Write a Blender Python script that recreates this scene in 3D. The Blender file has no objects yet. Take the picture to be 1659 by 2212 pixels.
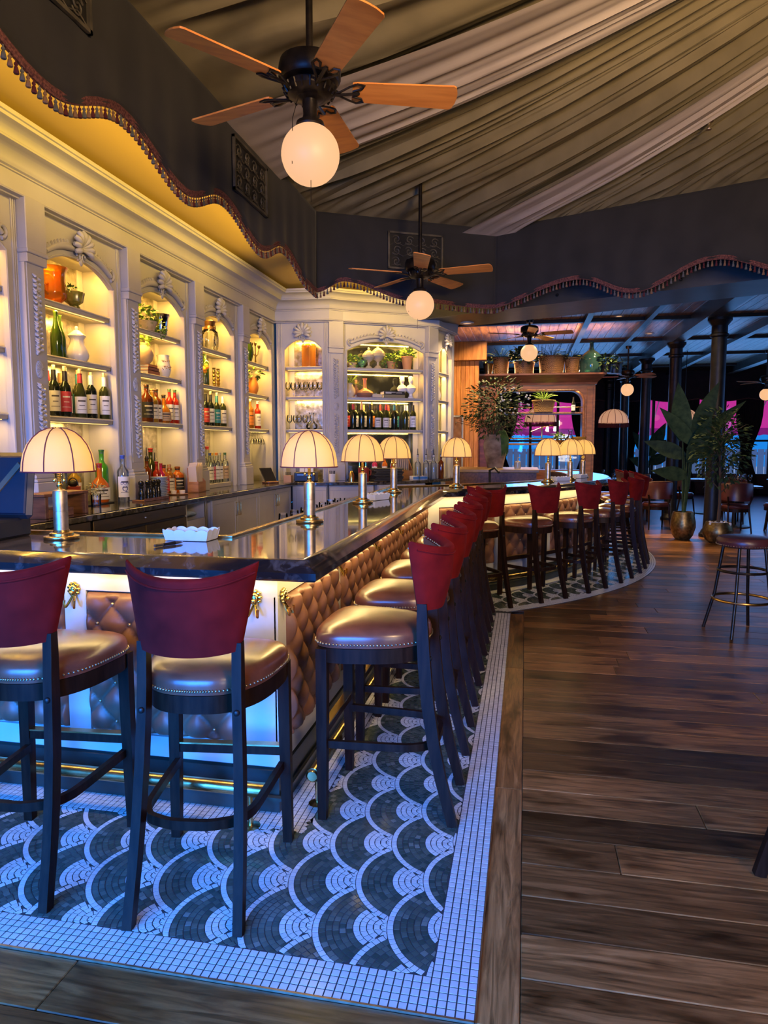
import bpy, bmesh, math, random
from mathutils import Vector, Matrix
random.seed(7)
PI = math.pi
scene = bpy.context.scene
COL = scene.collection

# ------------------------------------------------------------------ camera
cam_d = bpy.data.cameras.new('camera')
cam = bpy.data.objects.new('camera', cam_d)
COL.objects.link(cam)
cam.location = (0, 0, 1.48)
cam.rotation_euler = (math.radians(90 - 5.48), 0, math.radians(11.46))
cam_d.sensor_fit = 'HORIZONTAL'
cam_d.sensor_width = 36
cam_d.lens = 36 * 1500 / 1659
cam_d.clip_start = 0.02
scene.camera = cam

# ------------------------------------------------------------------ view
vs = scene.view_settings
vs.view_transform = 'Standard'
vs.look = 'None'
vs.gamma = 1
vs.use_curve_mapping = False
vs.exposure = 0.0
try:
    scene.cycles.use_denoising = True
    scene.cycles.use_adaptive_sampling = True
    scene.cycles.adaptive_threshold = 0.04
    scene.cycles.time_limit = 1200
    scene.cycles.max_bounces = 6
    scene.cycles.diffuse_bounces = 2
    scene.cycles.glossy_bounces = 2
    scene.cycles.transmission_bounces = 4
    scene.cycles.transparent_max_bounces = 16
    scene.cycles.sample_clamp_indirect = 4
    scene.cycles.caustics_reflective = False
    scene.cycles.caustics_refractive = False
except Exception:
    pass

# ------------------------------------------------------------------ world
world = bpy.data.worlds.new('sky')
scene.world = world
world.use_nodes = True
wn = world.node_tree
bg = wn.nodes['Background']
bg.inputs[0].default_value = (0.015, 0.27, 0.85, 1)
bg.inputs[1].default_value = 1.0

# ------------------------------------------------------------------ lights
def area(name, loc, aim, sx, sy, power, col, spread=PI):
    d = bpy.data.lights.new(name, 'AREA')
    d.shape = 'RECTANGLE'; d.size = sx; d.size_y = sy
    d.energy = power; d.color = col; d.spread = spread
    o = bpy.data.objects.new(name, d); COL.objects.link(o)
    o.location = loc
    v = Vector(aim) - Vector(loc)
    o.rotation_euler = v.to_track_quat('-Z', 'Y').to_euler()
    return o
def point(name, loc, power, col, radius=0.03):
    d = bpy.data.lights.new(name, 'POINT')
    d.energy = power; d.color = col; d.shadow_soft_size = radius
    o = bpy.data.objects.new(name, d); COL.objects.link(o); o.location = loc
    return o
WARM = (1.0, 0.66, 0.26)
LED = (1.0, 0.66, 0.2)
BLUE = (0.02, 0.22, 1.0)
# daylight through the street window behind the photographer
area('daylight_window_near', (-1.55, -1.72, 1.30), (-1.2, 1.75, 0.0), 2.9, 1.9, 250, BLUE, 1.5)
area('floor_fill_side', (2.9, -1.72, 1.3), (2.3, 3.4, 0.0), 2.1, 1.9, 40, (1.0, 0.84, 0.66), 1.7)  # added warm fill that brightens the plank floor
# daylight through the far windows of the dining room
area('daylight_window_far', (3.2, 21.4, 2.1), (2.6, 12, 1.6), 8.0, 1.8, 150, (0.12, 0.40, 1.0))
area('ceiling_fill_right', (8.6, 14.0, 2.2), (2.0, 13.5, 2.2), 6.0, 1.8, 60, (0.16, 0.38, 1.0))  # added blue fill at the closed right wall, tinting the plank ceiling
sun_d = bpy.data.lights.new('sun', 'SUN'); sun_d.energy = 3.5; sun_d.angle = .02; sun_d.color = (1, .95, .9)
sun = bpy.data.objects.new('sun', sun_d); COL.objects.link(sun); sun.rotation_euler = (math.radians(-8), 0, 0)
# warm strips hidden behind the valance wash the soffit and cornice
area('valance_strip_long', (-2.08, 3.0, 3.10), (-2.72, 3.0, 3.24), 6.8, 0.04, 23, (1.0, 0.62, 0.10), 1.7)
area('valance_strip_far', (-1.22, 7.12, 3.10), (-1.7, 8.0, 3.24), 1.8, 0.04, 11, (1.0, 0.62, 0.10), 1.7)

# ------------------------------------------------------------------ mesh builder
class MB:
    def __init__(s):
        s.v = []; s.f = []; s.m = []; s.cur = 0
    def add(s, vs, fs):
        b = len(s.v)
        s.v.extend([tuple(p) for p in vs])
        for f in fs:
            s.f.append(tuple(b + i for i in f)); s.m.append(s.cur)
        return s
    def box(s, x0, x1, y0, y1, z0, z1, M=None):
        vs = [(x0,y0,z0),(x1,y0,z0),(x1,y1,z0),(x0,y1,z0),(x0,y0,z1),(x1,y0,z1),(x1,y1,z1),(x0,y1,z1)]
        if M is not None: vs = [M @ Vector(p) for p in vs]
        return s.add(vs, [(0,3,2,1),(4,5,6,7),(0,1,5,4),(1,2,6,5),(2,3,7,6),(3,0,4,7)])
    def bbox(s, x0, x1, y0, y1, z0, z1, b=0.004, M=None):
        """box with chamfered edges"""
        b = min(b, (x1-x0)*.45, (y1-y0)*.45, (z1-z0)*.45)
        bm = bmesh.new()
        vs = [bm.verts.new(p) for p in [(x0,y0,z0),(x1,y0,z0),(x1,y1,z0),(x0,y1,z0),(x0,y0,z1),(x1,y0,z1),(x1,y1,z1),(x0,y1,z1)]]
        for f in [(0,3,2,1),(4,5,6,7),(0,1,5,4),(1,2,6,5),(2,3,7,6),(3,0,4,7)]: bm.faces.new([vs[i] for i in f])
        bmesh.ops.bevel(bm, geom=bm.edges[:], offset=b, segments=1, affect='EDGES', profile=0.5)
        s.bm(bm, M); bm.free(); return s
    def bm(s, bm, M=None):
        bm.verts.index_update()
        vs = [(M @ v.co) if M is not None else v.co.copy() for v in bm.verts]
        return s.add(vs, [[v.index for v in f.verts] for f in bm.faces])
    def lathe(s, prof, n=20, c=(0,0,0), M=None, cap=True, flute=None):
        """prof: list of (r,z)"""
        vs = []; fs = []
        for (r, z) in prof:
            for i in range(n):
                a = 2*PI*i/n
                rr = r * (flute(a, z) if flute else 1)
                p = Vector((rr*math.cos(a), rr*math.sin(a), z))
                vs.append((M @ p if M is not None else p) + Vector(c))
        for k in range(len(prof)-1):
            for i in range(n):
                j = (i+1) % n
                fs.append((k*n+i, k*n+j, (k+1)*n+j, (k+1)*n+i))
        if cap:
            if prof[0][0] > 1e-5: fs.append(tuple(range(n-1, -1, -1)))
            if prof[-1][0] > 1e-5: fs.append(tuple((len(prof)-1)*n+i for i in range(n)))
        return s.add(vs, fs)
    def tube(s, pts, r, n=8, closed=False, cap=True, flat=1.0):
        """sweep a circle along pts; r scalar or list"""
        pts = [Vector(p) for p in pts]; k = len(pts); vs = []; fs = []
        up = None
        for i, p in enumerate(pts):
            if closed: t = pts[(i+1) % k] - pts[(i-1) % k]
            else: t = pts[min(i+1, k-1)] - pts[max(i-1, 0)]
            t.normalize()
            if up is None:
                up = Vector((0,0,1)) if abs(t.z) < .9 else Vector((1,0,0))
            a = t.cross(up)
            if a.length < 1e-5: a = t.cross(Vector((0,1,0)))
            a.normalize(); b = a.cross(t); b.normalize(); up = b
            rr = r[i] if isinstance(r, (list, tuple)) else r
            for q in range(n):
                an = 2*PI*q/n
                vs.append(p + a*(rr*math.cos(an)) + b*(rr*flat*math.sin(an)))
        m = k if closed else k-1
        for i in range(m):
            i2 = (i+1) % k
            for q in range(n):
                q2 = (q+1) % n
                fs.append((i*n+q, i*n+q2, i2*n+q2, i2*n+q))
        if cap and not closed:
            fs.append(tuple(range(n-1, -1, -1))); fs.append(tuple((k-1)*n+q for q in range(n)))
        return s.add(vs, fs)
    def rect_sweep(s, pts, w, h, sides):
        """sweep rectangle (w across 'sides' dir, h along the normal) along pts. sides: unit vectors for w; w,h scalars or lists"""
        vs = []; fs = []; k = len(pts)
        for i, p in enumerate(pts):
            p = Vector(p); t = Vector(pts[min(i+1,k-1)]) - Vector(pts[max(i-1,0)]); t.normalize()
            a = Vector(sides[i] if isinstance(sides, list) else sides); b = t.cross(a).normalized()
            ww = w[i] if isinstance(w, (list,tuple)) else w; hh = h[i] if isinstance(h, (list,tuple)) else h
            for (u, v) in ((-1,-1),(1,-1),(1,1),(-1,1)):
                vs.append(p + a*(u*ww/2) + b*(v*hh/2))
        for i in range(k-1):
            for q in range(4):
                q2 = (q+1) % 4
                fs.append((i*4+q, i*4+q2, (i+1)*4+q2, (i+1)*4+q))
        fs.append((3,2,1,0)); fs.append(tuple((k-1)*4+q for q in range(4)))
        return s.add(vs, fs)
    def sphere(s, c, r, n=14, m=10, sc=(1,1,1), M=None):
        prof = []
        vs = []; fs = []
        c = Vector(c)
        for k in range(m+1):
            th = PI*k/m
            for i in range(n):
                a = 2*PI*i/n
                p = Vector((r*sc[0]*math.sin(th)*math.cos(a), r*sc[1]*math.sin(th)*math.sin(a), r*sc[2]*math.cos(th)))
                vs.append((M @ p if M is not None else p) + c)
        for k in range(m):
            for i in range(n):
                j = (i+1) % n
                fs.append((k*n+i, (k+1)*n+i, (k+1)*n+j, k*n+j))
        return s.add(vs, fs)
    def prism(s, poly, a, b, f):
        """extrude 2D poly between depths a,b ; f(u,v,w)->xyz"""
        n = len(poly)
        vs = [f(u, v, a) for u, v in poly] + [f(u, v, b) for u, v in poly]
        fs = [tuple(range(n-1, -1, -1)), tuple(range(n, 2*n))]
        for i in range(n):
            j = (i+1) % n
            fs.append((i, j, n+j, n+i))
        return s.add(vs, fs)
    def strip(s, rows):
        """grid surface from rows of points"""
        n = len(rows[0]); vs = [p for r in rows for p in r]; fs = []
        for k in range(len(rows)-1):
            for i in range(n-1):
                fs.append((k*n+i, k*n+i+1, (k+1)*n+i+1, (k+1)*n+i))
        return s.add(vs, fs)
    def mesh(s, name, mats, smooth=False, angle=None):
        me = bpy.data.meshes.new(name)
        me.from_pydata(s.v, [], s.f)
        if not isinstance(mats, (list, tuple)): mats = [mats]
        for m in mats: me.materials.append(m)
        if len(mats) > 1: me.polygons.foreach_set('material_index', s.m)
        bm = bmesh.new(); bm.from_mesh(me)
        bmesh.ops.remove_doubles(bm, verts=bm.verts, dist=1e-6)
        bmesh.ops.recalc_face_normals(bm, faces=bm.faces)
        if smooth:
            ang = math.radians(angle or 40)
            for f in bm.faces: f.smooth = True
            for e in bm.edges:
                if len(e.link_faces) == 2 and e.calc_face_angle(0) > ang: e.smooth = False
        bm.to_mesh(me); bm.free()
        me.update()
        return me

def link(name, me, parent=None, loc=(0,0,0), rot=(0,0,0)):
    o = bpy.data.objects.new(name, me); COL.objects.link(o)
    o.location = loc; o.rotation_euler = rot
    if parent is not None: o.parent = parent
    return o
def ob(name, mb, mats, parent=None, smooth=False, loc=(0,0,0), rot=(0,0,0), angle=None, label=None):
    o = link(name, mb.mesh(name, mats, smooth, angle), parent, loc, rot)
    if label: o['label'] = label
    return o
def tag(o, label=None, cat=None, group=None, kind=None):
    if label: o['label'] = label
    if cat: o['category'] = cat
    if group: o['group'] = group
    if kind: o['kind'] = kind
    return o
def thing(name, label, cat, loc=(0,0,0), rz=0, group=None):
    o = bpy.data.objects.new(name, None); COL.objects.link(o)
    o.empty_display_size = 0.1
    o.location = tuple(loc)+(0,)*(3-len(loc)); o.rotation_euler = (0, 0, rz)
    return tag(o, label, cat, group)
def one(name, mb, mats, label, cat, loc=(0,0,0), rz=0, group=None, smooth=False, angle=None):
    return tag(ob(name, mb, mats, None, smooth, loc, (0,0,rz), angle), label, cat, group)
def struct(name, mb, mats, smooth=False, label=None):
    return tag(ob(name, mb, mats, None, smooth), label, None, None, 'structure')
KIDS = {}
def copy_tree(o, parent=None, loc=None, rz=None, label=None):
    c = o.copy(); COL.objects.link(c); c.parent = parent
    if loc is not None: c.location = loc
    if rz is not None: c.rotation_euler = (0, 0, rz)
    if label: c['label'] = label
    for ch in [x for x in o.children]:
        copy_tree(ch, c)
    return c

# ------------------------------------------------------------------ materials
def nmat(name):
    m = bpy.data.materials.new(name); m.use_nodes = True
    nt = m.node_tree
    return m, nt, nt.nodes['Principled BSDF'], nt.nodes, nt.links
def setp(b, **k):
    for a, v in k.items():
        a = a.replace('_', ' ')
        if a in b.inputs:
            b.inputs[a].default_value = v
def pm(name, col, rough=.5, metal=0, **k):
    m, nt, b, N, L = nmat(name)
    b.inputs['Base Color'].default_value = (*col, 1); b.inputs['Roughness'].default_value = rough
    b.inputs['Metallic'].default_value = metal
    setp(b, **k)
    return m
def noisy(name, c1, c2, scale=8, rough=.5, metal=0, detail=4, stretch=(1,1,1), bump=0, lo=.35, hi=.65, coord='Object', distort=0, rand=0, rr=None, **k):
    """two-tone noise colour; rand = per-object brightness variation"""
    m, nt, b, N, L = nmat(name)
    tc = N.new('ShaderNodeTexCoord'); mp = N.new('ShaderNodeMapping'); mp.inputs['Scale'].default_value = stretch
    L.new(tc.outputs[coord], mp.inputs[0])
    vec = mp.outputs[0]
    if rand:
        oi = N.new('ShaderNodeObjectInfo'); ad = N.new('ShaderNodeVectorMath'); ad.operation = 'ADD'
        sc = N.new('ShaderNodeMath'); sc.operation = 'MULTIPLY'; sc.inputs[1].default_value = 37.0
        L.new(oi.outputs['Random'], sc.inputs[0]); L.new(mp.outputs[0], ad.inputs[0]); L.new(sc.outputs[0], ad.inputs[1]); vec = ad.outputs[0]
    nz = N.new('ShaderNodeTexNoise'); nz.inputs['Scale'].default_value = scale; nz.inputs['Detail'].default_value = detail
    nz.inputs['Distortion'].default_value = distort
    L.new(vec, nz.inputs['Vector'])
    cr = N.new('ShaderNodeValToRGB'); cr.color_ramp.elements[0].position = lo; cr.color_ramp.elements[1].position = hi
    cr.color_ramp.elements[0].color = (*c1, 1); cr.color_ramp.elements[1].color = (*c2, 1)
    L.new(nz.outputs['Fac'], cr.inputs[0])
    out = cr.outputs[0]
    if rand:
        mr = N.new('ShaderNodeMapRange'); mr.inputs['To Min'].default_value = 1-rand; mr.inputs['To Max'].default_value = 1+rand
        L.new(oi.outputs['Random'], mr.inputs['Value'])
        hv = N.new('ShaderNodeHueSaturation'); L.new(mr.outputs[0], hv.inputs['Value']); L.new(out, hv.inputs['Color']); out = hv.outputs[0]
    L.new(out, b.inputs['Base Color'])
    b.inputs['Roughness'].default_value = rough; b.inputs['Metallic'].default_value = metal
    if rr:
        mr2 = N.new('ShaderNodeMapRange'); mr2.inputs['To Min'].default_value = rr[0]; mr2.inputs['To Max'].default_value = rr[1]
        L.new(nz.outputs['Fac'], mr2.inputs['Value']); L.new(mr2.outputs[0], b.inputs['Roughness'])
    if bump:
        bp = N.new('ShaderNodeBump'); bp.inputs['Strength'].default_value = bump; bp.inputs['Distance'].default_value = .01
        L.new(nz.outputs['Fac'], bp.inputs['Height']); L.new(bp.outputs[0], b.inputs['Normal'])
    setp(b, **k)
    return m
def emit(name, col, strength):
    m, nt, b, N, L = nmat(name)
    b.inputs['Base Color'].default_value = (*col, 1)
    b.inputs['Emission Color'].default_value = (*col, 1); b.inputs['Emission Strength'].default_value = strength
    return m
def glassm(name, col, rough=.02, alpha_mix=.0):
    """thin tinted glass: glossy coat over transparent, cheap and clear"""
    m, nt, b, N, L = nmat(name)
    out = N['Material Output']
    tr = N.new('ShaderNodeBsdfTransparent'); tr.inputs[0].default_value = (*col, 1)
    gl = N.new('ShaderNodeBsdfGlossy'); gl.inputs['Roughness'].default_value = rough; gl.inputs[0].default_value = (1,1,1,1)
    fr = N.new('ShaderNodeFresnel'); fr.inputs[0].default_value = 1.5
    mx = N.new('ShaderNodeMixShader'); L.new(fr.outputs[0], mx.inputs[0]); L.new(tr.outputs[0], mx.inputs[1]); L.new(gl.outputs[0], mx.inputs[2])
    if alpha_mix:
        df = N.new('ShaderNodeBsdfPrincipled'); df.inputs['Base Color'].default_value = (*col, 1); df.inputs['Roughness'].default_value = .12
        m2 = N.new('ShaderNodeMixShader'); m2.inputs[0].default_value = alpha_mix
        L.new(mx.outputs[0], m2.inputs[1]); L.new(df.outputs[0], m2.inputs[2]); L.new(m2.outputs[0], out.inputs[0])
    else:
        L.new(mx.outputs[0], out.inputs[0])
    return m

M = {}
M['paint'] = noisy('white_cabinet_paint', (.44,.425,.41), (.49,.475,.455), 3, .42)
M['paint_bar'] = noisy('bar_white_paint', (.58,.58,.575), (.66,.65,.645), 5, .4)
M['soffit'] = pm('ochre_soffit', (.62,.44,.11), .7)
M['mirror'] = noisy('antique_mirror', (.30,.27,.20), (.62,.57,.46), 14, .16, .85, lo=.3, hi=.6, rr=(.06,.4))
M['counter'] = noisy('dark_granite', (.012,.011,.011), (.10,.09,.085), 22, .12, detail=8, lo=.42, hi=.72, Coat_Weight=.4, Coat_Roughness=.04)
M['bartop'] = noisy('bar_stone_top', (.055,.045,.034), (.24,.19,.13), 9, .07, detail=9, stretch=(1,.35,1), lo=.35, hi=.7, distort=1.2, Coat_Weight=.5, Coat_Roughness=.03)  # golden reflection of the lit shelving is put into this base colour
M['baredge'] = noisy('bar_stone_edge', (.010,.010,.013), (.16,.15,.15), 14, .16, detail=9, lo=.5, hi=.82, distort=.8, Coat_Weight=.5, Coat_Roughness=.05)
M['brass'] = noisy('aged_brass', (.50,.34,.12), (.78,.57,.26), 12, .26, 1)
M['brass_dull'] = noisy('aged_nickel_brass', (.46,.36,.23), (.66,.53,.35), 30, .44, 1)
M['gold'] = pm('polished_gold', (.85,.58,.18), .2, 1)
M['velvet'] = noisy('maroon_velvet', (.10,.004,.004), (.20,.009,.008), 9, .85, detail=3, lo=.3, hi=.7, Specular_IOR_Level=.1, Sheen_Weight=.05, Sheen_Roughness=.4, Sheen_Tint=(.9,.2,.2,1))
M['seat'] = noisy('cognac_seat_leather', (.10,.030,.018), (.19,.064,.034), 9, .30, detail=6, bump=.12, Coat_Weight=.35, Coat_Roughness=.22)
M['tuft'] = noisy('tufted_brown_leather', (.15,.068,.042), (.25,.115,.07), 6, .42, detail=5)
M['legwood'] = noisy('dark_stained_wood', (.012,.005,.003), (.026,.012,.007), 6, .42, stretch=(8,8,1), Specular_IOR_Level=.12)
M['plinth'] = noisy('dark_green_plinth', (.018,.024,.020), (.034,.042,.036), 5, .3)
M['grout'] = pm('dark_grout', (.035,.038,.045), .8)
M['valance'] = noisy('charcoal_valance_cloth', (.013,.0125,.012), (.020,.019,.018), 4, .85, Sheen_Weight=.1)
M['maroon_trim'] = noisy('maroon_braid', (.05,.010,.014), (.20,.075,.06), 90, .8)
M['tassel_red'] = pm('tassel_maroon', (.085,.010,.016), .8)
M['tassel_tan'] = pm('tassel_tan', (.22,.12,.07), .8)
M['tassel_grey'] = pm('tassel_grey', (.10,.10,.105), .8)
M['tent'] = noisy('olive_tent_cloth', (.20,.165,.085), (.27,.225,.12), 3, .85)
M['tent_white'] = noisy('cream_tent_cloth', (.54,.46,.38), (.60,.52,.43), 3, .85)
M['iron'] = noisy('black_iron', (.008,.008,.008), (.018,.017,.016), 9, .45, .3)
M['bronze'] = noisy('dark_bronze', (.010,.008,.007), (.030,.022,.016), 20, .35, .6)
M['blade'] = noisy('fan_blade_wood', (.60,.20,.035), (.78,.30,.06), 3, .42, stretch=(1,9,9))
M['globe'] = emit('lit_opal_globe', (1.0,.54,.26), .95)
M['globe'].node_tree.nodes['Principled BSDF'].inputs['Base Color'].default_value = (.1,.08,.06,1)
M['pinewood'] = noisy('honey_pine', (.36,.13,.03), (.60,.26,.07), 4, .4, stretch=(5,5,.6), detail=6, distort=.7, rand=.18)
M['redwood'] = noisy('red_brown_mahogany', (.10,.034,.018), (.20,.072,.036), 4, .35, stretch=(1,6,6), detail=6)
M['walnut'] = noisy('brown_walnut', (.12,.05,.025), (.23,.10,.05), 5, .4, stretch=(6,1,6))
M['black'] = pm('black_plastic', (.012,.012,.013), .35)
M['steel'] = pm('brushed_steel', (.55,.55,.56), .28, 1)
M['darkglass'] = pm('dark_glass', (.02,.02,.022), .06)
M['white_cer'] = pm('white_glaze', (.78,.75,.70), .16)
M['paper'] = pm('paper', (.80,.78,.74), .7)
M['leaf'] = noisy('green_leaf', (.035,.095,.018), (.09,.19,.035), 12, .45, rand=.25)
M['leaf_dark'] = noisy('dark_leaf', (.022,.048,.016), (.06,.095,.03), 12, .65, rand=.25, Specular_IOR_Level=.2)
M['leaf_bright'] = noisy('bright_ivy_leaf', (.10,.22,.03), (.26,.42,.07), 12, .5, rand=.25)
M['terracotta'] = noisy('terracotta', (.40,.13,.05), (.52,.19,.08), 8, .7)
M['wicker'] = None
# ================================================================== PLAN GEOMETRY
CC = Vector((-3.28, 10.05))          # centre of the rounded bar end
def arc_pt(R, a): return (CC.x + R*math.cos(a), CC.y + R*math.sin(a))
BAR_Y, BAR_X, BAR_R = 2.30, -0.71, 4.45
A_END = math.radians(20)
def bar_path(d, x_start=-2.5, na=34, ns=14):
    """plan polyline that runs parallel to the outer bar edge, d inside it"""
    y = BAR_Y + d; x = BAR_X - d; R = BAR_R - d
    dy = math.sqrt(R*R - (x-CC.x)**2); y2 = CC.y - dy
    P = [(x_start + (x-x_start)*i/ns, y) for i in range(ns)]
    P += [(x, y + (y2-y)*i/ns) for i in range(ns)]
    a0 = math.atan2(y2-CC.y, x-CC.x)
    P += [arc_pt(R, a0 + (A_END-a0)*i/na) for i in range(na+1)]
    return P
def loft(mb, prof, closed=True, caps=True, **k):
    rows = [[(x, y, z) for (x, y) in bar_path(d, **k)] for (d, z) in prof]
    if closed: rows.append(rows[0])
    mb.strip(rows)
    if caps and closed:
        n = len(rows[0])
        mb.add([r[0] for r in rows[:-1]], [tuple(range(len(rows)-1))])
        mb.add([r[-1] for r in rows[:-1]], [tuple(range(len(rows)-1))])
    return mb

# ================================================================== FLOOR
def floor_wood(name):
    m, nt, b, N, L = nmat(name)
    tc = N.new('ShaderNodeTexCoord'); oi = N.new('ShaderNodeObjectInfo')
    mu = N.new('ShaderNodeMath'); mu.operation = 'MULTIPLY'; mu.inputs[1].default_value = 53.0
    L.new(oi.outputs['Random'], mu.inputs[0])
    ad = N.new('ShaderNodeVectorMath'); ad.operation = 'ADD'; L.new(tc.outputs['Object'], ad.inputs[0]); L.new(mu.outputs[0], ad.inputs[1])
    mp = N.new('ShaderNodeMapping'); mp.inputs['Scale'].default_value = (.7, 9, 1); L.new(ad.outputs[0], mp.inputs[0])
    n1 = N.new('ShaderNodeTexNoise'); n1.inputs['Scale'].default_value = 4.5; n1.inputs['Detail'].default_value = 9; n1.inputs['Distortion'].default_value = 1.0
    n1.inputs['Roughness'].default_value = .62
    L.new(mp.outputs[0], n1.inputs['Vector'])
    mp2 = N.new('ShaderNodeMapping'); mp2.inputs['Scale'].default_value = (1.6, 4.2, 1); L.new(ad.outputs[0], mp2.inputs[0])
    n2 = N.new('ShaderNodeTexNoise'); n2.inputs['Scale'].default_value = 1.8; n2.inputs['Detail'].default_value = 3; L.new(mp2.outputs[0], n2.inputs['Vector'])
    cr = N.new('ShaderNodeValToRGB'); e = cr.color_ramp.elements
    e[0].position = .30; e[0].color = (.048,.022,.009,1); e[1].position = .72; e[1].color = (.38,.195,.082,1)
    k = e.new(.5); k.color = (.20,.095,.038,1)
    L.new(n1.outputs['Fac'], cr.inputs[0])
    kn = N.new('ShaderNodeValToRGB'); kn.color_ramp.elements[0].position = .32; kn.color_ramp.elements[0].color = (.30,.26,.24,1)
    kn.color_ramp.elements[1].position = .46; kn.color_ramp.elements[1].color = (1,1,1,1)
    L.new(n2.outputs['Fac'], kn.inputs[0])
    mx = N.new('ShaderNodeMixRGB'); mx.blend_type = 'MULTIPLY'; mx.inputs[0].default_value = 1; L.new(cr.outputs[0], mx.inputs[1]); L.new(kn.outputs[0], mx.inputs[2])
    mr = N.new('ShaderNodeMapRange'); mr.inputs['To Min'].default_value = .40; mr.inputs['To Max'].default_value = 1.9; L.new(oi.outputs['Random'], mr.inputs['Value'])
    hv = N.new('ShaderNodeHueSaturation'); hv.inputs['Saturation'].default_value = 1.08; L.new(mr.outputs[0], hv.inputs['Value']); L.new(mx.outputs[0], hv.inputs['Color'])
    L.new(hv.outputs[0], b.inputs['Base Color'])
    rr = N.new('ShaderNodeMapRange'); rr.inputs['To Min'].default_value = .22; rr.inputs['To Max'].default_value = .46; L.new(n1.outputs['Fac'], rr.inputs['Value']); L.new(rr.outputs[0], b.inputs['Roughness'])
    bp = N.new('ShaderNodeBump'); bp.inputs['Strength'].default_value = .25; bp.inputs['Distance'].default_value = .004
    L.new(n1.outputs['Fac'], bp.inputs['Height']); L.new(bp.outputs[0], b.inputs['Normal'])
    return m
M['plank'] = floor_wood('oak_plank')
subfloor = struct('floor', MB().box(-6, 9.2, -2.0, 24.2, -.10, -.013), M['black'])
PW = .183
random.seed(3)
rows = 0
y = 1.845 - PW*6
pl_n = 0
# planks beside the mosaic run across the room; built up to the far tables
while y < 12.2:
    x_lo = .014 if 1.60 < y < 6.1 else (-2.3 if y < 2 else .2 if y < 8 else .9)
    x = x_lo - (random.random()*.6 if x_lo != .014 else 0)
    x_hi = 1.3 + .44*y + .5
    first = True
    while x < x_hi:
        ln = random.uniform(1.1, 2.1) if not first else random.uniform(.5, 2.0)
        if abs(y-2.39+.0) < .08 and first: ln = .34 + .0
        first = False
        mb = MB().bbox(-ln/2+.001, ln/2-.001, -PW/2+.0012, PW/2-.0012, -.012, 0, .0028)
        yy = y + PW/2
        if y + PW > 1.665 and y < 1.665 and x < -.1:   # row cut along the front of the mosaic
            h = 1.66 - y
            mb = MB().bbox(-ln/2+.001, ln/2-.001, -h/2+.001, h/2-.001, -.012, 0, .0015); yy = y + h/2
            if x + ln > -.1: ln = -.1 - x + .112; mb = MB().bbox(-ln/2+.001, ln/2-.001, -h/2, h/2, -.012, 0, .0015)
        ob('plank', mb, M['plank'], subfloor, loc=(x+ln/2, yy, 0)); pl_n += 1
        x += ln
    y += PW
# border board along the mosaic
for (a, b_) in ((1.665, 2.93), (2.93, 4.6), (4.6, 6.12)):
    mb = MB().bbox(-(b_-a)/2+.001, (b_-a)/2-.001, -.056, .056, -.012, .0005, .0015)
    ob('border_board', mb, M['plank'], subfloor, loc=(-.043, (a+b_)/2, 0), rot=(0,0,PI/2))
# far floor, planks too small to tell apart
def far_floor():
    m, nt, b, N, L = nmat('far_oak_floor')
    tc = N.new('ShaderNodeTexCoord'); br = N.new('ShaderNodeTexBrick')
    br.inputs['Scale'].default_value = 1; br.inputs['Brick Width'].default_value = 1.7; br.inputs['Row Height'].default_value = .183
    br.inputs['Color1'].default_value = (.13,.058,.028,1); br.inputs['Color2'].default_value = (.075,.032,.016,1); br.inputs['Mortar'].default_value = (.01,.006,.004,1)
    br.inputs['Mortar Size'].default_value = .004
    L.new(tc.outputs['Object'], br.inputs['Vector']); L.new(br.outputs['Color'], b.inputs['Base Color']); b.inputs['Roughness'].default_value = .28
    return m
tag(ob('far_planks', MB().box(-2, 9.2, y, 24, -.012, 0).box(6.9, 9.2, -1.9, y, -.012, 0), far_floor(), subfloor), kind='stuff')

# ---- mosaic
def tilemat(name, c1, c2, rough, c3=None):
    m, nt, b, N, L = nmat(name)
    at = N.new('ShaderNodeAttribute'); at.attribute_name = 'rnd'
    cr = N.new('ShaderNodeValToRGB'); cr.color_ramp.elements[0].color = (*c1,1); cr.color_ramp.elements[1].color = (*c2,1)
    if c3:
        k = cr.color_ramp.elements.new(.93); k.color = (*c2,1); cr.color_ramp.elements[2].color = (*c3,1)
    L.new(at.outputs['Fac'], cr.inputs[0]); L.new(cr.outputs[0], b.inputs['Base Color'])
    b.inputs['Roughness'].default_value = rough
    return m
M['tile_white'] = tilemat('white_mosaic_tile', (.60,.60,.59), (.72,.71,.69), .22)
M['tile_green'] = tilemat('green_marble_mosaic_tile', (.040,.066,.054), (.105,.130,.105), .16, (.20,.22,.19))
TS = .0254
def d_out(x, y):
    dd = 5.0 - math.hypot(x-CC.x, y-CC.y)
    return min(y-1.665, max(-.10-x, dd))
BODY = .24
bx, by, bR = BAR_X-BODY, BAR_Y+BODY+.02, BAR_R-BODY
def d_in(x, y):
    return min(max(x-bx, by-y), math.hypot(x-CC.x, y-CC.y)-bR)
white_q, green_q = [], []
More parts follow.
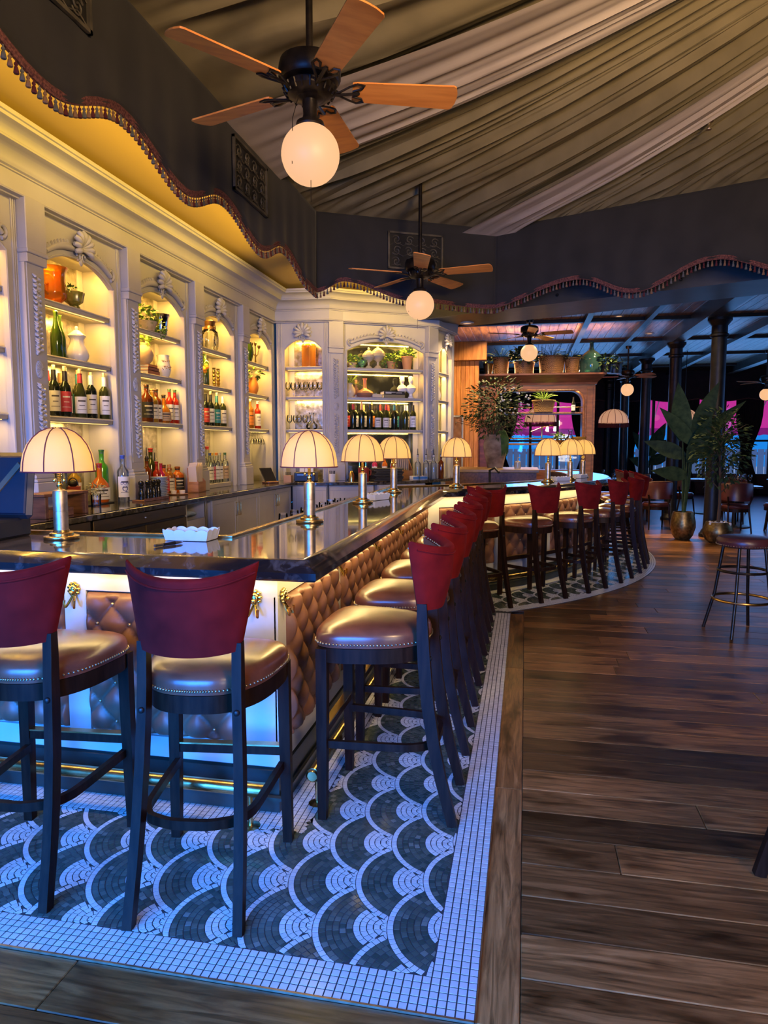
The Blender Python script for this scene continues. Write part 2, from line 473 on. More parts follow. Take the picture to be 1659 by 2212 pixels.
# fan scales
FR = .229; EA = math.radians(9); ex = Vector((math.cos(EA), math.sin(EA))); ey = Vector((-math.sin(EA), math.cos(EA)))
org = Vector((-.39, 1.964)); NR = 11; tt = FR/NR
random.seed(11)
for j in range(-24, 34):
    for i in range(-30, 60):
        c = org + ex*(j*FR/2) + ey*((2*i + (j % 2))*FR)
        if c.x < -2.9 or c.x > 2.1 or c.y < 1.5 or c.y > 11.7: continue
        if d_out(c.x, c.y) < -.25 or d_in(c.x, c.y) < -.25: continue
        over = [c + ex*FR/2 + ey*FR, c + ex*FR/2 - ey*FR, c + ex*FR, c+ex*FR+ey*2*FR, c+ex*FR-ey*2*FR]
        for k in range(NR):
            r = FR - (k+.5)*tt
            n = max(3, round(PI*r*1.12/tt))
            for q in range(n):
                a = PI + EA + (-1 + 2*(q+.5)/n)*PI*.56
                p = c + Vector((math.cos(a), math.sin(a)))*r
                da = (PI*1.12/n)/2 - .0013/r; g = tt/2-.0013
                quad = [c + Vector((math.cos(a+s*da), math.sin(a+s*da)))*(r+w*g) for (s, w) in ((-1,-1),(-1,1),(1,1),(1,-1))]
                if d_out(p.x, p.y) < .120 or d_in(p.x, p.y) < .145: continue
                moved = 0
                for o in over:          # trim against the neighbouring scales laid over this one
                    for m_ in range(4):
                        d_ = quad[m_]-o
                        if d_.length < FR+.0006: quad[m_] = o + d_.normalized()*(FR+.0006); moved += 1
                for m_ in range(4):     # trim against the straight and curved borders
                    v_ = quad[m_]
                    if v_.y < 1.665+.1285: v_ = Vector((v_.x, 1.665+.1285))
                    if v_.y < 6.2 and v_.x > -.10-.1285: v_ = Vector((-.10-.1285, v_.y))
                    dd_ = v_-CC
                    if v_.y >= 6.2 and dd_.length > 5.0-.1285: v_ = CC + dd_.normalized()*(5.0-.1285)
                    if v_.x < bx and v_.y > by-.1540: v_ = Vector((v_.x, by-.1540))
                    elif bx <= v_.x < bx+.1540 and by-.154 < v_.y < 6.5: v_ = Vector((bx+.1540, v_.y)) if v_.y > by-.05 else v_
                    quad[m_] = v_
                ar = abs((quad[2]-quad[0]).cross(quad[3]-quad[1]))/2
                if ar < .22*tt*tt: continue
                (white_q if (k == 0 or k >= 6) else green_q).append(quad)
# square tiles: outer border (5 rows) and inner white band along the plinth (6 rows)
single = []
def sq(cx, cy, ax, s=TS-.0034):
    ax = Vector(ax); ay = Vector((-ax.y, ax.x)); c = Vector((cx, cy))
    return [c - ax*s/2 - ay*s/2, c + ax*s/2 - ay*s/2, c + ax*s/2 + ay*s/2, c - ax*s/2 + ay*s/2]
for r in range(5):
    o = (r+.5)*TS
    n = int((2.3-.1)/TS)
    for i in range(r, n):
        x = -.10 - (i+.5)*TS; single.append((x, 1.665+o, (1,0)))
    for i in range(r+1, int((6.13-1.665)/TS)):
        single.append((-.10-o, 1.665+(i+.5)*TS, (1,0)))
    R = 5.0-o; a = math.atan2(6.16-CC.y, -.10-o-CC.x); st = TS/R
    while a < math.radians(17):
        px_, py_ = arc_pt(R, a)
        if px_ > -.10-o or py_ > 6.17: single.append((px_, py_, (math.cos(a), math.sin(a))))
        a += st
inner = []
for r in range(6):
    o = (r+.5)*TS
    for i in range(-r-1, int(1.9/TS)): inner.append((bx - (i+.5)*TS, by-o, (1,0)))
    for i in range(-r, int((6.62-by)/TS)): inner.append((bx+o, by+(i+.5)*TS, (1,0)))
    R = bR+o; a = math.atan2(6.6-CC.y, bx+o-CC.x); st = TS/R
    while a < math.radians(17):
        inner.append((*arc_pt(R, a), (math.cos(a), math.sin(a)))); a += st
single.sort(key=lambda t: math.hypot(t[0], t[1]) + (9 if (t[0] < -1.45) else 0))
for t in single[300:] + inner: white_q.append(sq(*t))
mb = MB()
Pm = [(-2.9,1.665),(-.1,1.665),(-.1,6.19)] + [arc_pt(5.0, math.radians(-50.5+i*2)) for i in range(36)] + [(-2.9, 11)]
mb.prism(Pm, -.004, .0052, lambda u,v,w: (u,v,w))
mosaic = tag(ob('floor_mosaic', mb, M['grout']), kind='structure', label='blue-white bordered mosaic floor with green fan scales around the bar')
def tiles_mesh(name, quads, mat, z0=.002, z1=.0065):
    vs = []; fs = []; rv = []
    for q in quads:
        b = len(vs); c = (q[0]+q[1]+q[2]+q[3])/4
        for p in q: vs.append((p.x, p.y, z0))
        for p in q:
            p2 = c + (p-c)*.97; vs.append((p2.x, p2.y, z1))
        flip = (q[1]-q[0]).cross(q[2]-q[0]) < 0
        F = [(4,5,6,7),(0,1,5,4),(1,2,6,5),(2,3,7,6),(3,0,4,7)]
        for f in F: fs.append(tuple(b+i for i in (reversed(f) if flip else f)))
        w = random.random(); rv += [w]*5
    me = bpy.data.meshes.new(name); me.from_pydata(vs, [], fs); me.materials.append(mat)
    at = me.attributes.new('rnd', 'FLOAT', 'FACE'); at.data.foreach_set('value', rv)
    me.update(); return me
tag(link('white_tiles', tiles_mesh('white_tiles', white_q, M['tile_white']), mosaic), kind='stuff')
tag(link('green_tiles', tiles_mesh('green_tiles', green_q, M['tile_green']), mosaic), kind='stuff')
t_me = tiles_mesh('tile', [sq(0,0,(1,0))], M['tile_white'])
for t in single[:300]:
    link('tile', t_me, mosaic, (t[0], t[1], 0), (0,0,math.atan2(t[2][1], t[2][0])))
ob('edge_trim', MB().box(-2.9,-.098,1.660,1.666,0,.007).box(-.101,-.097,1.66,6.17,0,.007), M['brass_dull'], mosaic)

# ================================================================== WALLS
WP = M['paint']
M['darkwall'] = pm('dark_wall', (.030,.026,.024), .8)
M['wallpaper'] = noisy('aubergine_wall', (.030,.012,.014), (.05,.02,.022), 6, .8)
struct('wall_left', MB().box(-3.55,-3.33,-1.8,9.6,0,4.3), WP)
# street wall behind the photographer with two openings
mb = MB(); 
for (a, b_) in ((-6,-3.2),(-.2,1.6),(3.8,9.2)): mb.box(a,b_,-2.0,-1.8,0,4.4)
for (a, b_) in ((-3.2,-.2),(1.6,3.8)): mb.box(a,b_,-2.0,-1.8,0,.25); mb.box(a,b_,-2.0,-1.8,2.55,4.4)
struct('wall_back', mb, M['darkwall'])
struct('wall_right', MB().box(9.2,9.4,-2.0,24.2,0,4.4), M['darkwall'])
# far facade with window openings
WIN = [(-3.2,-1.2),(-.7,1.85),(3.31,4.47),(4.88,6.48),(6.64,8.5)]
mb = MB(); x = -6
for (a, b_) in WIN:
    mb.box(x,a,23.0,23.2,0,3.7); mb.box(a,b_,23.0,23.2,0,.55); mb.box(a,b_,23.0,23.2,2.95,3.7); x = b_
mb.box(x,9.2,23.0,23.2,0,3.7)
struct('wall_far', mb, M['wallpaper'])
struct('wall_far_left', MB().box(-6.2,-6,8,23.2,0,3.7), M['wallpaper'])
for i, (a, b_) in enumerate(WIN):
    fr = MB(); w = b_-a; nmul = 3 if w > 1.6 else 2
    for q in range(nmul+1):
        xx = a + w*q/nmul; fr.box(xx-.04, xx+.04, 23.03, 23.12, .55, 2.95)
    for zz in (.58, 1.62, 2.92): fr.box(a, b_, 23.035, 23.115, zz-.03, zz+.03)
    o = struct('window_%d' % (i+1), fr, M['iron'])
    for q in range(nmul):
        for (z0, z1) in ((.61,1.59),(1.65,2.89)):
            ob('pane', MB().box(a+w*q/nmul+.04, a+w*(q+1)/nmul-.04, 23.07, 23.08, z0, z1), M.setdefault('pane', glassm('window_glass', (.95,.97,1))), o)

# ================================================================== CEILINGS
P1 = Vector((-2.0, 6.6)); P2 = Vector((-.34, 7.50)); dB = Vector((.924,-.383))
P3 = P2 + dB*5.6
TPOLY = [Vector((-2.0,-1.7)), P1, P2, P3, Vector((6.6,2.4)), Vector((6.6,-.6)), Vector((5.4,-1.7))]
ZT, ZC = 3.70, 4.36; TC = Vector((3.2, 3.0))
def perim(n_per_m=34):
    out = []
    for i in range(len(TPOLY)):
        a = TPOLY[i]; b = TPOLY[(i+1) % len(TPOLY)]; n = max(2, int((b-a).length*n_per_m))
        if i >= 4: n = max(2, n//3)
        for k in range(n): out.append(a + (b-a)*k/n)
    out.append(TPOLY[0]); return out
random.seed(21)
PER = perim()
# fold phase along the perimeter
ph = [0]; 
for i in range(1, len(PER)):
    L_ = (PER[i]-PER[i-1]).length
    ph.append(ph[-1] + L_*(2*PI/.165)*(1+.45*math.sin(i*.054)+.3*math.sin(i*.018+1)))
def tent_pt(i, v, dz=0, fold=1):
    p = PER[i].lerp(TC, v)
    base = ZT + (ZC-ZT)*(v**.9) - .16*math.sin(PI*min(1, v*1.25))*(1 if v < .8 else 0)
    A = (.062*(1-v)**.6 + .014) * (min(1, v*9) if v < .11 else 1)
    ph2 = ph[i] + 2.2*v*math.sin(i*.038)
    f = (abs(math.sin(ph2/2))**.8)*1.0 + .45*math.sin(ph2*.37+2.0*v) + .25*math.sin(ph2*1.7+v*5)
    return (p.x, p.y, base + dz + fold*A*f)
NV = 22
mb = MB()
vv = [(k/NV)**1.15 for k in range(NV+1)]
vv[-1] = .985
mb.strip([[tent_pt(i, v) for i in range(len(PER))] for v in vv])
ceil = struct('ceiling', mb, M['tent'], True, 'draped olive tent cloth ceiling gathered in radial folds')
def per_idx(p):
    return min(range(len(PER)), key=lambda i: (PER[i]-Vector(p)).length)
def strip_cloth(pc, hw):
    ic = per_idx(pc); n = int(hw*34)
    mb = MB(); rows_ = []
    for v in vv:
        rows_.append([tent_pt(max(0, min(len(PER)-1, i)), v, -.07, .30) for i in range(ic-n, ic+n+1)])
    mb.strip(rows_)
    return ob('cream_cloth_strip', mb, M['tent_white'], ceil, True)
strip_cloth((-2, 5.05), .58)
strip_cloth((-.42, 7.46), .30)
struct('ceiling_roof', MB().box(-3.55,9.4,-2.0,9.6,4.42,4.5), M['darkwall'])
# soffit over the back bar
struct('ceiling_soffit', MB().box(-3.5,-2.03,-1.8,6.7,3.29,3.33).prism([(-3.5,6.7),(-2.03,6.7),(-.36,7.64),(-1.2,8.6),(-1.0,9.5),(-3.5,9.5)], 3.29, 3.33, lambda u,v,w:(u,v,w)), M['soffit'])

# ================================================================== VALANCE
def seg_pts():
    """(plan point, normal-side, arc length) samples along the valance from near left to far right"""
    S = []; s = 0
    for a, b in ((Vector((-2.0,-1.0)), P1), (P1, P2), (P2, P2+dB*4.6)):
        n = int((b-a).length/.03)
        for k in range(n): S.append((a+(b-a)*k/n, s+(b-a).length*k/n))
        s += (b-a).length
    S.append((P2+dB*4.6, s)); return S
# heights of the scalloped hem: (arc length, z); left run starts at y=-1
hem = []
for k in range(-1, 6):
    yk = 3.29 + 1.19*(k-1); hem += [(yk+1.0, 3.12), (yk+1.0+.66, 2.965)]
hem = [h for h in hem if 0 <= h[0] < 7.4]
sA = 7.6
hem = [(0, 3.0)] + hem + [(sA-.02, 2.95), (sA+.28, 3.075), (sA+.95, 2.93), (sA+1.75, 2.90)]
sB = sA + (P2-P1).length
hem += [(sB+.86, 3.09), (sB+1.42, 2.90), (sB+2.08, 3.10), (sB+2.75, 2.90), (sB+3.4, 3.1), (sB+4.7, 2.95)]
hem.sort()
def hem_z(s):
    for (a, za), (b, zb) in zip(hem, hem[1:]):
        if a <= s <= b:
            t = (s-a)/(b-a) if b > a else 0
            return za + (zb-za)*(1-math.cos(PI*t))/2
    return hem[-1][1]
val = thing('valance', 'charcoal cloth valance with scalloped tasselled hem hanging around the tent ceiling', 'valance', (0,0,0))
SP = seg_pts()
def val_rows(S):
    nz = 10; rows_ = []
    for k in range(nz+1):
        r_ = []
        for i, (p, s) in enumerate(S):
            z = 3.74 + (hem_z(s)-3.74)*k/nz
            w = .006*math.sin(s*23)*k/nz + .005*math.sin(s*9.7+1)*k/nz
            j = min(i+1, len(S)-1); t = (S[j][0]-S[j-1][0]).normalized(); n = Vector((t.y,-t.x))
            r_.append((p.x+n.x*w, p.y+n.y*w, z))
        rows_.append(r_)
    return rows_
nseg = [0, int(7.6/.03), int(7.6/.03)+int((P2-P1).length/.03), len(SP)-1]
for a, b in zip(nseg, nseg[1:]):
    S = SP[a:b+1]; mb = MB().strip(val_rows(S))
    o = ob('cloth_panel', mb, M['valance'], val, True)
    md = o.modifiers.new('thick', 'SOLIDIFY'); md.thickness = .012; md.offset = 0
# braid: two twisted cords
for off in (.006, .024):
    mb = MB().tube([(p.x, p.y, hem_z(s)+off) for (p, s) in SP], .0125, 6)
    ob('braid', mb, M['maroon_trim'], val, True)
def tassel(mat):
    mb = MB().lathe([(0,0),(.003,-.002),(.003,-.010),(.0075,-.014),(.008,-.020),(.0045,-.024),(.0075,-.030),(.0115,-.052),(.0095,-.055)], 8)
    return mb.mesh('tassel', mat, True)
tm = [tassel(M[k]) for k in ('tassel_red','tassel_grey','tassel_tan')]
TOT = SP[-1][1]; s = 3.25; k = 0
def at_s(s):
    if s < 7.6: return Vector((-2.0, -1.0+s))
    if s < sB: return P1 + (P2-P1).normalized()*(s-7.6)
    return P2 + dB*(s-sB)
while s < sB+2.9:
    p = at_s(s)
    link('tassel', tm[k % 3], val, (p.x, p.y, hem_z(s)-.004)); k += 1; s += .0335
# vents: pierced scroll grilles fixed on the valance
def grille(name, label, c, t, w, h):
    """c: centre (x,y,z), t: plan tangent"""
    g = thing(name, label, 'vent grille', (c[0], c[1], c[2]-h/2), math.atan2(t[1], t[0]), 'scroll vent grilles on the valance')
    mb = MB()
    for (a, b, z0, z1) in ((-w/2,w/2,0,.018),(-w/2,w/2,h-.018,h),(-w/2,-w/2+.018,0,h),(w/2-.018,w/2,0,h)):
        mb.box(a, b, -.032, -.012, z0, z1)
    ob('frame', mb, M['iron_g'], g)
    ob('dark_backing', MB().box(-w/2,w/2,-.014,-.010,0,h), M['black'], g)
    mb = MB(); nx, nzz = 4, 3
    cw, ch = (w-.05)/nx, (h-.05)/nzz
    for i in range(nx):
        for j in range(nzz):
            cx = -w/2+.025+cw*(i+.5); cz = .025+ch*(j+.5); sg = 1 if (i+j) % 2 else -1
            for s2 in (1,-1):
                pts = []
                for q in range(13):
                    tq = q/12; r = (.46-.36*tq)*min(cw,ch); an = sg*(tq*4.2+.5) + (0 if s2 == 1 else PI)
                    pts.append((cx + s2*.0*cw + r*math.cos(an), -.022, cz + r*math.sin(an)))
                mb.tube(pts, .0055, 5)
            mb.tube([(cx-cw/2,-.022,cz-ch/2),(cx,-.022,cz-.2*ch),(cx+cw/2,-.022,cz-ch/2)], .004, 4)
    tag(ob('scrollwork', mb, M['iron_g'], g))
    return g
M['iron_g'] = noisy('patinated_grille_iron', (.055,.049,.038), (.12,.105,.078), 12, .5, .3)
tA = (P2-P1).normalized()
grille('vent_grille', 'black scroll vent grille on valance above fan with opal globe, left of its pole', (-2.0, 4.93, 3.40), (0,1), .62, .36)
grille('vent_grille', 'black scroll vent grille at the upper left corner of the photo', (-2.0, 2.72, 3.52), (0,1), .62, .36)
grille('vent_grille', 'scroll vent grille on the far valance behind the smaller fan', (-1.12+.0, 7.08, 3.40), tA, .58, .36)
# ================================================================== BAR
bar = thing('bar_counter', 'long white bar counter with dark stone top and tufted leather panels', 'bar counter', (0,0,0))
ZB = 1.07
# stone top with a sloping edge
mb = MB(); mb.cur = 0
P_top = [(.065,ZB),(.073,ZB),(.56,ZB),(.57,ZB)]
rows_ = [[(x,y,z) for (x,y) in bar_path(d)] for (d,z) in P_top]
mb.strip(rows_)
mb.cur = 1
edge = [(.065,ZB),(.050,ZB-.003),(.012,ZB-.030),(.0,ZB-.038),(0,ZB-.062),(.008,ZB-.070),(.57,ZB-.070),(.57,ZB)]
mb.strip([[(x,y,z) for (x,y) in bar_path(d)] for (d,z) in edge])
for e in (0,-1):
    mb.add([(*bar_path(d)[e], z) for d,z in edge], [tuple(range(len(edge)))])
ob('stone_top', mb, [M['bartop'], M['baredge']], bar, True, angle=25)
ob('brass_inner_edge', loft(MB(), [(.555,ZB+.001),(.555,ZB+.010),(.580,ZB+.012),(.592,ZB+.004),(.592,ZB-.06),(.575,ZB-.06)]), M['brass'], bar, True)
# body
ob('body', loft(MB(), [(.24,.19),(.24,ZB-.071),(.56,ZB-.071),(.56,.0),(.30,.0),(.30,.19)]), M['paint_bar'], bar)
# raised rails
ob('top_rail', loft(MB(), [(.225,.885),(.225,.985),(.241,.985),(.241,.885)]), M['paint_bar'], bar)
ob('bottom_rail', loft(MB(), [(.225,.20),(.225,.285),(.241,.285),(.241,.20)]), M['paint_bar'], bar)
pl = ob('plinth', loft(MB(), [(.232,.0),(.232,.165),(.222,.170),(.222,.185),(.236,.192),(.30,.192),(.30,.0)]), M['plinth'], bar)
ob('plinth_moulding', loft(MB(), [(.216,.062),(.216,.075),(.224,.082),(.234,.082),(.234,.058)]), M['plinth'], bar)
# warm strip under the top
M['led'] = emit('warm_led_strip', (1.0,.62,.18), 1.6)
ob('led_strip', loft(MB(), [(.185,ZB-.072),(.185,ZB-.080),(.205,ZB-.080),(.205,ZB-.072)]), M['led'], bar)
def path_lights(d, z, power_per_m, name, aim_out=0.0):
    """short warm area strips below the bar top, along its path"""
    pts = bar_path(d, na=12, ns=5); out = []
    for a, b in zip(pts, pts[1:]):
        a = Vector(a); b = Vector(b); L_ = (b-a).length
        if L_ < .05: continue
        t = (b-a)/L_; n = Vector((t.y, -t.x)); c = (a+b)/2
        dd = bpy.data.lights.new(name, 'AREA'); dd.shape = 'RECTANGLE'; dd.size = L_*.95; dd.size_y = .03
        dd.energy = power_per_m*L_; dd.color = (1.0,.70,.26)
        o = bpy.data.objects.new(name, dd); COL.objects.link(o); o.location = (c.x, c.y, z)
        zax = Vector((n.x*aim_out, n.y*aim_out, 1)).normalized(); xax = Vector((t.x,t.y,0)); yax = zax.cross(xax)
        o.matrix_world = Matrix(((xax.x,yax.x,zax.x,c.x),(xax.y,yax.y,zax.y,c.y),(xax.z,yax.z,zax.z,z),(0,0,0,1)))
path_lights(.150, ZB-.083, 2.7, 'bar_strip_light')
# ---- panels
btn_me = MB().sphere((0,0,0), .0078, 8, 5).mesh('button', M['brass_dull'], True)
def tuft_panel(f, W, Hh, a, b, depth, nu, nv, name='tufted_panel', single=True):
    """f(u,v,h) -> world; diamond button tufting"""
    rows_ = []; 
    for j in range(nv+1):
        r_ = []
        for i in range(nu+1):
            u = W*i/nu; v = Hh*j/nv
            p = (u-W/2)/a + (v-Hh/2)/b; q = (u-W/2)/a - (v-Hh/2)/b
            h = (abs(math.sin(PI*p)*math.sin(PI*q)))**.42
            e = min(u, W-u, v, Hh-v); ed = min(1, e/.022); ed = math.sqrt(max(0, 1-(1-ed)**2))
            r_.append(f(u, v, depth*(.30+.70*h)*ed))
        rows_.append(r_)
    o = ob(name, MB().strip(rows_), M['tuft'], bar, True, angle=80)
    # buttons
    k = int(W/a)+2; l = int(Hh/b)*2+3; bt = MB()
    for m_ in range(-l, l+1):
        for n_ in range(-k*2, k*2+1):
            if (m_ + n_) % 2: continue
            u = W/2 + n_*a/2; v = Hh/2 + m_*b/2
            if u < .03 or u > W-.03 or v < .03 or v > Hh-.03: continue
            if single: link('button', btn_me, o, f(u, v, depth*.42))
            else: bt.sphere(f(u, v, depth*.42), .0075, 8, 5)
    if not single: tag(ob('buttons', bt, M['brass_dull'], o, True), kind='stuff')
    return o
FY = BAR_Y+.24
def post(f, u0, u1, z0=.28, z1=.89, name='stile'):
    mb = MB(); mb.add([f(u0,z0,0),f(u1,z0,0),f(u1,z1,0),f(u0,z1,0),f(u0,z0,.016),f(u1,z0,.016),f(u1,z1,.016),f(u0,z1,.016)],
        [(3,2,1,0),(4,5,6,7),(0,1,5,4),(1,2,6,5),(2,3,7,6),(3,0,4,7)])
    return ob(name, mb, M['paint_bar'], bar)
# front run (facing -y)
front = [(-2.43,-1.87),(-1.77,-1.085)]
ff = lambda u,z,h: (u, FY-h, z)
for (a, b) in front:
    tuft_panel(lambda u,v,h,a=a: (a+u, FY-.002-h, .29+v), b-a, .59, .145, .165, .045, 72, 60)
for (a, b) in ((-2.50,-2.43),(-1.87,-1.77),(-1.085,-.944)): post(ff, a, b)
# side run (facing +x)
SX = BAR_X-.24
fs_ = lambda u,z,h: (SX+h, u, z)
y = FY+.075; edges = [FY]
pan = []
for k in range(5):
    pan.append((y, y+.75)); y += .845
y_last = 6.62
for (a, b) in pan:
    b = min(b, y_last-.03)
    if b-a > .2: tuft_panel(lambda u,v,h,a=a: (SX+.002+h, a+u, .29+v), b-a, .59, .145, .165, .055, 64, 56)
prev = FY-.016
for (a, b) in pan + [(y_last, y_last)]:
    post(fs_, prev, a); prev = b
# rounded run
Rb = BAR_R-.24
a0 = math.atan2(math.sqrt(0)+6.66-CC.y, SX-CC.x)
n_arc = 7; span = (A_END - a0)/n_arc
for k in range(n_arc):
    aa = a0 + k*span + .024; ab = a0 + (k+1)*span - .004
    W = Rb*(ab-aa)
    tuft_panel(lambda u,v,h,aa=aa: (*arc_pt(Rb+.002+h, aa+u/Rb), .29+v), W, .59, .16, .175, .032, 56, 44, single=False)
    post(lambda u,z,h: (*arc_pt(Rb+h, u), z), aa-.028, aa)
# coat hooks with lion masks
def hook_mesh():
    mb = MB()
    mb.sphere((0,-.012,.03), .021, 12, 8, (.9,.55,1.15))
    for k in range(9):
        a = PI*2*k/9; mb.sphere((.021*math.cos(a), -.008, .034+.024*math.sin(a)), .0085, 6, 5)
    mb.sphere((0,-.026,.022), .009, 8, 6, (1,.8,.8)); mb.sphere((-.008,-.022,.037), .004, 6, 4); mb.sphere((.008,-.022,.037), .004, 6, 4)
    for sx in (-1,1):
        pts = []
        for q in range(11):
            t = q/10; an = -PI/2 + t*PI*.95
            pts.append((sx*(.005+.018*math.sin(t*PI*.5)), -.010-.030*math.sin(t*PI*.55), .005-.035*math.sin(t*2.4)-.012*t+ .028*max(0,t-.72)*3))
        mb.tube(pts, [.0055]*9+[.0055,.007], 7)
    return mb.mesh('coat_hook', M['gold'], True)
hm = hook_mesh()
for loc, rz in (((-1.82, FY-.016, .855), 0), ((-1.025, FY-.016, .855), 0), ((SX+.016, FY+.03, .855), PI/2), ((-2.465, FY-.016, .855), 0),
                ((SX+.016, pan[1][0]-.045, .855), PI/2), ((SX+.016, pan[2][0]-.045, .855), PI/2), ((SX+.016, pan[3][0]-.045, .855), PI/2)):
    link('coat_hook', hm, bar, loc, (0,0,rz))
for k in (1,2,3):
    aa = a0 + k*span + .010
    link('coat_hook', hm, bar, (*arc_pt(Rb+.016, aa), .855), (0,0,aa+PI/2))

# ---- foot rails
def foot_rail(label, pts, posts, endcaps):
    p0 = Vector(pts[0]); t = thing('foot_rail', label, 'foot rail', (p0.x, p0.y, 0), 0, 'brass foot rails')
    loc = lambda p: (p[0]-p0.x, p[1]-p0.y, p[2])
    ob('rail', MB().tube([loc(p) for p in pts], .026, 14), M['brass'], t, True)
    for c, d in endcaps:
        d = Vector(d).normalized(); c = Vector(c)
        ob('end_cap', MB().tube([loc(c+d*x) for x in (-.085,-.084,-.01,0,.003,.010)], [.026,.0295,.0295,.0295,.024,.020], 16), M['brass'], t, True)
    for p in posts:
        mb = MB().lathe([(.042,0),(.042,.005),(.030,.010),(.011,.012),(.011,.14)], 14, loc((p[0],p[1],0)))
        ob('floor_bracket', mb, M['brass'], t, True)
RZ = .155
foot_rail('brass foot rail along the front of the bar', [(-2.45,2.42,RZ),(-2.0,2.42,RZ),(-.96,2.42,RZ)], [(-1.02,2.42),(-2.2,2.42)], [((-.955,2.42,RZ),(1,0,0))])
foot_rail('brass foot rail along the long side of the bar', [(-.815,2.58,RZ),(-.815,4.5,RZ),(-.815,6.45,RZ)] , [(-.815,2.64),(-.815,3.9),(-.815,5.2)], [((-.815,2.575,RZ),(0,-1,0))])
RR = BAR_R-.105
foot_rail('brass foot rail curving around the rounded bar end', [(*arc_pt(RR, math.radians(-52+i*4)), RZ) for i in range(18)], [arc_pt(RR, math.radians(a)) for a in (-45,-28,-10)], [])

# ================================================================== BAR STOOLS
def seat_outline(n=56):
    """plan outline of the seat, bar side is +y"""
    pts = []
    for i in range(n):
        a = 2*PI*i/n; c, s = math.cos(a), math.sin(a)
        e = 4.2
        r = 1/((abs(c)**e + abs(s)**e)**(1/e))
        x, y = r*c, r*s
        w = .216 + .030*y - (.045*max(0,-y)**2.0)
        yy = .215*y + .035
        if y < 0: yy -= .012*(1-abs(x))
        pts.append(Vector((x*w, yy)))
    return pts
OUT = seat_outline()
def ring_surface(mb, scales_z):
    c = Vector((0,.035)); rows_ = []
    for (s, z) in scales_z:
        r_ = [((c+(p-c)*s).x, (c+(p-c)*s).y, z) for p in OUT]; r_.append(r_[0]); rows_.append(r_)
    mb.strip(rows_); return mb
def build_stool():
    t = thing('bar_stool', 'x', 'bar stool', (0,0,0), 0, 'maroon velvet bar stools around the bar')
    mb = MB(); ring_surface(mb, [(.90,.695),(1.0,.697),(1.012,.712),(1.012,.732),(.995,.746),(.955,.758),(.87,.768),(.68,.777),(.42,.782),(.15,.783),(.001,.783)])
    seat = ob('seat', mb, M['seat'], t, True, angle=70)
    mb = MB()
    for i, p in enumerate(OUT):
        q = OUT[(i+1) % len(OUT)]
        for f in (0, .5):
            c = p.lerp(q, f); cc = Vector((0,.035)); c = cc + (c-cc)*1.018
            mb.add([(c.x+dx*.0055, c.y+dy*.0055, .712+dz*.0055) for dx,dy,dz in ((1,0,0),(-1,0,0),(0,1,0),(0,-1,0),(0,0,1),(0,0,-1))],
                   [(0,2,4),(2,1,4),(1,3,4),(3,0,4),(2,0,5),(1,2,5),(3,1,5),(0,3,5)])
    tag(ob('nailhead_trim', mb, M['brass_dull'], seat, True, angle=120), kind='stuff')
    mb = MB(); ring_surface(mb, [(.90,.635),(.985,.636),(.988,.694),(.90,.695)])
    ob('apron', mb, M['legwood'], t, True)
    # legs
    for s in (-1,1):
        mb = MB().rect_sweep([(s*.205,.205,.69),(s*.208,.205,.4),(s*.214,.205,.0)], [.042,.040,.034], [.044,.042,.034], (1,0,0))
        ob('leg', mb, M['legwood'], t)
        zz = [(-.305,0),(-.285,.08),(-.258,.18),(-.228,.32),(-.203,.48),(-.188,.64),(-.183,.72),(-.180,.79),(-.179,.87)]
        pts = [(s*(.172-.022*min(1,z/.7)), y, z) for (y,z) in zz]
        mb = MB().rect_sweep(pts, [.030]*len(pts), [.038,.040,.043,.046,.048,.048,.046,.042,.036], (1,0,0))
        lg = ob('back_leg', mb, M['legwood'], t, True, angle=50)
        ob('bolt', MB().sphere((s*.151,-.214,.655), .010, 10, 6, (1,.55,1)), M['iron'], lg, True)
    # bent stretcher
    pts = [(-.196,.19,.30),(-.185,.0,.30),(-.175,-.13,.30),(-.14,-.20,.30),(-.06,-.232,.30),(.06,-.232,.30),(.14,-.20,.30),(.175,-.13,.30),(.185,0,.30),(.196,.19,.30)]
    fine = []
    for i in range(len(pts)-1):
        for k in range(4): fine.append(Vector(pts[i]).lerp(Vector(pts[i+1]), k/4))
    fine.append(Vector(pts[-1]))
    sm = [fine[0]] + [(fine[i-1]+fine[i]*2+fine[i+1])/4 for i in range(1,len(fine)-1)] + [fine[-1]]
    ob('bent_stretcher', MB().rect_sweep(sm, .030, .019, (0,0,1)), M['legwood'], t, True, angle=50)
    st = ob('front_stretcher', MB().bbox(-.195,.195,.190,.216,.335,.372,.003), M['legwood'], t)
    ob('brass_plate', MB().box(-.19,.19,.186,.219,.370,.3755), M['brass'], st)
    # backrest: curved upholstered panel with flared top wings
    def bp(u, v, side):
        # u -1..1 across, v 0..1 up
        w = .158 + .050*v
        x = u*w
        ybase = -.222 - .040*v + .115*abs(u)**2.2*(.40+.60*v)
        z = .845 + (.222 + .036*abs(u)**2.5)*v - .012*(1-u*u)*(1-v)
        th = .022*(1-.35*abs(u)**4)
        return (x, ybase + side*th - (.010 if side < 0 else 0)*math.sin(PI*min(1,max(0,v)))*(1-abs(u)**3), z)
    nu, nv = 22, 12
    prof = []
    for j in range(nv+1): prof.append((j/nv, -1))
    for q in range(1,6):
        prof.append((1 + .055*math.sin(PI*q/6), -math.cos(PI*q/6)))
    for j in range(nv, -1, -1): prof.append((j/nv, 1))
    rows_ = [[bp(-1+2*i/nu, v, s) for i in range(nu+1)] for (v, s) in prof]
    mb = MB(); mb.strip(rows_ + [rows_[0]])
    for e in (0,-1): mb.add([r[e] for r in rows_], [tuple(range(len(rows_)))])
    bk = ob('backrest', mb, M['velvet'], t, True, angle=60)
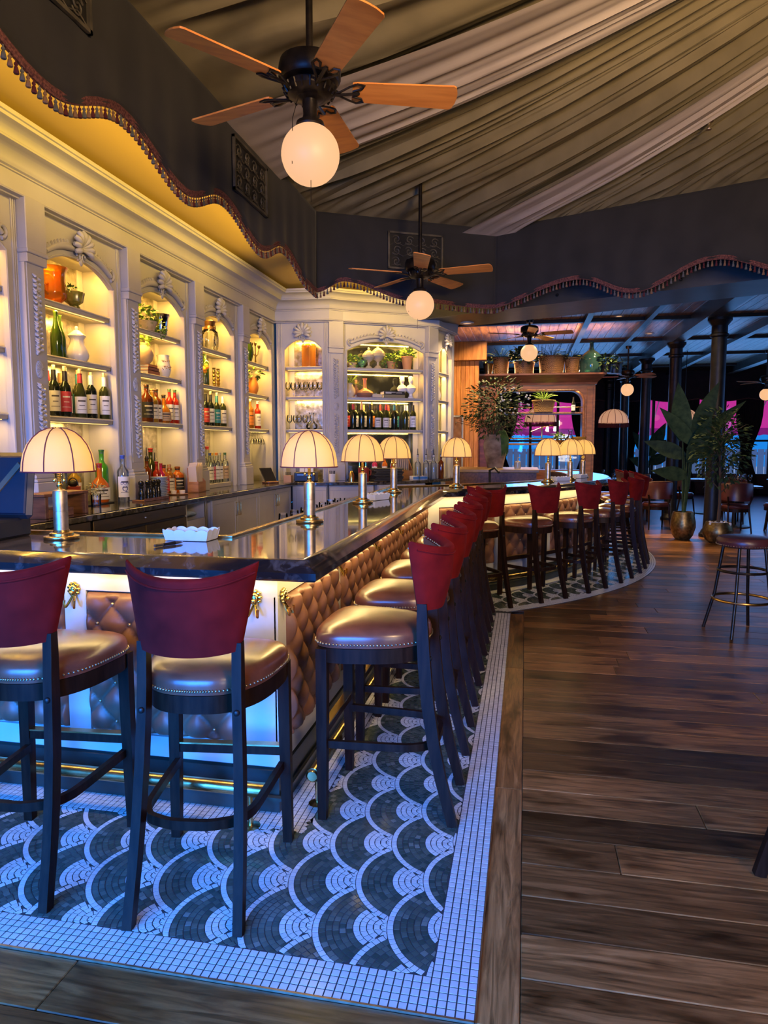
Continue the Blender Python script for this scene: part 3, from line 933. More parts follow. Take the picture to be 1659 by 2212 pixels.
    # inner face panel in leather with nailheads along the top
    rows_ = [[(lambda p: (p[0]*.94, p[1]+.004, p[2]))(bp(-1+2*i/nu, .06+.86*j/nv, 1)) for i in range(nu+1)] for j in range(nv+1)]
    ob('inner_panel', MB().strip(rows_), M['seat'], bk, True)
    mb = MB()
    for i in range(33):
        c = Vector(bp(-1+2*i/32, .945, 1)); c = Vector((c.x*.95, c.y+.003, c.z))
        mb.add([(c.x+dx*.005, c.y+dy*.005, c.z+dz*.005) for dx,dy,dz in ((1,0,0),(-1,0,0),(0,1,0),(0,-1,0),(0,0,1),(0,0,-1))],
                   [(0,2,4),(2,1,4),(1,3,4),(3,0,4),(2,0,5),(1,2,5),(3,1,5),(0,3,5)])
    tag(ob('nailhead_trim', mb, M['brass_dull'], bk, True, angle=120), kind='stuff')
    ob('piping', MB().tube([(lambda p:(p[0],p[1]-.003,p[2]))(bp(-1+2*i/nu, .93, -1)) for i in range(nu+1)], .004, 6), M['velvet'], bk, True)
    return t
stool0 = build_stool()
spots = [(-1.03, 2.125, math.radians(7), 'maroon velvet bar stool at the front of the bar, its whole back facing the camera'),
         (-1.665, 2.11, math.radians(5), 'maroon velvet bar stool cut off by the left edge of the photo')]
names = ['nearest', 'second', 'third', 'fourth', 'fifth', 'sixth']
for k in range(6):
    spots.append((-.555, 2.745+.638*k, PI/2, 'maroon velvet bar stool along the long bar side, %s from the bar corner' % names[k]))
an = ['first', 'second', 'third', 'fourth', 'fifth', 'sixth', 'seventh', 'eighth']
for k in range(8):
    a = math.radians(-51.7+8.4*k); 
    if k > 5: a += math.radians(3)
    x, y = arc_pt(BAR_R+.155, a)
    spots.append((x, y, a+PI/2, 'maroon velvet bar stool at the rounded bar end, %s counted from the straight row' % an[k]))
for i, (x, y, rz, lab) in enumerate(spots):
    if i == 0:
        stool0.location = (x, y, .0065); stool0.rotation_euler = (0,0,rz); stool0['label'] = lab
    else: copy_tree(stool0, None, (x, y, .0065), rz, lab)

# ================================================================== BAR LAMPS
def shade_mat():
    m, nt, b, N, L = nmat('lit_parchment_shade')
    out = N['Material Output']
    tr = N.new('ShaderNodeBsdfTranslucent'); tr.inputs[0].default_value = (.95,.64,.24,1)
    b.inputs['Base Color'].default_value = (.72,.54,.26,1); b.inputs['Roughness'].default_value = .7
    tc = N.new('ShaderNodeTexCoord'); nz = N.new('ShaderNodeTexNoise'); nz.inputs['Scale'].default_value = 9; L.new(tc.outputs['Object'], nz.inputs['Vector'])
    cr = N.new('ShaderNodeValToRGB'); cr.color_ramp.elements[0].color = (.78,.53,.17,1); cr.color_ramp.elements[1].color = (.95,.72,.34,1)
    L.new(nz.outputs['Fac'], cr.inputs[0]); L.new(cr.outputs[0], b.inputs['Emission Color']); b.inputs['Emission Strength'].default_value = .42
    mx = N.new('ShaderNodeMixShader'); mx.inputs[0].default_value = .5; L.new(b.outputs[0], mx.inputs[1]); L.new(tr.outputs[0], mx.inputs[2]); L.new(mx.outputs[0], out.inputs[0])
    return m
M['shade'] = shade_mat()
M['bulb'] = emit('warm_bulb', (1.0,.78,.42), 6)
SH = [(.150,.295),(.150,.300),(.147,.335),(.139,.375),(.124,.412),(.102,.443),(.074,.467),(.042,.481),(.012,.486),(.0,.486)]
def build_lamp():
    t = thing('bar_lamp', 'x', 'table lamp', (0,0,0), 0, 'domed brass bar lamps')
    ob('base', MB().lathe([(0,0),(.072,0),(.074,.004),(.074,.012),(.070,.015),(.050,.016),(.050,.026),(.046,.029),(.036,.031),(.033,.040)], 28), M['brass'], t, True, angle=35)
    col = ob('column', MB().lathe([(.0305,.038),(.0305,.120),(.0295,.121),(.0295,.124),(.0305,.125),(.0305,.205),(.028,.213),(.018,.218)], 24), M['brass_dull'], t, True, angle=35)
    mb = MB().lathe([(.012,.216),(.013,.222),(.009,.226),(.013,.232),(.013,.240),(.007,.245),(.006,.30),(.006,.36)], 12)
    for k in range(6): mb.lathe([(.007,.250+.008*k),(.0095,.254+.008*k),(.007,.258+.008*k)], 10, cap=False)
    ob('stem', mb, M['gold'], t, True)
    sh = ob('shade', MB().lathe(SH, 40, cap=False), M['shade'], t, True, angle=80)
    mb = MB()
    for k in range(8):
        a = PI*2*k/8 + .25
        mb.tube([((r+.0012)*math.cos(a), (r+.0012)*math.sin(a), z+.0008) for r, z in SH[:-1]], .0026, 5)
        ob('rib', mb, M['ribtrim'], sh, True); mb = MB()
    mb.tube([(.151*math.cos(2*PI*i/40), .151*math.sin(2*PI*i/40), .297) for i in range(40)], .0035, 6, closed=True)
    ob('rim_trim', mb, M['ribtrim'], sh, True)
    ob('bulb', MB().sphere((0,0,.375), .026, 12, 8, (1,1,1.2)), M['bulb'], t, True)
    for s in (-1,1):
        mb = MB().tube([(s*.024,0,.35),(s*.024,0,.262)], .0014, 5).sphere((s*.024,0,.256), .0075, 8, 6)
        ob('pull_chain', mb, M['gold'], t, True)
    return t
M['ribtrim'] = pm('maroon_ribbon', (.17,.022,.035), .7)
lamp0 = build_lamp()
def bl(a): return arc_pt(4.08, math.radians(a))
lamps = [(-2.0, 2.70, 'domed bar lamp with cream shade, nearest the left edge of the photo'),
         (-1.125, 3.547, 'domed bar lamp with yellow shade, first along the long side of the bar'),
         (-1.128, 4.80, 'domed bar lamp with yellow shade, second along the long side of the bar'),
         (-1.118, 5.94, 'domed bar lamp partly behind the second lamp, third along the long side'),
         (-.66, 6.84, 'domed cream bar lamp at the bend of the bar, right of the wall shelves'),
         (*bl(-30.0), 'yellow domed bar lamp in front of the wooden arch, leftmost of three'),
         (*bl(-21.0), 'yellow domed bar lamp in front of the wooden arch, rightmost of three'),
         (*bl(-10.5), 'yellow domed bar lamp half hidden between the two lamps before the arch')]
for i, (x, y, lab) in enumerate(lamps):
    if i == 0: lamp0.location = (x, y, ZB); lamp0['label'] = lab
    else: copy_tree(lamp0, None, (x, y, ZB), .3*i, lab)
    point('lamp_light', (x, y, ZB+.325), 1.4, (1.0,.70,.30), .02)

# ================================================================== CEILING FANS
def build_fan():
    t = thing('ceiling_fan', 'x', 'ceiling fan', (0,0,0), 0, 'ceiling fans with opal globes')
    # origin: blade plane centre
    mb = MB().lathe([(.03,.135),(.10,.13),(.128,.115),(.135,.09),(.135,.045),(.125,.030),(.10,.022)], 28)
    ob('motor', mb, M['bronze'], t, True, angle=35)
    mb = MB().lathe([(.10,.024),(.115,.01),(.112,-.012),(.085,-.030),(.06,-.036)], 24)
    for k in range(20):
        a = 2*PI*k/20; mb.tube([(.118*math.cos(a),.118*math.sin(a),.006),(.100*math.cos(a),.100*math.sin(a),-.026)], .005, 5)
    ob('vented_hub', mb, M['bronze'], t, True)
    for k in range(5):
        a = 2*PI*k/5; R = Matrix.Rotation(a, 4, 'Z') @ Matrix.Rotation(math.radians(-12), 4, 'X')
        mb = MB()
        # iron: two open loops like leaves
        for s in (-1,1):
            pts = [(.085,0,-.015),(.13,s*.012,-.010),(.17,s*.040,-.006),(.205,s*.058,-.004),(.235,s*.050,-.004),(.225,s*.030,-.004),(.19,s*.018,-.006),(.215,0,-.004)]
            mb.tube([R @ Vector(p) for p in pts], .0065, 6, flat=.6)
        mb.tube([R @ Vector(p) for p in ((.08,0,-.02),(.14,0,-.012),(.215,0,-.004))], .009, 6, flat=.6)
        ir = ob('blade_iron', mb, M['bronze'], t, True)
        pts = []
        n = 10
        L0, L1 = .185, .645
        out = [(L0,-.052),(L0+.01,-.058)] + [(L0+(L1-L0)*q/6, -.058-.014*q/6) for q in range(1,6)] + [(L1-.02,-.072),(L1-.006,-.064),(L1+.004,-.03),(L1+.006,0)]
        poly = out + [(x,-y) for x,y in reversed(out[:-1])]
        mb = MB().prism(poly, 0, .007, lambda u,v,w: R @ Vector((u,v,w)))
        ob('blade', mb, M['blade'], t)
    ob('fitter', MB().lathe([(.06,-.036),(.034,-.045),(.030,-.10),(.036,-.125),(.060,-.135),(.064,-.150),(.060,-.158)], 20), M['bronze'], t, True)
    ob('globe', MB().lathe([(.052,-.150),(.06,-.155)] + [(.128*math.sin(PI*(.15+.85*q/16)), -.270+.128*math.cos(PI*(.15+.85*q/16))) for q in range(17)], 28, cap=False), M['globe'], t, True)
    ob('pull_chain', MB().tube([(-.052,-.052,-.06),(-.075,-.075,-.15),(-.079,-.079,-.28),(-.079,-.079,-.34)], .0016, 5).tube([(.0,-.066,-.40),(.0,-.066,-.49)], .0014, 5), M['bronze'], t)
    return t
fan0 = build_fan()
def place_fan(fan, loc, rz, ztop, lab, sc=1):
    fan.location = loc; fan.rotation_euler = (0,0,rz); fan['label'] = lab; fan.scale = (sc,)*3
    h = (ztop-loc[2])/sc
    ob('pole', MB().tube([(0,0,.12),(0,0,h)], .016, 10).lathe([(.05,h-.06),(.06,h-.02),(.06,h)], 16), M['bronze'], fan, True)
fans = [((-.95,3.06,3.02), 18, 4.25, 'large ceiling fan nearest the camera with glowing opal globe', 1),
        ((-.95,6.30,3.00), -8, 4.0, 'ceiling fan before the far valance grille, second from the camera', 1),
        ((.03,11.75,3.27), -13, 3.52, 'ceiling fan close under the plank ceiling above the wooden arch', 1.07),
        ((2.05,15.3,2.90), 25, 3.52, 'small distant ceiling fan between the wooden arch and the columns', 1),
        ((5.1,16.6,2.85), 50, 3.52, 'distant ceiling fan at the right edge behind the thick column', 1)]
base_kids = list(fan0.children)
for i, (loc, dg, zt, lab, sc) in enumerate(fans):
    f = fan0 if i == 0 else copy_tree(fan0)
    fans[i] = (f, loc, dg, zt, lab, sc)
for f, loc, dg, zt, lab, sc in fans: place_fan(f, loc, math.radians(dg), zt, lab, sc)
# ================================================================== BACK BAR SHELVING
S = .73                              # the shelving is drawn in its own units, then set at this size
ZOFF = 1.48*(1-S)
def zs(z): return ZOFF + S*z
def bk(x, y, z=0): return (x*S, y*S, zs(z))
def thingb(*a, **k):
    t = thing(*a, **k); t.scale = (S,)*3; t.location = bk(*t.location); return t
SHZ = (1.742, 2.276, 2.755)         # tops of the three shelves
ZSPR, ZCRN, ZHEAD, ZCNT = 3.02, 3.185, 3.47, .91
def shell_mb(mb, cx, cz, r, y=-.012, lobes=9):
    """scallop shell standing proud of the face (toward -y)"""
    for k in range(lobes):
        a = math.radians(-22 + 224*k/(lobes-1)); d = Vector((math.cos(a), 0, math.sin(a)))
        L_ = r*(.86+.14*math.sin(PI*k/(lobes-1)))
        pts = [Vector((cx, y, cz)) + d*(L_*q/5) + Vector((0, -.42*r*math.sin(PI*(q/5)*.75), 0)) for q in range(6)]
        mb.tube(pts, [r*.06, r*.10, r*.145, r*.18, r*.195, r*.13], 7, flat=.9)
    for s in (-1,1):
        pts = []
        for q in range(12):
            t = q/11; rr = r*.26*(1-.75*t); an = -PI/2 + t*5.2
            pts.append((cx + s*(r*.30) + s*rr*math.cos(an)*-1, y-.012, cz - r*.42 + rr*math.sin(an)))
        mb.tube(pts, r*.07, 6)
    mb.sphere((cx, y-.01, cz-r*.75), r*.16, 8, 6, (1,.6,1.5))
    mb.sphere((cx, y-.02, cz), r*.16, 8, 6, (1,.8,1))
    return mb
def scroll_mb(mb, cx, cz, s, w, drop):
    """acanthus scroll that follows the arch away from the shell, s = side"""
    pts = []
    for q in range(10):
        t = q/9; pts.append((cx + s*(.10 + (w-.10)*t), -.014, cz + .035 - drop*t**1.5 + .02*math.sin(t*PI)))
    mb.tube(pts, [.028,.034,.038,.038,.036,.034,.032,.030,.028,.026], 8, flat=.9)
    ex_, ez_ = pts[-1][0], pts[-1][2]
    sp = []
    for q in range(16):
        t = q/15; rr = .060*(1-.8*t); an = -PI/2 + t*7.2
        sp.append((ex_ + s*(rr*math.cos(an)), -.016, ez_ + .02 + rr*math.sin(an)))
    mb.tube(sp, .017, 6)
    for q in range(2, 9):
        t = q/9; p = pts[q]
        mb.sphere((p[0], -.020, p[2]+.032), .020, 6, 5, (.7,.9,1.4))
    return mb
def arch_pts(a, b, n=18):
    """underside of the opening from left spring to right spring: small shoulders then a flat arch"""
    P = []
    m = (a+b)/2; w = (b-a)/2
    for i in range(n+1):
        t = -1+2*i/n
        P.append((m + w*t, ZSPR + (ZCRN-ZSPR)*(1-abs(t)**2.3)))
    return P
BAYS = []
def build_bay(name, label, p0, d, W, a, b, ornament='full', depth=.36, mirror=True, lit=1.0):
    """local frame: x along the wall, y into the wall, z up; opening between a and b"""
    d = Vector(d).normalized(); t = thingb('shelf_bay', label, 'shelving', (p0[0], p0[1], 0), math.atan2(d.y, d.x), 'arched white back bar shelving bays')
    # face frame
    ap = arch_pts(a, b)
    mb = MB()
    mb.box(0, a, 0, .05, ZCNT, ZSPR); mb.box(b, W, 0, .05, ZCNT, ZSPR)
    poly_l = [(0, ZSPR), (a, ZSPR)] ; 
    rows0 = [(0, ZSPR)] + ap + [(W, ZSPR)]
    front = [(x, 0, z) for x, z in rows0]; top = [(x, 0, ZHEAD) for x, z in rows0]
    mb.strip([front, top]); 
    mb.strip([[(x, .05, z) for x, z in rows0], [(x, .05, ZHEAD) for x, z in rows0]])
    mb.strip([front, [(x, .05, z) for x, z in rows0]])
    ob('face_frame', mb, WP, t)
    # bead around the opening
    ob('arch_bead', MB().tube([(a,-.004,ZCNT+.02),(a,-.004,ZSPR-.01)] + [(x,-.004,z) for x,z in ap] + [(b,-.004,ZSPR-.01),(b,-.004,ZCNT+.02)], .011, 6), WP, t, True)
    # reeded mouldings at the two edges
    mb = MB()
    for x in (a*.45, W-(W-b)*.45):
        for o_ in (-.022, 0, .022): mb.tube([(x+o_, -.004, ZCNT), (x+o_, -.004, ZHEAD-.02)], .009, 6)
    ob('edge_moulding', mb, WP, t, True)
    # carcass
    ia, ib = a-.03, b+.03
    ob('side_panel', MB().box(ia-.02, ia, .05, depth+.02, ZCNT, ZHEAD), WP, t)
    ob('side_panel', MB().box(ib, ib+.02, .05, depth+.02, ZCNT, ZHEAD), WP, t)
    ob('back_panel', MB().box(ia, ib, depth, depth+.02, ZCNT, ZHEAD), M['mirror'] if mirror == True else mirror, t)
    mb = MB()
    for x in (ia+.05, ib-.05): mb.box(x-.045, x+.045, depth-.012, depth, ZCNT, ZHEAD)
    ob('back_stile', mb, WP, t)
    ob('head_panel', MB().box(ia, ib, .05, depth, ZCRN+.03, ZCRN+.05), WP, t)
    for z in SHZ:
        sh = ob('shelf', MB().bbox(ia, ib, .055, depth, z-.05, z, .004).tube([(a-.002,.052,z-.012),(b+.002,.052,z-.012)], .010, 6), WP, t, True, angle=50)
        ob('led_strip', MB().box(a+.03, b-.03, .085, .097, z-.056, z-.0505), M['led'], sh)
    # ornaments
    m = (a+b)/2; w = (b-a)/2
    mb = MB(); shell_mb(mb, m, ZCRN+.085, .155)
    orn = ob('shell_ornament', mb, WP, t, True, angle=60)
    if ornament == 'full':
        for s in (-1,1): ob('scroll_ornament', scroll_mb(MB(), m, ZCRN+.03, s, w*.90, .115), WP, t, True, angle=60)
    # lights: warm strips behind the shelf lips and the arch
    rz = math.atan2(d.y, d.x)
    for z, pw in ((SHZ[0]-.06, .55), (SHZ[1]-.06, 1.0), (SHZ[2]-.06, 1.3), (ZCRN+.02, 1.5)):
        dd = bpy.data.lights.new('shelf_strip_light', 'AREA'); dd.shape = 'RECTANGLE'; dd.size = (b-a)*.9*S; dd.size_y = .015
        dd.energy = 5.2*pw*lit*(b-a); dd.color = (1.0, .52, .075) if z > 2.5 else (1.0, .60, .13)
        o = bpy.data.objects.new('shelf_strip_light', dd); COL.objects.link(o)
        nrm = Vector((-d.y, d.x)); c = Vector((p0[0], p0[1])) + d*m + nrm*.11
        o.location = bk(c.x, c.y, z); o.rotation_euler = (math.radians(18), 0, rz)
    return t
def loc2w(bay, x, y, z):
    R = Matrix.Rotation(bay.rotation_euler.z, 4, 'Z'); v = R @ Vector((x*S, y*S, 0)); return (bay.location.x+v.x, bay.location.y+v.y, zs(z))
XF = -4.06
nm = ['cut off by the left edge of the photo', 'with the wine bottles, behind the nearest lamp', 'with the whiskey bottles and flowered pitcher', 'with the fluted glass ewer', 'with the candelabra, next to the corner']
for k in range(5):
    y0 = 5.14 + 1.465*(k-1)
    BAYS.append(build_bay('shelf_bay', 'arched white shelving bay %s' % nm[k], (XF, y0), (0,1), 1.46, .22, 1.28))
F1 = Vector((-3.985,10.885)); F2 = Vector((-3.12,10.93)); F3 = Vector((-2.95,11.08)); F4 = Vector((-1.60,11.83)); F5 = Vector((-1.36,12.75))
M['mirror_dark'] = noisy('smoky_mirror', (.10,.12,.15), (.35,.42,.48), 3, .08, .9, lo=.45, hi=.62)
bayN = build_bay('shelf_bay', 'narrow arched shelving bay with rows of wine glasses', F1, F2-F1, (F2-F1).length, .13, .765, 'shell')
bayW = build_bay('shelf_bay', 'wide arched shelving bay with dark wine bottles and ivy pots', F3, F4-F3, (F4-F3).length, .085, 1.43, 'full', mirror=M['mirror_dark'])
bayR = build_bay('shelf_bay', 'arched shelving bay seen edge-on at the right end of the shelves', F4+Vector((.06,.08)), F5-F4, (F5-F4).length, .16, .80, 'shell', depth=.22)

# ---- pilasters
def garland(mb, z0, z1, w=.042):
    random.seed(int(z0*100))
    z = z0
    while z < z1:
        mb.sphere((random.uniform(-w,w)*.7, -.008, z), .016, 6, 4, (1,.8,1.2))
        s = 1 if int(z*60) % 2 else -1
        mb.tube([(0,-.004,z),(s*w*.6,-.020,z+.012),(s*w,-.006,z+.03)], [.008,.013,.006], 5)
        z += .019
    mb.tube([(0,-.003,z0),(.006,-.005,(z0+z1)/2),(0,-.003,z1)], .006, 5)
def oval(mb, cz, rx=.045, rz=.075):
    mb.sphere((0,-.002,cz), 1, 18, 8, (rx,.014,rz))
    for k in range(16):
        a = 2*PI*k/16; mb.tube([(0,-.016,cz),(rx*.6*math.cos(a),-.014,cz+rz*.6*math.sin(a)),(rx*.92*math.cos(a),-.006,cz+rz*.92*math.sin(a))], [.003,.006,.008], 5)
def build_pilaster(w=.23, depth=.07):
    t = thingb('pilaster', 'x', 'pilaster', (0,0,0), 0, 'carved white pilasters of the back bar')
    h = w/2
    ob('shaft', MB().box(-h,h,0,depth+.02,ZCNT,ZHEAD).bbox(-h+.018,h-.018,-.006,.004,1.30,2.98,.004), WP, t)
    ob('upper_block', MB().bbox(-h-.006,h+.006,-.018,depth,3.06,ZHEAD,.006).bbox(-h-.014,h+.014,-.028,depth,3.03,3.065,.006).bbox(-h-.006,h+.006,-.016,depth,2.955,3.03,.005), WP, t)
    ob('base', MB().bbox(-h-.02,h+.02,-.045,depth,ZCNT,1.17,.006).bbox(-h-.012,h+.012,-.034,depth,1.17,1.20,.008).bbox(-h-.006,h+.006,-.02,depth,1.20,1.235,.008), WP, t)
    mb = MB(); oval(mb, 3.275); ob('oval_medallion', MB() if False else (lambda m_: [oval(m_, 3.275) , m_][1])(MB()), WP, t, True)
    t.children[-1].location.y = -.018
    ob('oval_medallion', (lambda m_: [oval(m_, 2.11), m_][1])(MB()), WP, t, True, loc=(0,-.006,0))
    ob('carved_garland', (lambda m_: [garland(m_, 2.24, 2.86), m_][1])(MB()), WP, t, True, loc=(0,-.008,0))
    ob('carved_garland', (lambda m_: [garland(m_, 1.36, 1.98), m_][1])(MB()), WP, t, True, loc=(0,-.008,0))
    return t
pil0 = build_pilaster()
pn = ['left of the wine bottle bay', 'between the wine bottle and whiskey bays', 'between the whiskey and glass ewer bays', 'between the glass ewer and candelabra bays']
for k in range(4):
    y0 = 5.14 + 1.465*k + .03
    loc = (XF+.07, y0+.02, 0); lab = 'carved white pilaster %s' % pn[k]
    loc = bk(*loc)
    if k == 0: pil0.location = loc; pil0.rotation_euler = (0,0,PI/2); pil0['label'] = lab
    else: copy_tree(pil0, None, loc, PI/2, lab)
pc = (F2+F3)/2; dv = F3-F2
copy_tree(pil0, None, bk(pc.x+.02, pc.y-.03, 0), math.atan2(dv.y, dv.x)*.72, 'carved white pilaster between the narrow glass bay and wide bay')
pc = F4+Vector((.03,.03)); copy_tree(pil0, None, bk(pc.x+.0, pc.y-.02, 0), math.atan2((F5-F4).y,(F5-F4).x)*.75, 'carved white pilaster at the right end of the wide bay')

# ---- entablature, cornice (structure)
WALLP = [Vector((XF,1.0)), Vector((XF, F1.y)), F1.copy(), F2, F3, F4+Vector((.06,.03)), F5]
WALLP = [Vector((XF,1.0)), Vector((XF, F1.y+.0)), F2, F3, F4+Vector((.08,.05)), F5+Vector((.05,0))]
def off_path(P, o):
    out = []
    for i, p in enumerate(P):
        n1 = n2 = None
        if i > 0: t = (p-P[i-1]).normalized(); n1 = Vector((t.y,-t.x))
        if i < len(P)-1: t = (P[i+1]-p).normalized(); n2 = Vector((t.y,-t.x))
        if n1 is None: n1 = n2
        if n2 is None: n2 = n1
        b = (n1+n2); b = b/ (b.length**2) * 2 if b.length > 1e-4 else n1
        out.append(p + b*o)
    return out
def sweep(prof):
    rows_ = []
    for (o, z) in prof:
        rows_.append([bk(q.x, q.y, 3.44+(z-3.44)*.72) for q in off_path(WALLP, o)])
    return MB().strip(rows_)
struct('trim_1', sweep([(-.02,3.44),(.055,3.44),(.06,3.455),(.10,3.462),(.105,3.478),(.085,3.485),(.08,3.50),(.085,3.68),(.10,3.685),(.10,3.70),(.12,3.712),(.125,3.73)]), WP, label='white entablature board above the shelving')
cor = [(.12,3.725)]
for q in range(9):
    t = q/8; cor.append((.125+.10*(1-math.cos(t*PI/2)), 3.735+.13*math.sin(t*PI/2)))
cor += [(.235,3.87),(.255,3.875),(.258,3.895),(.245,3.90)]
for q in range(7):
    t = q/6; cor.append((.25+.09*(1-math.cos(t*PI/2)), 3.905+.09*math.sin(t*PI/2)))
cor += [(.36,4.0),(.365,4.03),(.38,4.035),(.385,4.075),(.36,4.085),(.10,4.085),(.10,4.24)]
tag(ob('trim_2', sweep(cor), WP, None, True, angle=30), 'white crown cornice washed by warm light under the ochre soffit', kind='structure')
# cornice end bracket against the beam
# ================================================================== BACK COUNTER AND CABINETS
def counter_path(o):
    P = [Vector((-3.50,1.2)), Vector((-3.50,10.36)), Vector((-3.0,10.36)), Vector((-2.32,10.66)), Vector((-1.62,11.32)), Vector((-1.15,12.5))]
    return off_path(P, o)
def csweep(prof, mats, name, parent, **k):
    mb = MB(); rows_ = [[bk(q.x,q.y,z) for q in counter_path(o)] for (o,z) in prof]
    mb.strip(rows_ + [rows_[0]]); return ob(name, mb, mats, parent, True, angle=30)
ct = thing('back_counter', 'dark speckled granite worktop running below the white shelving', 'worktop', (0,0,0))
mb = MB()
P = counter_path(0)
outer = [(q.x,q.y) for q in P]; inner_ = [(F5.x+.1,F5.y+.4), (F4.x,F4.y+.3), (F3.x,F3.y+.3), (F2.x,F2.y+.3), (-4.5,11.2), (-4.5,1.2)]
mb.prism(outer+inner_, ZCNT-.045, ZCNT, lambda u,v,w:bk(u,v,w))
ob('slab', mb, M['counter'], ct)
csweep([(.0,ZCNT),(.012,ZCNT-.006),(.012,ZCNT-.045),(.0,ZCNT-.052),(-.03,ZCNT-.052),(-.03,ZCNT)], M['counter'], 'front_edge', ct)
# cabinets under the counter
def door(t, x0, x1, z0, z1, hx, y=-.02, handle=True):
    d = ob('door', MB().bbox(x0,x1,y,0,z0,z1,.003), M['paint'], t)
    e = .06
    mb = MB()
    for (a,b,c,f) in ((x0,x1,z0,z0+e),(x0,x1,z1-e,z1),(x0,x0+e,z0+e,z1-e),(x1-e,x1,z0+e,z1-e)): mb.bbox(a,b,y-.008,y+.001,c,f,.003)
    ob('door_frame', mb, M['paint'], d)
    if handle:
        ob('handle', MB().tube([(hx,y-.008,z1-.24),(hx,y-.035,z1-.24),(hx,y-.035,z1-.08),(hx,y-.008,z1-.08)], .005, 8), M['brass'], d, True)
    return d
def cabinet(label, p0, rz, W, doors, handles=True, z1=.855, dp=.45):
    t = thingb('counter_cabinet', label, 'cabinet', (p0[0],p0[1],0), rz, 'white cabinets under the back counter')
    ob('body', MB().box(0,W,0,dp,-.44,z1).box(0.02,W-.02,.05,dp,-.547,-.44), M['paint'], t)
    w = W/doors
    for i in range(doors):
        hx = (i+1)*w-.045 if i % 2 == 0 else i*w+.045
        door(t, i*w+.006, (i+1)*w-.006, -.42, z1-.015, hx, handle=handles)
    return t
cabinet('white two-door cabinet with brass bar handles beside the drawer unit', (-3.60,7.52), PI/2, 1.45, 2)
cabinet('white two-door cabinet with brass bar handles next to the corner', (-3.60,8.99), PI/2, 1.33, 2)
cabinet('white cabinet under the narrow glass shelving bay', (-3.58,10.42), .0, .56, 1, False, dp=.2)
cabinet('white cabinet with black knobs under the wide shelving bay', (-2.98,10.42), math.atan2(.30,.68), .70, 1, False, dp=.2)
cabinet('white cabinet at the far right end of the back counter', (-2.28,10.72), math.atan2(.66,.70), .92, 1, False, dp=.2)
# open drawer unit
t = thingb('drawer_unit', 'white drawer unit with folded cloth in an open tray, beside the steel fridges', 'drawer unit', (-3.60,6.92,0), PI/2)
ob('body', MB().box(0,.44,.02,.45,-.547,.58).box(0,.012,-.01,.45,.58,.85).box(.43,.44,-.01,.45,.58,.85).box(0,.44,-.02,.45,.838,.855), M['paint'], t)
ob('drawer_front', MB().bbox(.01,.43,-.02,.02,.40,.66,.004), M['paint'], t)
ob('folded_cloth', MB().tube([(.05,.12,.69),(.22,.10,.725),(.40,.12,.70)], [.05,.065,.05], 8, flat=.5), pm('pale_blue_cloth', (.50,.62,.75), .8), t, True)
t = thingb('counter_gap_panel', 'dark gap with pipes between drawer unit and white cabinet', 'panel', (-3.60,7.37,0), PI/2)
ob('dark_panel', MB().box(0,.14,.10,.12,-.547,.85), M['black'], t); ob('pipe', MB().tube([(.10,.03,-.54),(.10,.03,.84)], .012, 8), M['steel'], t, True); ob('pipe', MB().tube([(.05,.05,-.54),(.05,.05,.84)], .010, 8), M['steel'], t, True)
# undercounter fridges, dark steel
for i, (y0, W) in enumerate(((3.6,1.60),(5.22,1.66))):
    t = thingb('bar_fridge', ['steel back bar fridge nearest the left edge of the photo', 'steel back bar fridge beside the white drawer unit'][i], 'fridge', (-3.585,y0,0), PI/2, 'steel back bar fridges')
    ob('cabinet', MB().box(0,W,.03,.45,-.547,.70).box(0,W,.0,.45,.70,.845), M['iron'], t)
    ob('grille_panel', MB().bbox(.01,W-.01,-.02,.0,.735,.845,.004), M['bronze_panel'] if 'bronze_panel' in M else M.setdefault('bronze_panel', pm('bronzed_steel', (.20,.15,.09), .3, 1)), t)
    for q in range(2):
        d = ob('door', MB().bbox(q*W/2+.006,(q+1)*W/2-.006,-.02,.03,-.47,.715,.004), M['bronze_panel'], t)
        ob('glass', MB().box(q*W/2+.07,(q+1)*W/2-.07,-.023,-.018,-.35,.65), M['darkglass'], d)
        ob('handle', MB().tube([(q*W/2+.03,-.02,.62),(q*W/2+.03,-.05,.62),(q*W/2+.03,-.05,.30),(q*W/2+.03,-.02,.30)], .007, 8), M['steel'], d, True)
    ob('lock', MB().sphere((W*.5,-.02,.79), .014, 10, 6), M['steel'], t, True)
# ================================================================== DINING ROOM BEYOND
M['beam'] = noisy('dark_painted_beam', (.030,.030,.026), (.050,.048,.042), 5, .4)
M['ceilplank'] = noisy('weathered_ceiling_plank', (.14,.070,.034), (.40,.22,.11), 3, .38, stretch=(7,.7,1), detail=6, distort=.6, rand=.35)
ZD = 3.72
L1 = Vector((-1.256, 8.48)); nB = Vector((.383,.924))
blk = MB()
a, b = L1, L1+dB*9.5
poly = [a, b, b+nB*.70, a+nB*.70+Vector((.25,0))]
blk.prism([(p.x,p.y) for p in poly], 3.0, 4.45, lambda u,v,w:(u,v,w))
bulk = struct('ceiling_bulkhead', blk, M['beam'])
for k in range(9):
    p = L1 + dB*(.45+.62*k); ob('bolt', MB().sphere((p.x-nB.x*.01,p.y-nB.y*.01,3.08), .016, 8, 6), M['iron'], bulk, True)
ob('lower_flange', MB().prism([(p.x,p.y) for p in (a-nB*.05, b-nB*.05, b+nB*.0, a+nB*.0)], 2.985, 3.01, lambda u,v,w:(u,v,w)), M['beam'], bulk)
q1 = L1+nB*.6; q2 = b+nB*.6
dc = struct('ceiling_dining', MB().prism([(-6,13.2),(-1.45,13.2),(q1.x,q1.y),(q2.x,q2.y),(9.2,4.5),(9.2,23.2),(-6,23.2)], ZD+.02, ZD+.10, lambda u,v,w:(u,v,w)), M['black'])
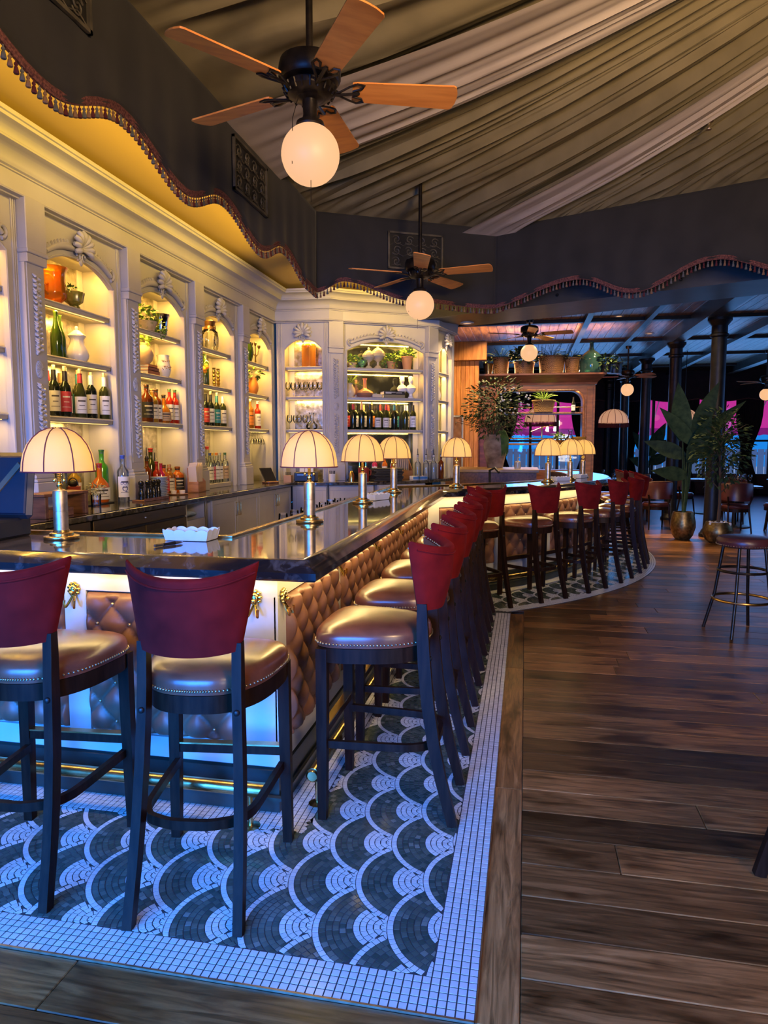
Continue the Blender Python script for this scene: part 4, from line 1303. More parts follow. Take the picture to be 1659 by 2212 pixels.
random.seed(5)
cnt = 0
x = -1.9
while x < 6.3:
    w = .165
    for (y0, y1) in ((7.0,10.3),(10.3,12.9),(12.9,15.6),(15.6,18.4)):
        if x < -1.1: y0 = max(y0, 13.1)
        if x > 2.4 and False: continue
        # only boards behind the bulkhead line
        yl = L1.y + (x-L1.x)*(-.383/.924) + .68
        ya = max(y0, yl) + random.uniform(-.25,.25)*0
        if y1-ya < .3: continue
        ob('plank', MB().bbox(-w/2+.003, w/2-.003, -(y1-ya)/2+.002, (y1-ya)/2-.002, ZD, ZD+.02, .003), M['ceilplank'], dc, loc=(x+w/2,(ya+y1)/2,0)); cnt += 1
    x += w
mb = MB()
x = -5.9
while x < 9.1:
    mb.box(x+.003,x+.162,18.4,23,ZD,ZD+.02)
    if x > 6.3: mb.box(x+.003,x+.162,6.4,18.4,ZD,ZD+.02)
    elif x < -1.95: mb.box(x+.003,x+.162,13.2,18.4,ZD,ZD+.02)
    x += .165
tag(ob('far_ceiling_boards', mb, M['ceilplank'], dc), kind='stuff')
k = 1
for xx, w, h in ((1.02,.10,.10),(2.05,.09,.09),(2.86,.22,.24),(4.2,.12,.12),(5.7,.20,.2)):
    yl = L1.y + (xx-L1.x)*(-.383/.924) + .72
    tag(ob('ceiling_beam', MB().box(xx-w/2,xx+w/2,yl,23,ZD-h,ZD+.01), M['beam']), kind='structure')
for yy in (13.1, 15.7, 18.3, 20.8):
    tag(ob('ceiling_batten', MB().box(-1.6,9,yy-.05,yy+.05,ZD-.06,ZD+.005), M['iron']), kind='structure')
# recessed downlights
for i, (x, y) in enumerate(((.75,12.3),(2.35,11.6),(1.55,12.9),(-.74,8.86),(2.4,15.0))):
    lab = ['recessed downlight left of the second ceiling beam', 'recessed downlight beside the thick column top', 'recessed downlight further back between two ceiling beams', 'recessed downlight in the bulkhead above the shelving end', 'small recessed downlight deep in the dining room'][i]
    z = 3.0 if i == 3 else ZD
    t = thing('recessed_downlight', lab, 'downlight', (x,y,z-.012), 0, 'recessed downlights')
    ob('ring', MB().lathe([(.05,.012),(.055,0),(.085,.002),(.088,.012)], 20, cap=False), M['paint'], t, True)
    ob('lens', MB().lathe([(0,.008),(.052,.008)], 16, cap=False), M['globe'], t)
# columns
def build_column():
    t = thing('column', 'x', 'column', (0,0,0), 0, 'dark cast iron columns')
    ob('shaft', MB().lathe([(.125,.12),(.118,.3),(.112,3.2)], 24), M['iron'], t, True)
    ob('base', MB().lathe([(.18,0),(.18,.05),(.16,.07),(.15,.10),(.128,.13)], 24), M['iron'], t, True, angle=35)
    ob('capital', MB().lathe([(.112,3.18),(.14,3.2),(.14,3.23),(.118,3.25),(.118,3.36),(.15,3.40),(.18,3.44),(.18,3.48)], 24), M['iron'], t, True, angle=35)
    return t
col0 = build_column()
cn = ['thickest dark column beside the potted plants', 'dark column behind the thickest one', 'third dark column receding into the dining room', 'fourth dark column receding into the dining room', 'farthest dark column before the blue windows']
for k in range(5):
    c = col0 if k == 0 else copy_tree(col0)
    c.location = (2.98-.12*k, 12.05+2.65*k, 0); c['label'] = cn[k]

# ---- pine wall at the end of the shelves
struct('wall_side', MB().prism([(-1.10,9.25),(-1.04,9.25),(-1.55,13.1),(-1.72,13.1)], 0, 4.3, lambda u,v,w:(u,v,w)), WP)
pw = struct('wall_pine', MB().box(-1.62,-.86,13.02,13.10,0,3.2), M['walnut'])
for k in range(9):
    x = -1.60+k*.082; ob('board', MB().bbox(x,x+.079,12.99,13.02,2.02 if x < -1.25 else .0,3.02,.006), M['pinewood'], pw)
ob('lintel', MB().bbox(-1.66,-.72,12.90,13.06,3.02,3.36,.01), M['pinewood'], pw)
t = thing('tufted_door', 'brown tufted leather door panel with steel frame beside the shelves', 'door panel', (-1.50,12.95,0), 0)
rows_ = []
for j in range(41):
    r_ = []
    for i in range(15):
        u = .42*i/14; v = 1.9*j/40; p_ = u/.14+v/.2; q_ = u/.14-v/.2
        r_.append((u-.08, -.03*(abs(math.sin(PI*p_)*math.sin(PI*q_)))**.4, .10+v))
    rows_.append(r_)
ob('padding', MB().strip(rows_), M['tuft'], t, True, angle=80)
ob('frame', MB().box(-.10,.36,0,.02,.05,2.03).box(.345,.37,-.03,.02,.05,2.03).box(-.1,.37,-.03,.02,2.0,2.03), M['steel'], t)
mb = MB()
for (u,z) in ((.0,1.9),(.12,1.78),(.24,1.9),(.0,1.62),(.24,1.62),(.12,1.48)): mb.sphere((u,-.02,z), .014, 8, 6)
ob('button', mb, M['steel'], t, True)

# ---- carved wooden arch cabinet
ac = thing('arch_cabinet', 'tall red-brown wooden cabinet with open arched shelves before the dining room', 'cabinet', (-.90,13.35,0), .06)
W_ = 2.15
oa, ob_, z0_, z1_ = .32, 1.95, 1.02, 2.50
mb = MB().box(0,oa,0,.4,0,2.62).box(ob_,W_,0,.4,0,2.62).box(oa,ob_,0,.4,0,z0_)
rr = .22; top = [(oa,2.62),(oa,z1_-rr)]
top += [(oa+rr-rr*math.cos(PI/2*q/8), z1_-rr+rr*math.sin(PI/2*q/8)) for q in range(1,9)]
top += [(ob_-rr+rr*math.sin(PI/2*q/8), z1_-rr+rr*math.cos(PI/2*q/8)) for q in range(0,9)]
top += [(ob_,2.62)]
mb.prism(top, 0, .4, lambda u,v,w:(u,w,v))
ob('carcass', mb, M['redwood'], ac)
ob('arch_moulding', MB().tube([(oa,-.01,z0_),(oa,-.01,z1_-rr)] + [(x,-.01,z) for x,z in top[2:-1]] + [(ob_,-.01,z0_)], .022, 8), M['walnut'], ac, True)
cprof = [(.0,2.60),(.02,2.60),(.03,2.64),(.07,2.68),(.09,2.70),(.15,2.76),(.17,2.77),(.17,2.80),(0,2.80)]
mb = MB()
for (o_, z), (o2, z2) in zip(cprof, cprof[1:]):
    mb.add([(-o_,-o_,z),(W_+o_,-o_,z),(W_+o2,-o2,z2),(-o2,-o2,z2)], [(0,1,2,3)])
    mb.add([(W_+o_,-o_,z),(W_+o_,.4,z),(W_+o2,.4,z2),(W_+o2,-o2,z2)], [(0,1,2,3)])
    mb.add([(-o_,-o_,z),(-o_,.4,z),(-o2,.4,z2),(-o2,-o2,z2)], [(0,1,2,3)])
mb.box(0,W_,0,.4,2.6,2.795)
ob('cornice', mb, M['redwood'], ac)
for zc in (2.10, 1.52):
    s_ = ob('shelf', MB().bbox(oa,ob_,.05,.38,zc-.035,zc,.004), M['walnut'], ac)
    ob('brass_gallery', MB().tube([(oa,.06,zc+.09),(ob_,.06,zc+.09)], .009, 8).tube([(ob_-.06,.06,zc),(ob_-.06,.06,zc+.09)], .006, 6), M['brass'], s_, True)
ob('pilaster_trim', MB().bbox(ob_+.05,W_-.04,-.02,0,.1,2.55,.006), M['redwood'], ac)
ob('pilaster_trim', MB().bbox(.05,oa-.05,-.02,0,.1,2.55,.006), M['redwood'], ac)

# ---- service ledge behind the rounded bar
t = thing('service_ledge', 'golden wooden service ledge carrying the big urn behind the rounded bar', 'counter', (0,0,0))
ob('top', MB().bbox(-1.22,.22,11.15,12.45,1.05,1.10,.008), noisy('golden_oak', (.38,.24,.09), (.55,.37,.15), 4, .35, stretch=(1,8,1)), t)
ob('body', MB().box(-1.18,.18,11.2,12.4,0,1.05), M['walnut'], t)
t = thing('bar_sink_station', 'dark stainless bartender station behind the bend of the bar', 'bar station', (0,0,0))
ob('basin', MB().box(-.95,-.10,9.5,10.4,.0,.86).bbox(-.97,-.08,9.48,10.42,.86,.90,.01), M['steel'], t)
ob('tap', MB().tube([(-.5,10.2,.88),(-.5,10.2,1.12),(-.42,10.05,1.16),(-.36,9.95,1.10)], .018, 8), M['iron'], t, True)

# ---- foliage helpers
def leaf_poly(L_, w, curl=.15, n=6):
    """one leaf along +x, lying in xy with droop in z"""
    up, lo = [], []
    for i in range(n+1):
        t = i/n; hw = w*math.sin(PI*(t**.8))*.5; z = -curl*L_*t*t
        up.append((L_*t, hw, z)); lo.append((L_*t, -hw, z))
    return up, lo
def add_leaf(mb, base, az, el, L_, w, curl=.2, n=4, roll=0):
    up, lo = leaf_poly(L_, w, curl, n)
    R = Matrix.Translation(base) @ Matrix.Rotation(az,4,'Z') @ Matrix.Rotation(-el,4,'Y') @ Matrix.Rotation(roll,4,'X')
    mb.strip([[R @ Vector(p) for p in up], [R @ Vector(p) for p in lo]])
def bush(mb, c, r, n, L_, w, sc=(1,1,1), seed=1, up=.3, stems=None):
    rnd = random.Random(seed)
    for i in range(n):
        d = Vector((rnd.gauss(0,1), rnd.gauss(0,1), rnd.gauss(0,1)+up)).normalized()
        rad = r*(rnd.random()**.45)
        p = Vector(c) + Vector((d.x*sc[0], d.y*sc[1], d.z*sc[2]))*rad
        add_leaf(mb, p, math.atan2(d.y,d.x)+rnd.uniform(-.7,.7), math.asin(max(-1,min(1,d.z)))*.6+rnd.uniform(-.4,.4), L_*rnd.uniform(.6,1.25), w*rnd.uniform(.7,1.2), rnd.uniform(0,.5), 4, rnd.uniform(-1,1))
def fern(mb, c, n, L_, seed=1, w=.035):
    rnd = random.Random(seed)
    for i in range(n):
        az = 2*PI*i/n + rnd.uniform(-.2,.2); el = rnd.uniform(.35,1.25); ll = L_*rnd.uniform(.65,1.1)
        pts = []
        for q in range(9):
            t = q/8; pts.append(Vector(c) + Vector((math.cos(az)*math.cos(el)*ll*t*1.0, math.sin(az)*math.cos(el)*ll*t, math.sin(el)*ll*t - .55*ll*t*t*(1.1-.5*math.sin(el)))))
        mb.tube(pts, .003, 4)
        for q in range(1,9):
            for s in (-1,1):
                t = q/8; d = (pts[q]-pts[q-1]); a2 = math.atan2(d.y,d.x) + s*1.0
                add_leaf(mb, pts[q], a2, .1, w*2.2*(1.05-t*.75)*(ll/.35), w*.5, .2, 3)
def wicker(name, c1, c2):
    m, nt, b, N, L = nmat(name)
    tc = N.new('ShaderNodeTexCoord'); br = N.new('ShaderNodeTexBrick'); br.inputs['Scale'].default_value = 1
    mp = N.new('ShaderNodeMapping'); L.new(tc.outputs['Object'], mp.inputs[0])
    br.inputs['Brick Width'].default_value = .03; br.inputs['Row Height'].default_value = .016; br.inputs['Mortar Size'].default_value = .003
    br.inputs['Color1'].default_value = (*c1,1); br.inputs['Color2'].default_value = (*c2,1); br.inputs['Mortar'].default_value = (.06,.03,.012,1)
    sp = N.new('ShaderNodeSeparateXYZ'); L.new(mp.outputs[0], sp.inputs[0]); ad = N.new('ShaderNodeMath'); ad.operation = 'ADD'; L.new(sp.outputs[0], ad.inputs[0]); L.new(sp.outputs[1], ad.inputs[1])
    cb = N.new('ShaderNodeCombineXYZ'); L.new(ad.outputs[0], cb.inputs[0]); L.new(sp.outputs[2], cb.inputs[1]); L.new(cb.outputs[0], br.inputs['Vector'])
    L.new(br.outputs['Color'], b.inputs['Base Color']); b.inputs['Roughness'].default_value = .6
    bp = N.new('ShaderNodeBump'); bp.inputs['Strength'].default_value = .6; bp.inputs['Distance'].default_value = .006; bp.invert = True
    L.new(br.outputs['Fac'], bp.inputs['Height']); L.new(bp.outputs[0], b.inputs['Normal'])
    return m
M['wicker'] = wicker('honey_wicker', (.36,.17,.05), (.48,.24,.08))
M['wicker_lt'] = wicker('pale_wicker', (.60,.36,.12), (.70,.46,.18))
M['soil'] = pm('soil', (.03,.02,.012), .9)
M['stem'] = pm('brown_stem', (.10,.06,.03), .7)

# big urn with olive foliage
t = thing('urn_plant', 'tall weathered stone urn overflowing with leafy olive branches on the ledge', 'potted plant', (-.50,12.0,1.10), 0)
ob('urn', MB().lathe([(0,0),(.13,0),(.135,.02),(.16,.14),(.195,.28),(.205,.38),(.19,.46),(.165,.50),(.185,.54),(.19,.56),(.17,.56),(.15,.50)], 26), noisy('weathered_urn', (.16,.11,.08), (.42,.33,.26), 5, .8, detail=6, stretch=(1,1,1.6)), t, True)
mb = MB(); bush(mb, (0,0,1.0), .56, 1500, .085, .030, (1.0,1.0,.98), 3, .1); ob('foliage', mb, M['leaf_dark'], t)
mb = MB(); rnd = random.Random(9)
for i in range(26):
    d = Vector((rnd.gauss(0,.6), rnd.gauss(0,.6), 1)).normalized()
    mb.tube([(0,0,.5), Vector((0,0,.5))+d*.3, Vector((0,0,.5))+d*.3+Vector((d.x*1.6,d.y*1.6,d.z*.5))*.35], [.008,.006,.003], 5)
ob('branches', mb, M['stem'], t)
mb = MB()
for i in range(34):
    d = Vector((rnd.uniform(.1,.7), rnd.uniform(-.55,-.3), rnd.uniform(-.1,.45))); c = Vector((0,0,.95))+d*.8
    mb.sphere(c, .016, 6, 5)
ob('blossom', mb, M['paper'], t)
mb = MB()
for i in range(9):
    x0 = .06+.012*i; mb.tube([(x0,-.1,.62),(x0+.05,-.17,.5),(x0+.06,-.19,.2+.03*(i % 3))], [.016,.02,.008], 5)
ob('trailing_moss', mb, M['leaf'], t)

# plants on top of the arch cabinet
def pot_plant(name, label, loc, pot_mb, pot_mat, fol_mb, fol_mat, smooth=True, cat='potted plant', grp=None):
    t = thing(name, label, cat, loc, 0, grp)
    ob('pot', pot_mb, pot_mat, t, smooth, angle=40); ob('foliage', fol_mb, fol_mat, t)
    return t
def basket_mb(r0, r1, h):
    return MB().lathe([(0,0),(r0,0),(r1,h),(r1+.012,h+.006),(r1+.012,h+.022),(r1-.012,h+.022),(r1-.015,h-.03),(0,h-.03)], 20)
ZT2 = 2.80
def at_px_y(px_, Y):
    """x on the plane y=Y for an image column (world layout helper used while measuring)"""
    a = math.atan((px_-829.5)/1500.) - math.radians(11.46); return math.tan(a)*Y
Yc = 13.50
def fm(n, L_, seed, c=(0,0,.2), w=.035):
    mb = MB(); fern(mb, c, n, L_, seed, w); return mb
def bm_(c, r, n, seed, L_=.06, w=.035, sc=(1,1,.7)):
    mb = MB(); bush(mb, c, r, n, L_, w, sc, seed, .5); return mb
pot_plant('potted_plant', 'small brass pot with a sprig, leftmost on top of the wooden arch', (-.72,Yc,ZT2), MB().lathe([(0,0),(.07,0),(.095,.21),(.10,.22),(.09,.22),(.08,.18)],18), M['brass'], bm_((0,0,.27),.09,40,4), M['leaf_dark'])
pot_plant('potted_fern', 'upright fern in round honey wicker basket, second on the wooden arch', (-.48,Yc,ZT2), basket_mb(.13,.15,.30), M['wicker'], fm(26,.42,5,(0,0,.28)), M['leaf'])
pot_plant('potted_plant', 'bushy plant in low wicker basket, left of the fan globe on the arch', (-.05,Yc,ZT2), basket_mb(.17,.19,.22), M['wicker'], bm_((0,0,.33),.26,320,6,.09,.05), M['leaf_dark'])
pot_plant('potted_fern', 'dense fern in large wicker basket, right of the fan globe on the arch', (.45,Yc,ZT2), basket_mb(.21,.24,.30), M['wicker'], fm(34,.48,7,(0,0,.28)), M['leaf_dark'])
pot_plant('potted_fern', 'thin-leaved fern in tall wicker basket beside the green demijohn', (.82,Yc,ZT2), basket_mb(.12,.14,.27), M['wicker'], fm(22,.36,8,(0,0,.26)), M['leaf_dark'])
one('demijohn', MB().lathe([(0,0),(.19,0),(.205,.02),(.205,.22),(.19,.30),(.13,.37),(.055,.42),(.035,.47),(.035,.55),(.045,.555),(.045,.58),(.03,.58)], 26), glassm('teal_bottle_glass', (.06,.16,.13), .03, .55), 'large green glass demijohn on top of the wooden arch', 'demijohn', (1.16,Yc,ZT2), smooth=True)
pot_plant('potted_plant', 'trailing plant in low dark pot, right of the green demijohn', (1.42,Yc-.05,ZT2), MB().lathe([(0,0),(.10,0),(.13,.14),(.12,.14),(.1,.1)],16), M['black'], bm_((0,-.05,.17),.20,160,11,.09,.04), M['leaf_dark'])
t = pot_plant('potted_plant', 'small plant in dark handled basket, rightmost on the wooden arch', (1.70-.12,Yc+.10,ZT2), basket_mb(.12,.15,.17), M['black'], fm(14,.30,12,(0,0,.15)), M['leaf_dark'])
ob('handle', MB().tube([(.14*math.cos(PI*q/10),0,.17+.18*math.sin(PI*q/10)) for q in range(11)], .008, 6), M['black'], t, True)
# inside the arch
Ya = 13.55
t = pot_plant('potted_fern', 'bright fern in pale wicker basket inside the wooden arch', (.32,Ya-.05,2.10), basket_mb(.17,.21,.20).lathe([(.21,.2),(.22,.21),(.22,.225)],20,cap=False), M['wicker_lt'], fm(30,.36,15,(0,0,.2)), M['leaf_bright'])

# balance scale on the arch shelf
t = thing('balance_scale', 'small brass balance scale with two white pans on the arch shelf', 'balance scale', (.30,13.52,1.52))
ob('stand', MB().lathe([(0,0),(.07,0),(.07,.015),(.02,.03),(.012,.06),(.012,.28),(.02,.30),(0,.32)],14), M['brass'], t, True)
ob('beam', MB().tube([(-.20,0,.22),(0,0,.30),(.20,0,.34)], .008, 6), M['brass'], t)
for sx, z in ((-1,.10),(1,.18)):
    p = ob('pan', MB().lathe([(0,-.03),(.05,-.02),(.075,0),(.07,.002)],16,(sx*.20,0,z)), M['white_cer'], t, True)
    ob('chain', MB().tube([(sx*.2-.07,0,z),(sx*.2,0,z+.15)], .002, 4).tube([(sx*.2+.07,0,z),(sx*.2,0,z+.15)], .002, 4), M['brass'], p)
pot_plant('potted_plant', 'little green plant in amber bowl on the arch shelf', (.62,13.52,1.52), MB().lathe([(0,0),(.05,0),(.09,.06),(.08,.06)],16), M['brass'], bm_((0,0,.12),.10,90,21,.05,.03), M['leaf_bright'])
one('glass_decanter', MB().lathe([(0,0),(.07,0),(.10,.04),(.10,.08),(.04,.14),(.03,.20),(.045,.24)],18), M.setdefault('clear', glassm('clear_glass', (.93,.95,.95), .02)), 'round clear glass decanter on the arch shelf', 'decanter', (.82,13.5,1.52), smooth=True)
one('fruit_bowl', MB().lathe([(0,0),(.05,0),(.06,.02),(.13,.09),(.14,.12),(.12,.11)],18), pm('yellow_bowl', (.75,.42,.06), .3), 'yellow bowl at the right end of the arch shelf', 'bowl', (.98,13.5,1.52), smooth=True)

# ---- pendant dome lamps with fringe
def pendant(label, loc, r):
    t = thing('pendant_lamp', label, 'pendant lamp', loc, 0, 'fringed dome pendant lamps')
    prof = [(r,0),(r*.985,r*.2),(r*.92,r*.42),(r*.80,r*.62),(r*.6,r*.80),(r*.33,r*.92),(.03,r*.97)]
    s = ob('shade', MB().lathe(prof, 32, cap=False), M['pendant_shade'], t, True, angle=80)
    for k in range(12):
        a = 2*PI*k/12; ob('rib', MB().tube([((x+.002)*math.cos(a),(x+.002)*math.sin(a),z) for x,z in prof], .005, 4), M['ribtrim'], s)
    mb = MB()
    for k in range(72):
        a = 2*PI*k/72; mb.tube([(r*math.cos(a),r*math.sin(a),0),(r*math.cos(a),r*math.sin(a),-r*.28)], [.006,.012], 4)
    tag(ob('fringe', mb, M['tassel_red'], t), kind='stuff')
    ob('cord', MB().tube([(0,0,r*.95),(0,0,ZD-loc[2])], .008, 6), M['iron'], t)
    return t
M['pendant_shade'] = emit('lit_peach_shade', (.80,.42,.24), .55)
pendant('fringed peach dome pendant seen through the wooden arch', (.33,16.6,2.02), .36)
pendant('fringed peach dome pendant just right of the wooden arch', (2.02,17.2,2.0), .34)
pendant('fringed peach dome pendant between two dark columns', (3.75,18.0,2.05), .32)

# ---- curtains, awning and fence at the far windows
M['curtain'] = noisy('black_plum_curtain', (.008,.004,.006), (.020,.008,.012), 3, .9)
def curtain(label, x0, x1, tie):
    t = thing('curtain', label, 'curtain', (0,0,0), 0, 'dark drapes at the far windows')
    rows_ = []
    for j in range(13):
        v = j/12; z = 3.15-3.14*v; r_ = []
        pinch = math.exp(-((v-.62)/.22)**2)*.62
        for i in range(25):
            u = i/24; uu = u*(1-pinch) if tie < 0 else 1-(1-u)*(1-pinch)
            r_.append((x0+(x1-x0)*uu, 22.80+.035*math.sin(u*38), z))
        rows_.append(r_)
    ob('drape', MB().strip(rows_), M['curtain'], t, True)
    return t
wn_ = ['first window left of the arch', 'window seen through the arch', 'window behind the slim columns', 'window behind the potted plants', 'window at the right edge']
for i, (a, b) in enumerate(WIN):
    w = (b-a)
    curtain('dark drape tied to the left of the %s' % wn_[i], a-.14, a+w*.18, -1)
    curtain('dark drape tied to the right of the %s' % wn_[i], b-w*.18, b+.06, 1)
t = thing('window_pelmet', 'black scalloped pelmet running above the far windows', 'pelmet', (0,0,0))
rows_ = [[(x*.1-3.5, 22.7, 3.72) for x in range(126)], [(x*.1-3.5, 22.7, 2.90-.08*abs(math.sin(x*.1*2.2))) for x in range(126)]]
o_ = ob('cloth', MB().strip(rows_), M['curtain'], t); o_.modifiers.new('s','SOLIDIFY').thickness = .02
ob('fringe', MB().tube([(x*.1-3.5,22.69,2.89-.08*abs(math.sin(x*.1*2.2))) for x in range(126)], .02, 5), M['maroon_trim'], t)
M['awning'] = pm('magenta_awning_cloth', (.55,.015,.16), .8)
def awn():
    m, nt, b, N, L = nmat('magenta_awning'); out = N['Material Output']
    b.inputs['Base Color'].default_value = (.60,.02,.20,1); tr = N.new('ShaderNodeBsdfTranslucent'); tr.inputs[0].default_value = (.95,.04,.30,1)
    mx = N.new('ShaderNodeMixShader'); mx.inputs[0].default_value = .6; L.new(b.outputs[0], mx.inputs[1]); L.new(tr.outputs[0], mx.inputs[2]); L.new(mx.outputs[0], out.inputs[0]); return m
M['awning'] = awn()
for i, (a, b) in enumerate(WIN):
    t = thing('awning', 'magenta cloth awning outside the %s' % wn_[i], 'awning', (0,0,0), 0, 'magenta awnings outside')
    rows_ = [[(a-.1+(b-a+.2)*k/20, 23.205, 3.1) for k in range(21)], [(a-.1+(b-a+.2)*k/20, 24.7, 2.05) for k in range(21)], [(a-.1+(b-a+.2)*k/20, 24.72, 1.85-.05*abs(math.sin(k*.9))) for k in range(21)]]
    ob('cloth', MB().strip(rows_), M['awning'], t)
    mb = MB()
    for k in range(4): x = a-.08+(b-a+.16)*k/3; mb.tube([(x,23.19,3.06),(x,24.68,2.02)], .02, 6)
    ob('frame', mb, M['steel'], t)
fe = thing('fence', 'pale board fence standing outside the far windows', 'fence', (0,26.5,0))
M['fence'] = pm('pale_fence_paint', (.60,.70,.80), .7)
for k in range(60):
    x = -4.5+k*.24; ob('board', MB().box(x,x+.20,0,.03,0,1.35), M['fence'], fe)
ob('rail', MB().box(-4.5,10,.03,.08,1.15,1.25), M['fence'], fe)
struct('ground_outside', MB().box(-30,40,23.2,60,-.3,-.2), pm('pavement', (.25,.28,.32), .9))

# ---- dining tables, chairs and glasses
M['tabletop'] = noisy('dark_table_wood', (.020,.012,.009), (.05,.028,.018), 5, .2)
def build_table():
    t = thing('dining_table', 'x', 'table', (0,0,0), 0, 'dark dining tables')
    ob('tabletop', MB().lathe([(0,.72),(.43,.72),(.445,.728),(.445,.745),(.43,.752),(0,.752)], 32), M['tabletop'], t, True, angle=35)
    ob('pedestal', MB().lathe([(.04,.05),(.035,.4),(.05,.70),(.10,.72)], 14), M['iron'], t, True)
    ob('foot', MB().lathe([(0,0),(.26,0),(.26,.02),(.06,.05)], 20), M['iron'], t, True)
    return t
tab0 = build_table()
tabs = [(1.85,13.75),(3.75,13.6),(5.15,13.4),(1.9,16.0),(3.9,16.2),(5.6,16.4),(.65,17.2),(.55,14.9)]
tn = ['before the second column, right of the wooden arch', 'behind the potted plants', 'at the right edge behind the round stool', 'deeper in the room right of the arch', 'in the middle of the dining room', 'deep in the room at the right edge', 'far back behind the arch', 'just behind the wooden arch']
for i, (x, y) in enumerate(tabs):
    c = tab0 if i == 0 else copy_tree(tab0)
    c.location = (x,y,0); c['label'] = 'dark round dining table ' + tn[i]
M['glassware'] = glassm('stemware_glass', (.97,.98,1.0), .02)
def wine_glass_mb(s=1):
    return MB().lathe([(p[0]*s,p[1]*s) for p in [(0,0),(.034,0),(.034,.002),(.006,.006),(.004,.012),(.004,.085),(.012,.092),(.030,.108),(.039,.135),(.038,.165),(.031,.20),(.0295,.20),(.0365,.165),(.0375,.136),(.028,.11),(.0,.096)]], 14)
wg = wine_glass_mb().mesh('wine_glass', M['glassware'], True)
gi = 0
offs = [(-.20,-.10),(.02,-.22),(.20,-.06),(.08,.18)]
on = ['at the left rim', 'nearest the camera', 'at the right rim', 'at the far rim']
tw = ['by the second column', 'behind the potted plants', 'at the right edge', 'deeper behind the arch post', 'in mid dining room', 'deep at the right edge', 'far behind the arch', 'just behind the arch']
for i, (x, y) in enumerate(tabs):
    for k, (ox, oy) in enumerate(offs if i < 6 else offs[:2]):
        tag(link('wine_glass', wg, None, (x+ox*1.1, y+oy*1.1, .752)), 'wine glass %s of the table %s' % (on[k], tw[i]), 'wine glass', 'wine glasses on the dining tables')
def build_chair():
    t = thing('dining_chair', 'x', 'chair', (0,0,0), 0, 'dark leather dining chairs')
    ob('seat', MB().lathe([(0,.40),(.22,.40),(.235,.42),(.235,.45),(.21,.475),(.1,.485),(0,.485)], 24), M['chair_leather'], t, True)
    ob('apron', MB().lathe([(.215,.35),(.225,.35),(.225,.405),(.2,.405)], 24), M['legwood'], t, True)
    for sx in (-1,1):
        ob('leg', MB().tube([(sx*.17,.15,.36),(sx*.185,.19,.0)], [.019,.013], 8), M['legwood'], t, True)
        ob('back_leg', MB().tube([(sx*.165,-.15,.50),(sx*.17,-.16,.36),(sx*.19,-.24,.0)], [.017,.019,.013], 8), M['legwood'], t, True)
        ob('back_post', MB().tube([(sx*.165,-.155,.45),(sx*.20,-.20,.62)], .014, 8), M['legwood'], t, True)
    rows_ = []
    for (o_, z) in [(0,.56),(.0,.80),(.012,.825),(.03,.80),(.03,.56),(0,.56)]:
        rows_.append([( (.245+o_-.0)*math.sin(a_)*(1.0), .02-(.245+o_)*math.cos(a_), z + (.03*math.cos(a_*1.2) if z > .7 else -.02*math.cos(a_*1.2))) for a_ in [math.radians(-88+176*k/20) for k in range(21)]])
    mb = MB().strip(rows_)
    for e in (0,-1): mb.add([r[e] for r in rows_[:-1]], [tuple(range(5))])
    bk_ = ob('backrest', mb, M['chair_leather'], t, True)
    ob('piping', MB().tube([(.262*math.sin(a_), .02-.262*math.cos(a_), .822+.03*math.cos(a_*1.2)) for a_ in [math.radians(-88+176*k/20) for k in range(21)]], .007, 6), M['tassel_tan'], bk_, True)
    return t
M['chair_leather'] = noisy('oxblood_chair_leather', (.05,.012,.012), (.09,.022,.02), 6, .35)
ch0 = build_chair()
chs = [(2.30,13.05,.15,'at the second column, its piped back facing the camera'),(1.35,14.35,-1.9,'left of the table before the second column'),(2.2,14.45,3.0,'behind the table before the second column'),
       (3.55,12.85,.1,'behind the brass pots'),(4.35,13.2,1.2,'right of the brass pots'),(4.75,12.75,-.3,'near the right edge, its back facing the camera'),(5.55,12.9,.5,'at the right edge beside the round stool'),
       (3.9,14.4,3.1,'behind the table with the potted plants'),(1.4,16.4,-1.6,'deep in the room near the arch post'),(2.45,16.1,1.4,'deep in the room between two columns'),(4.5,16.5,1.5,'deep in the room right of the columns'),(3.3,15.8,-1.2,'in the middle of the dining room'),(5.2,14.2,2.9,'behind the rightmost near table')]
for i, (x, y, rz, s) in enumerate(chs):
    c = ch0 if i == 0 else copy_tree(ch0)
    c.location = (x,y,0); c.rotation_euler = (0,0,rz); c['label'] = 'oxblood leather dining chair ' + s

# ---- big potted plants by the thick column
def brass_pot_mb(r, h):
    return MB().lathe([(0,0),(r*.55,0),(r*.8,h*.15),(r,h*.45),(r*.98,h*.65),(r*.85,h*.9),(r*.80,h),(r*.76,h),(r*.78,h*.9),(0,h*.88)], 28)
t = thing('bird_of_paradise_plant', 'tall bird of paradise with paddle leaves in brass pot beside thick column', 'potted plant', (2.46,11.62,0))
ob('pot', brass_pot_mb(.19,.44), M['brass_pot'] if 'brass_pot' in M else M.setdefault('brass_pot', noisy('hammered_bronze_pot', (.18,.12,.045), (.32,.22,.09), 30, .38, .9, bump=.2)), t, True)
def paddle(mb, base, tip, w, n=12, side=(0,-1,0)):
    base = Vector(base); tip = Vector(tip); ax = tip-base; L_ = ax.length; ax.normalize(); sd = Vector(side); sd = (sd-ax*sd.dot(ax)).normalized(); nn = ax.cross(sd)
    rows_ = []
    for i in range(n+1):
        t_ = i/n; hw = w/2*math.sin(PI*min(1,t_*.94+.06)**.75); c = base + ax*(L_*t_) + nn*0 + Vector((0,0,-.10*L_*t_*t_))
        rows_.append([c - nn*hw + sd*(.12*hw), c - nn*hw*.5 + sd*.03*hw, c - sd*.0, c + nn*hw*.5 + sd*.03*hw, c + nn*hw + sd*(.12*hw)])
    mb.strip(rows_)
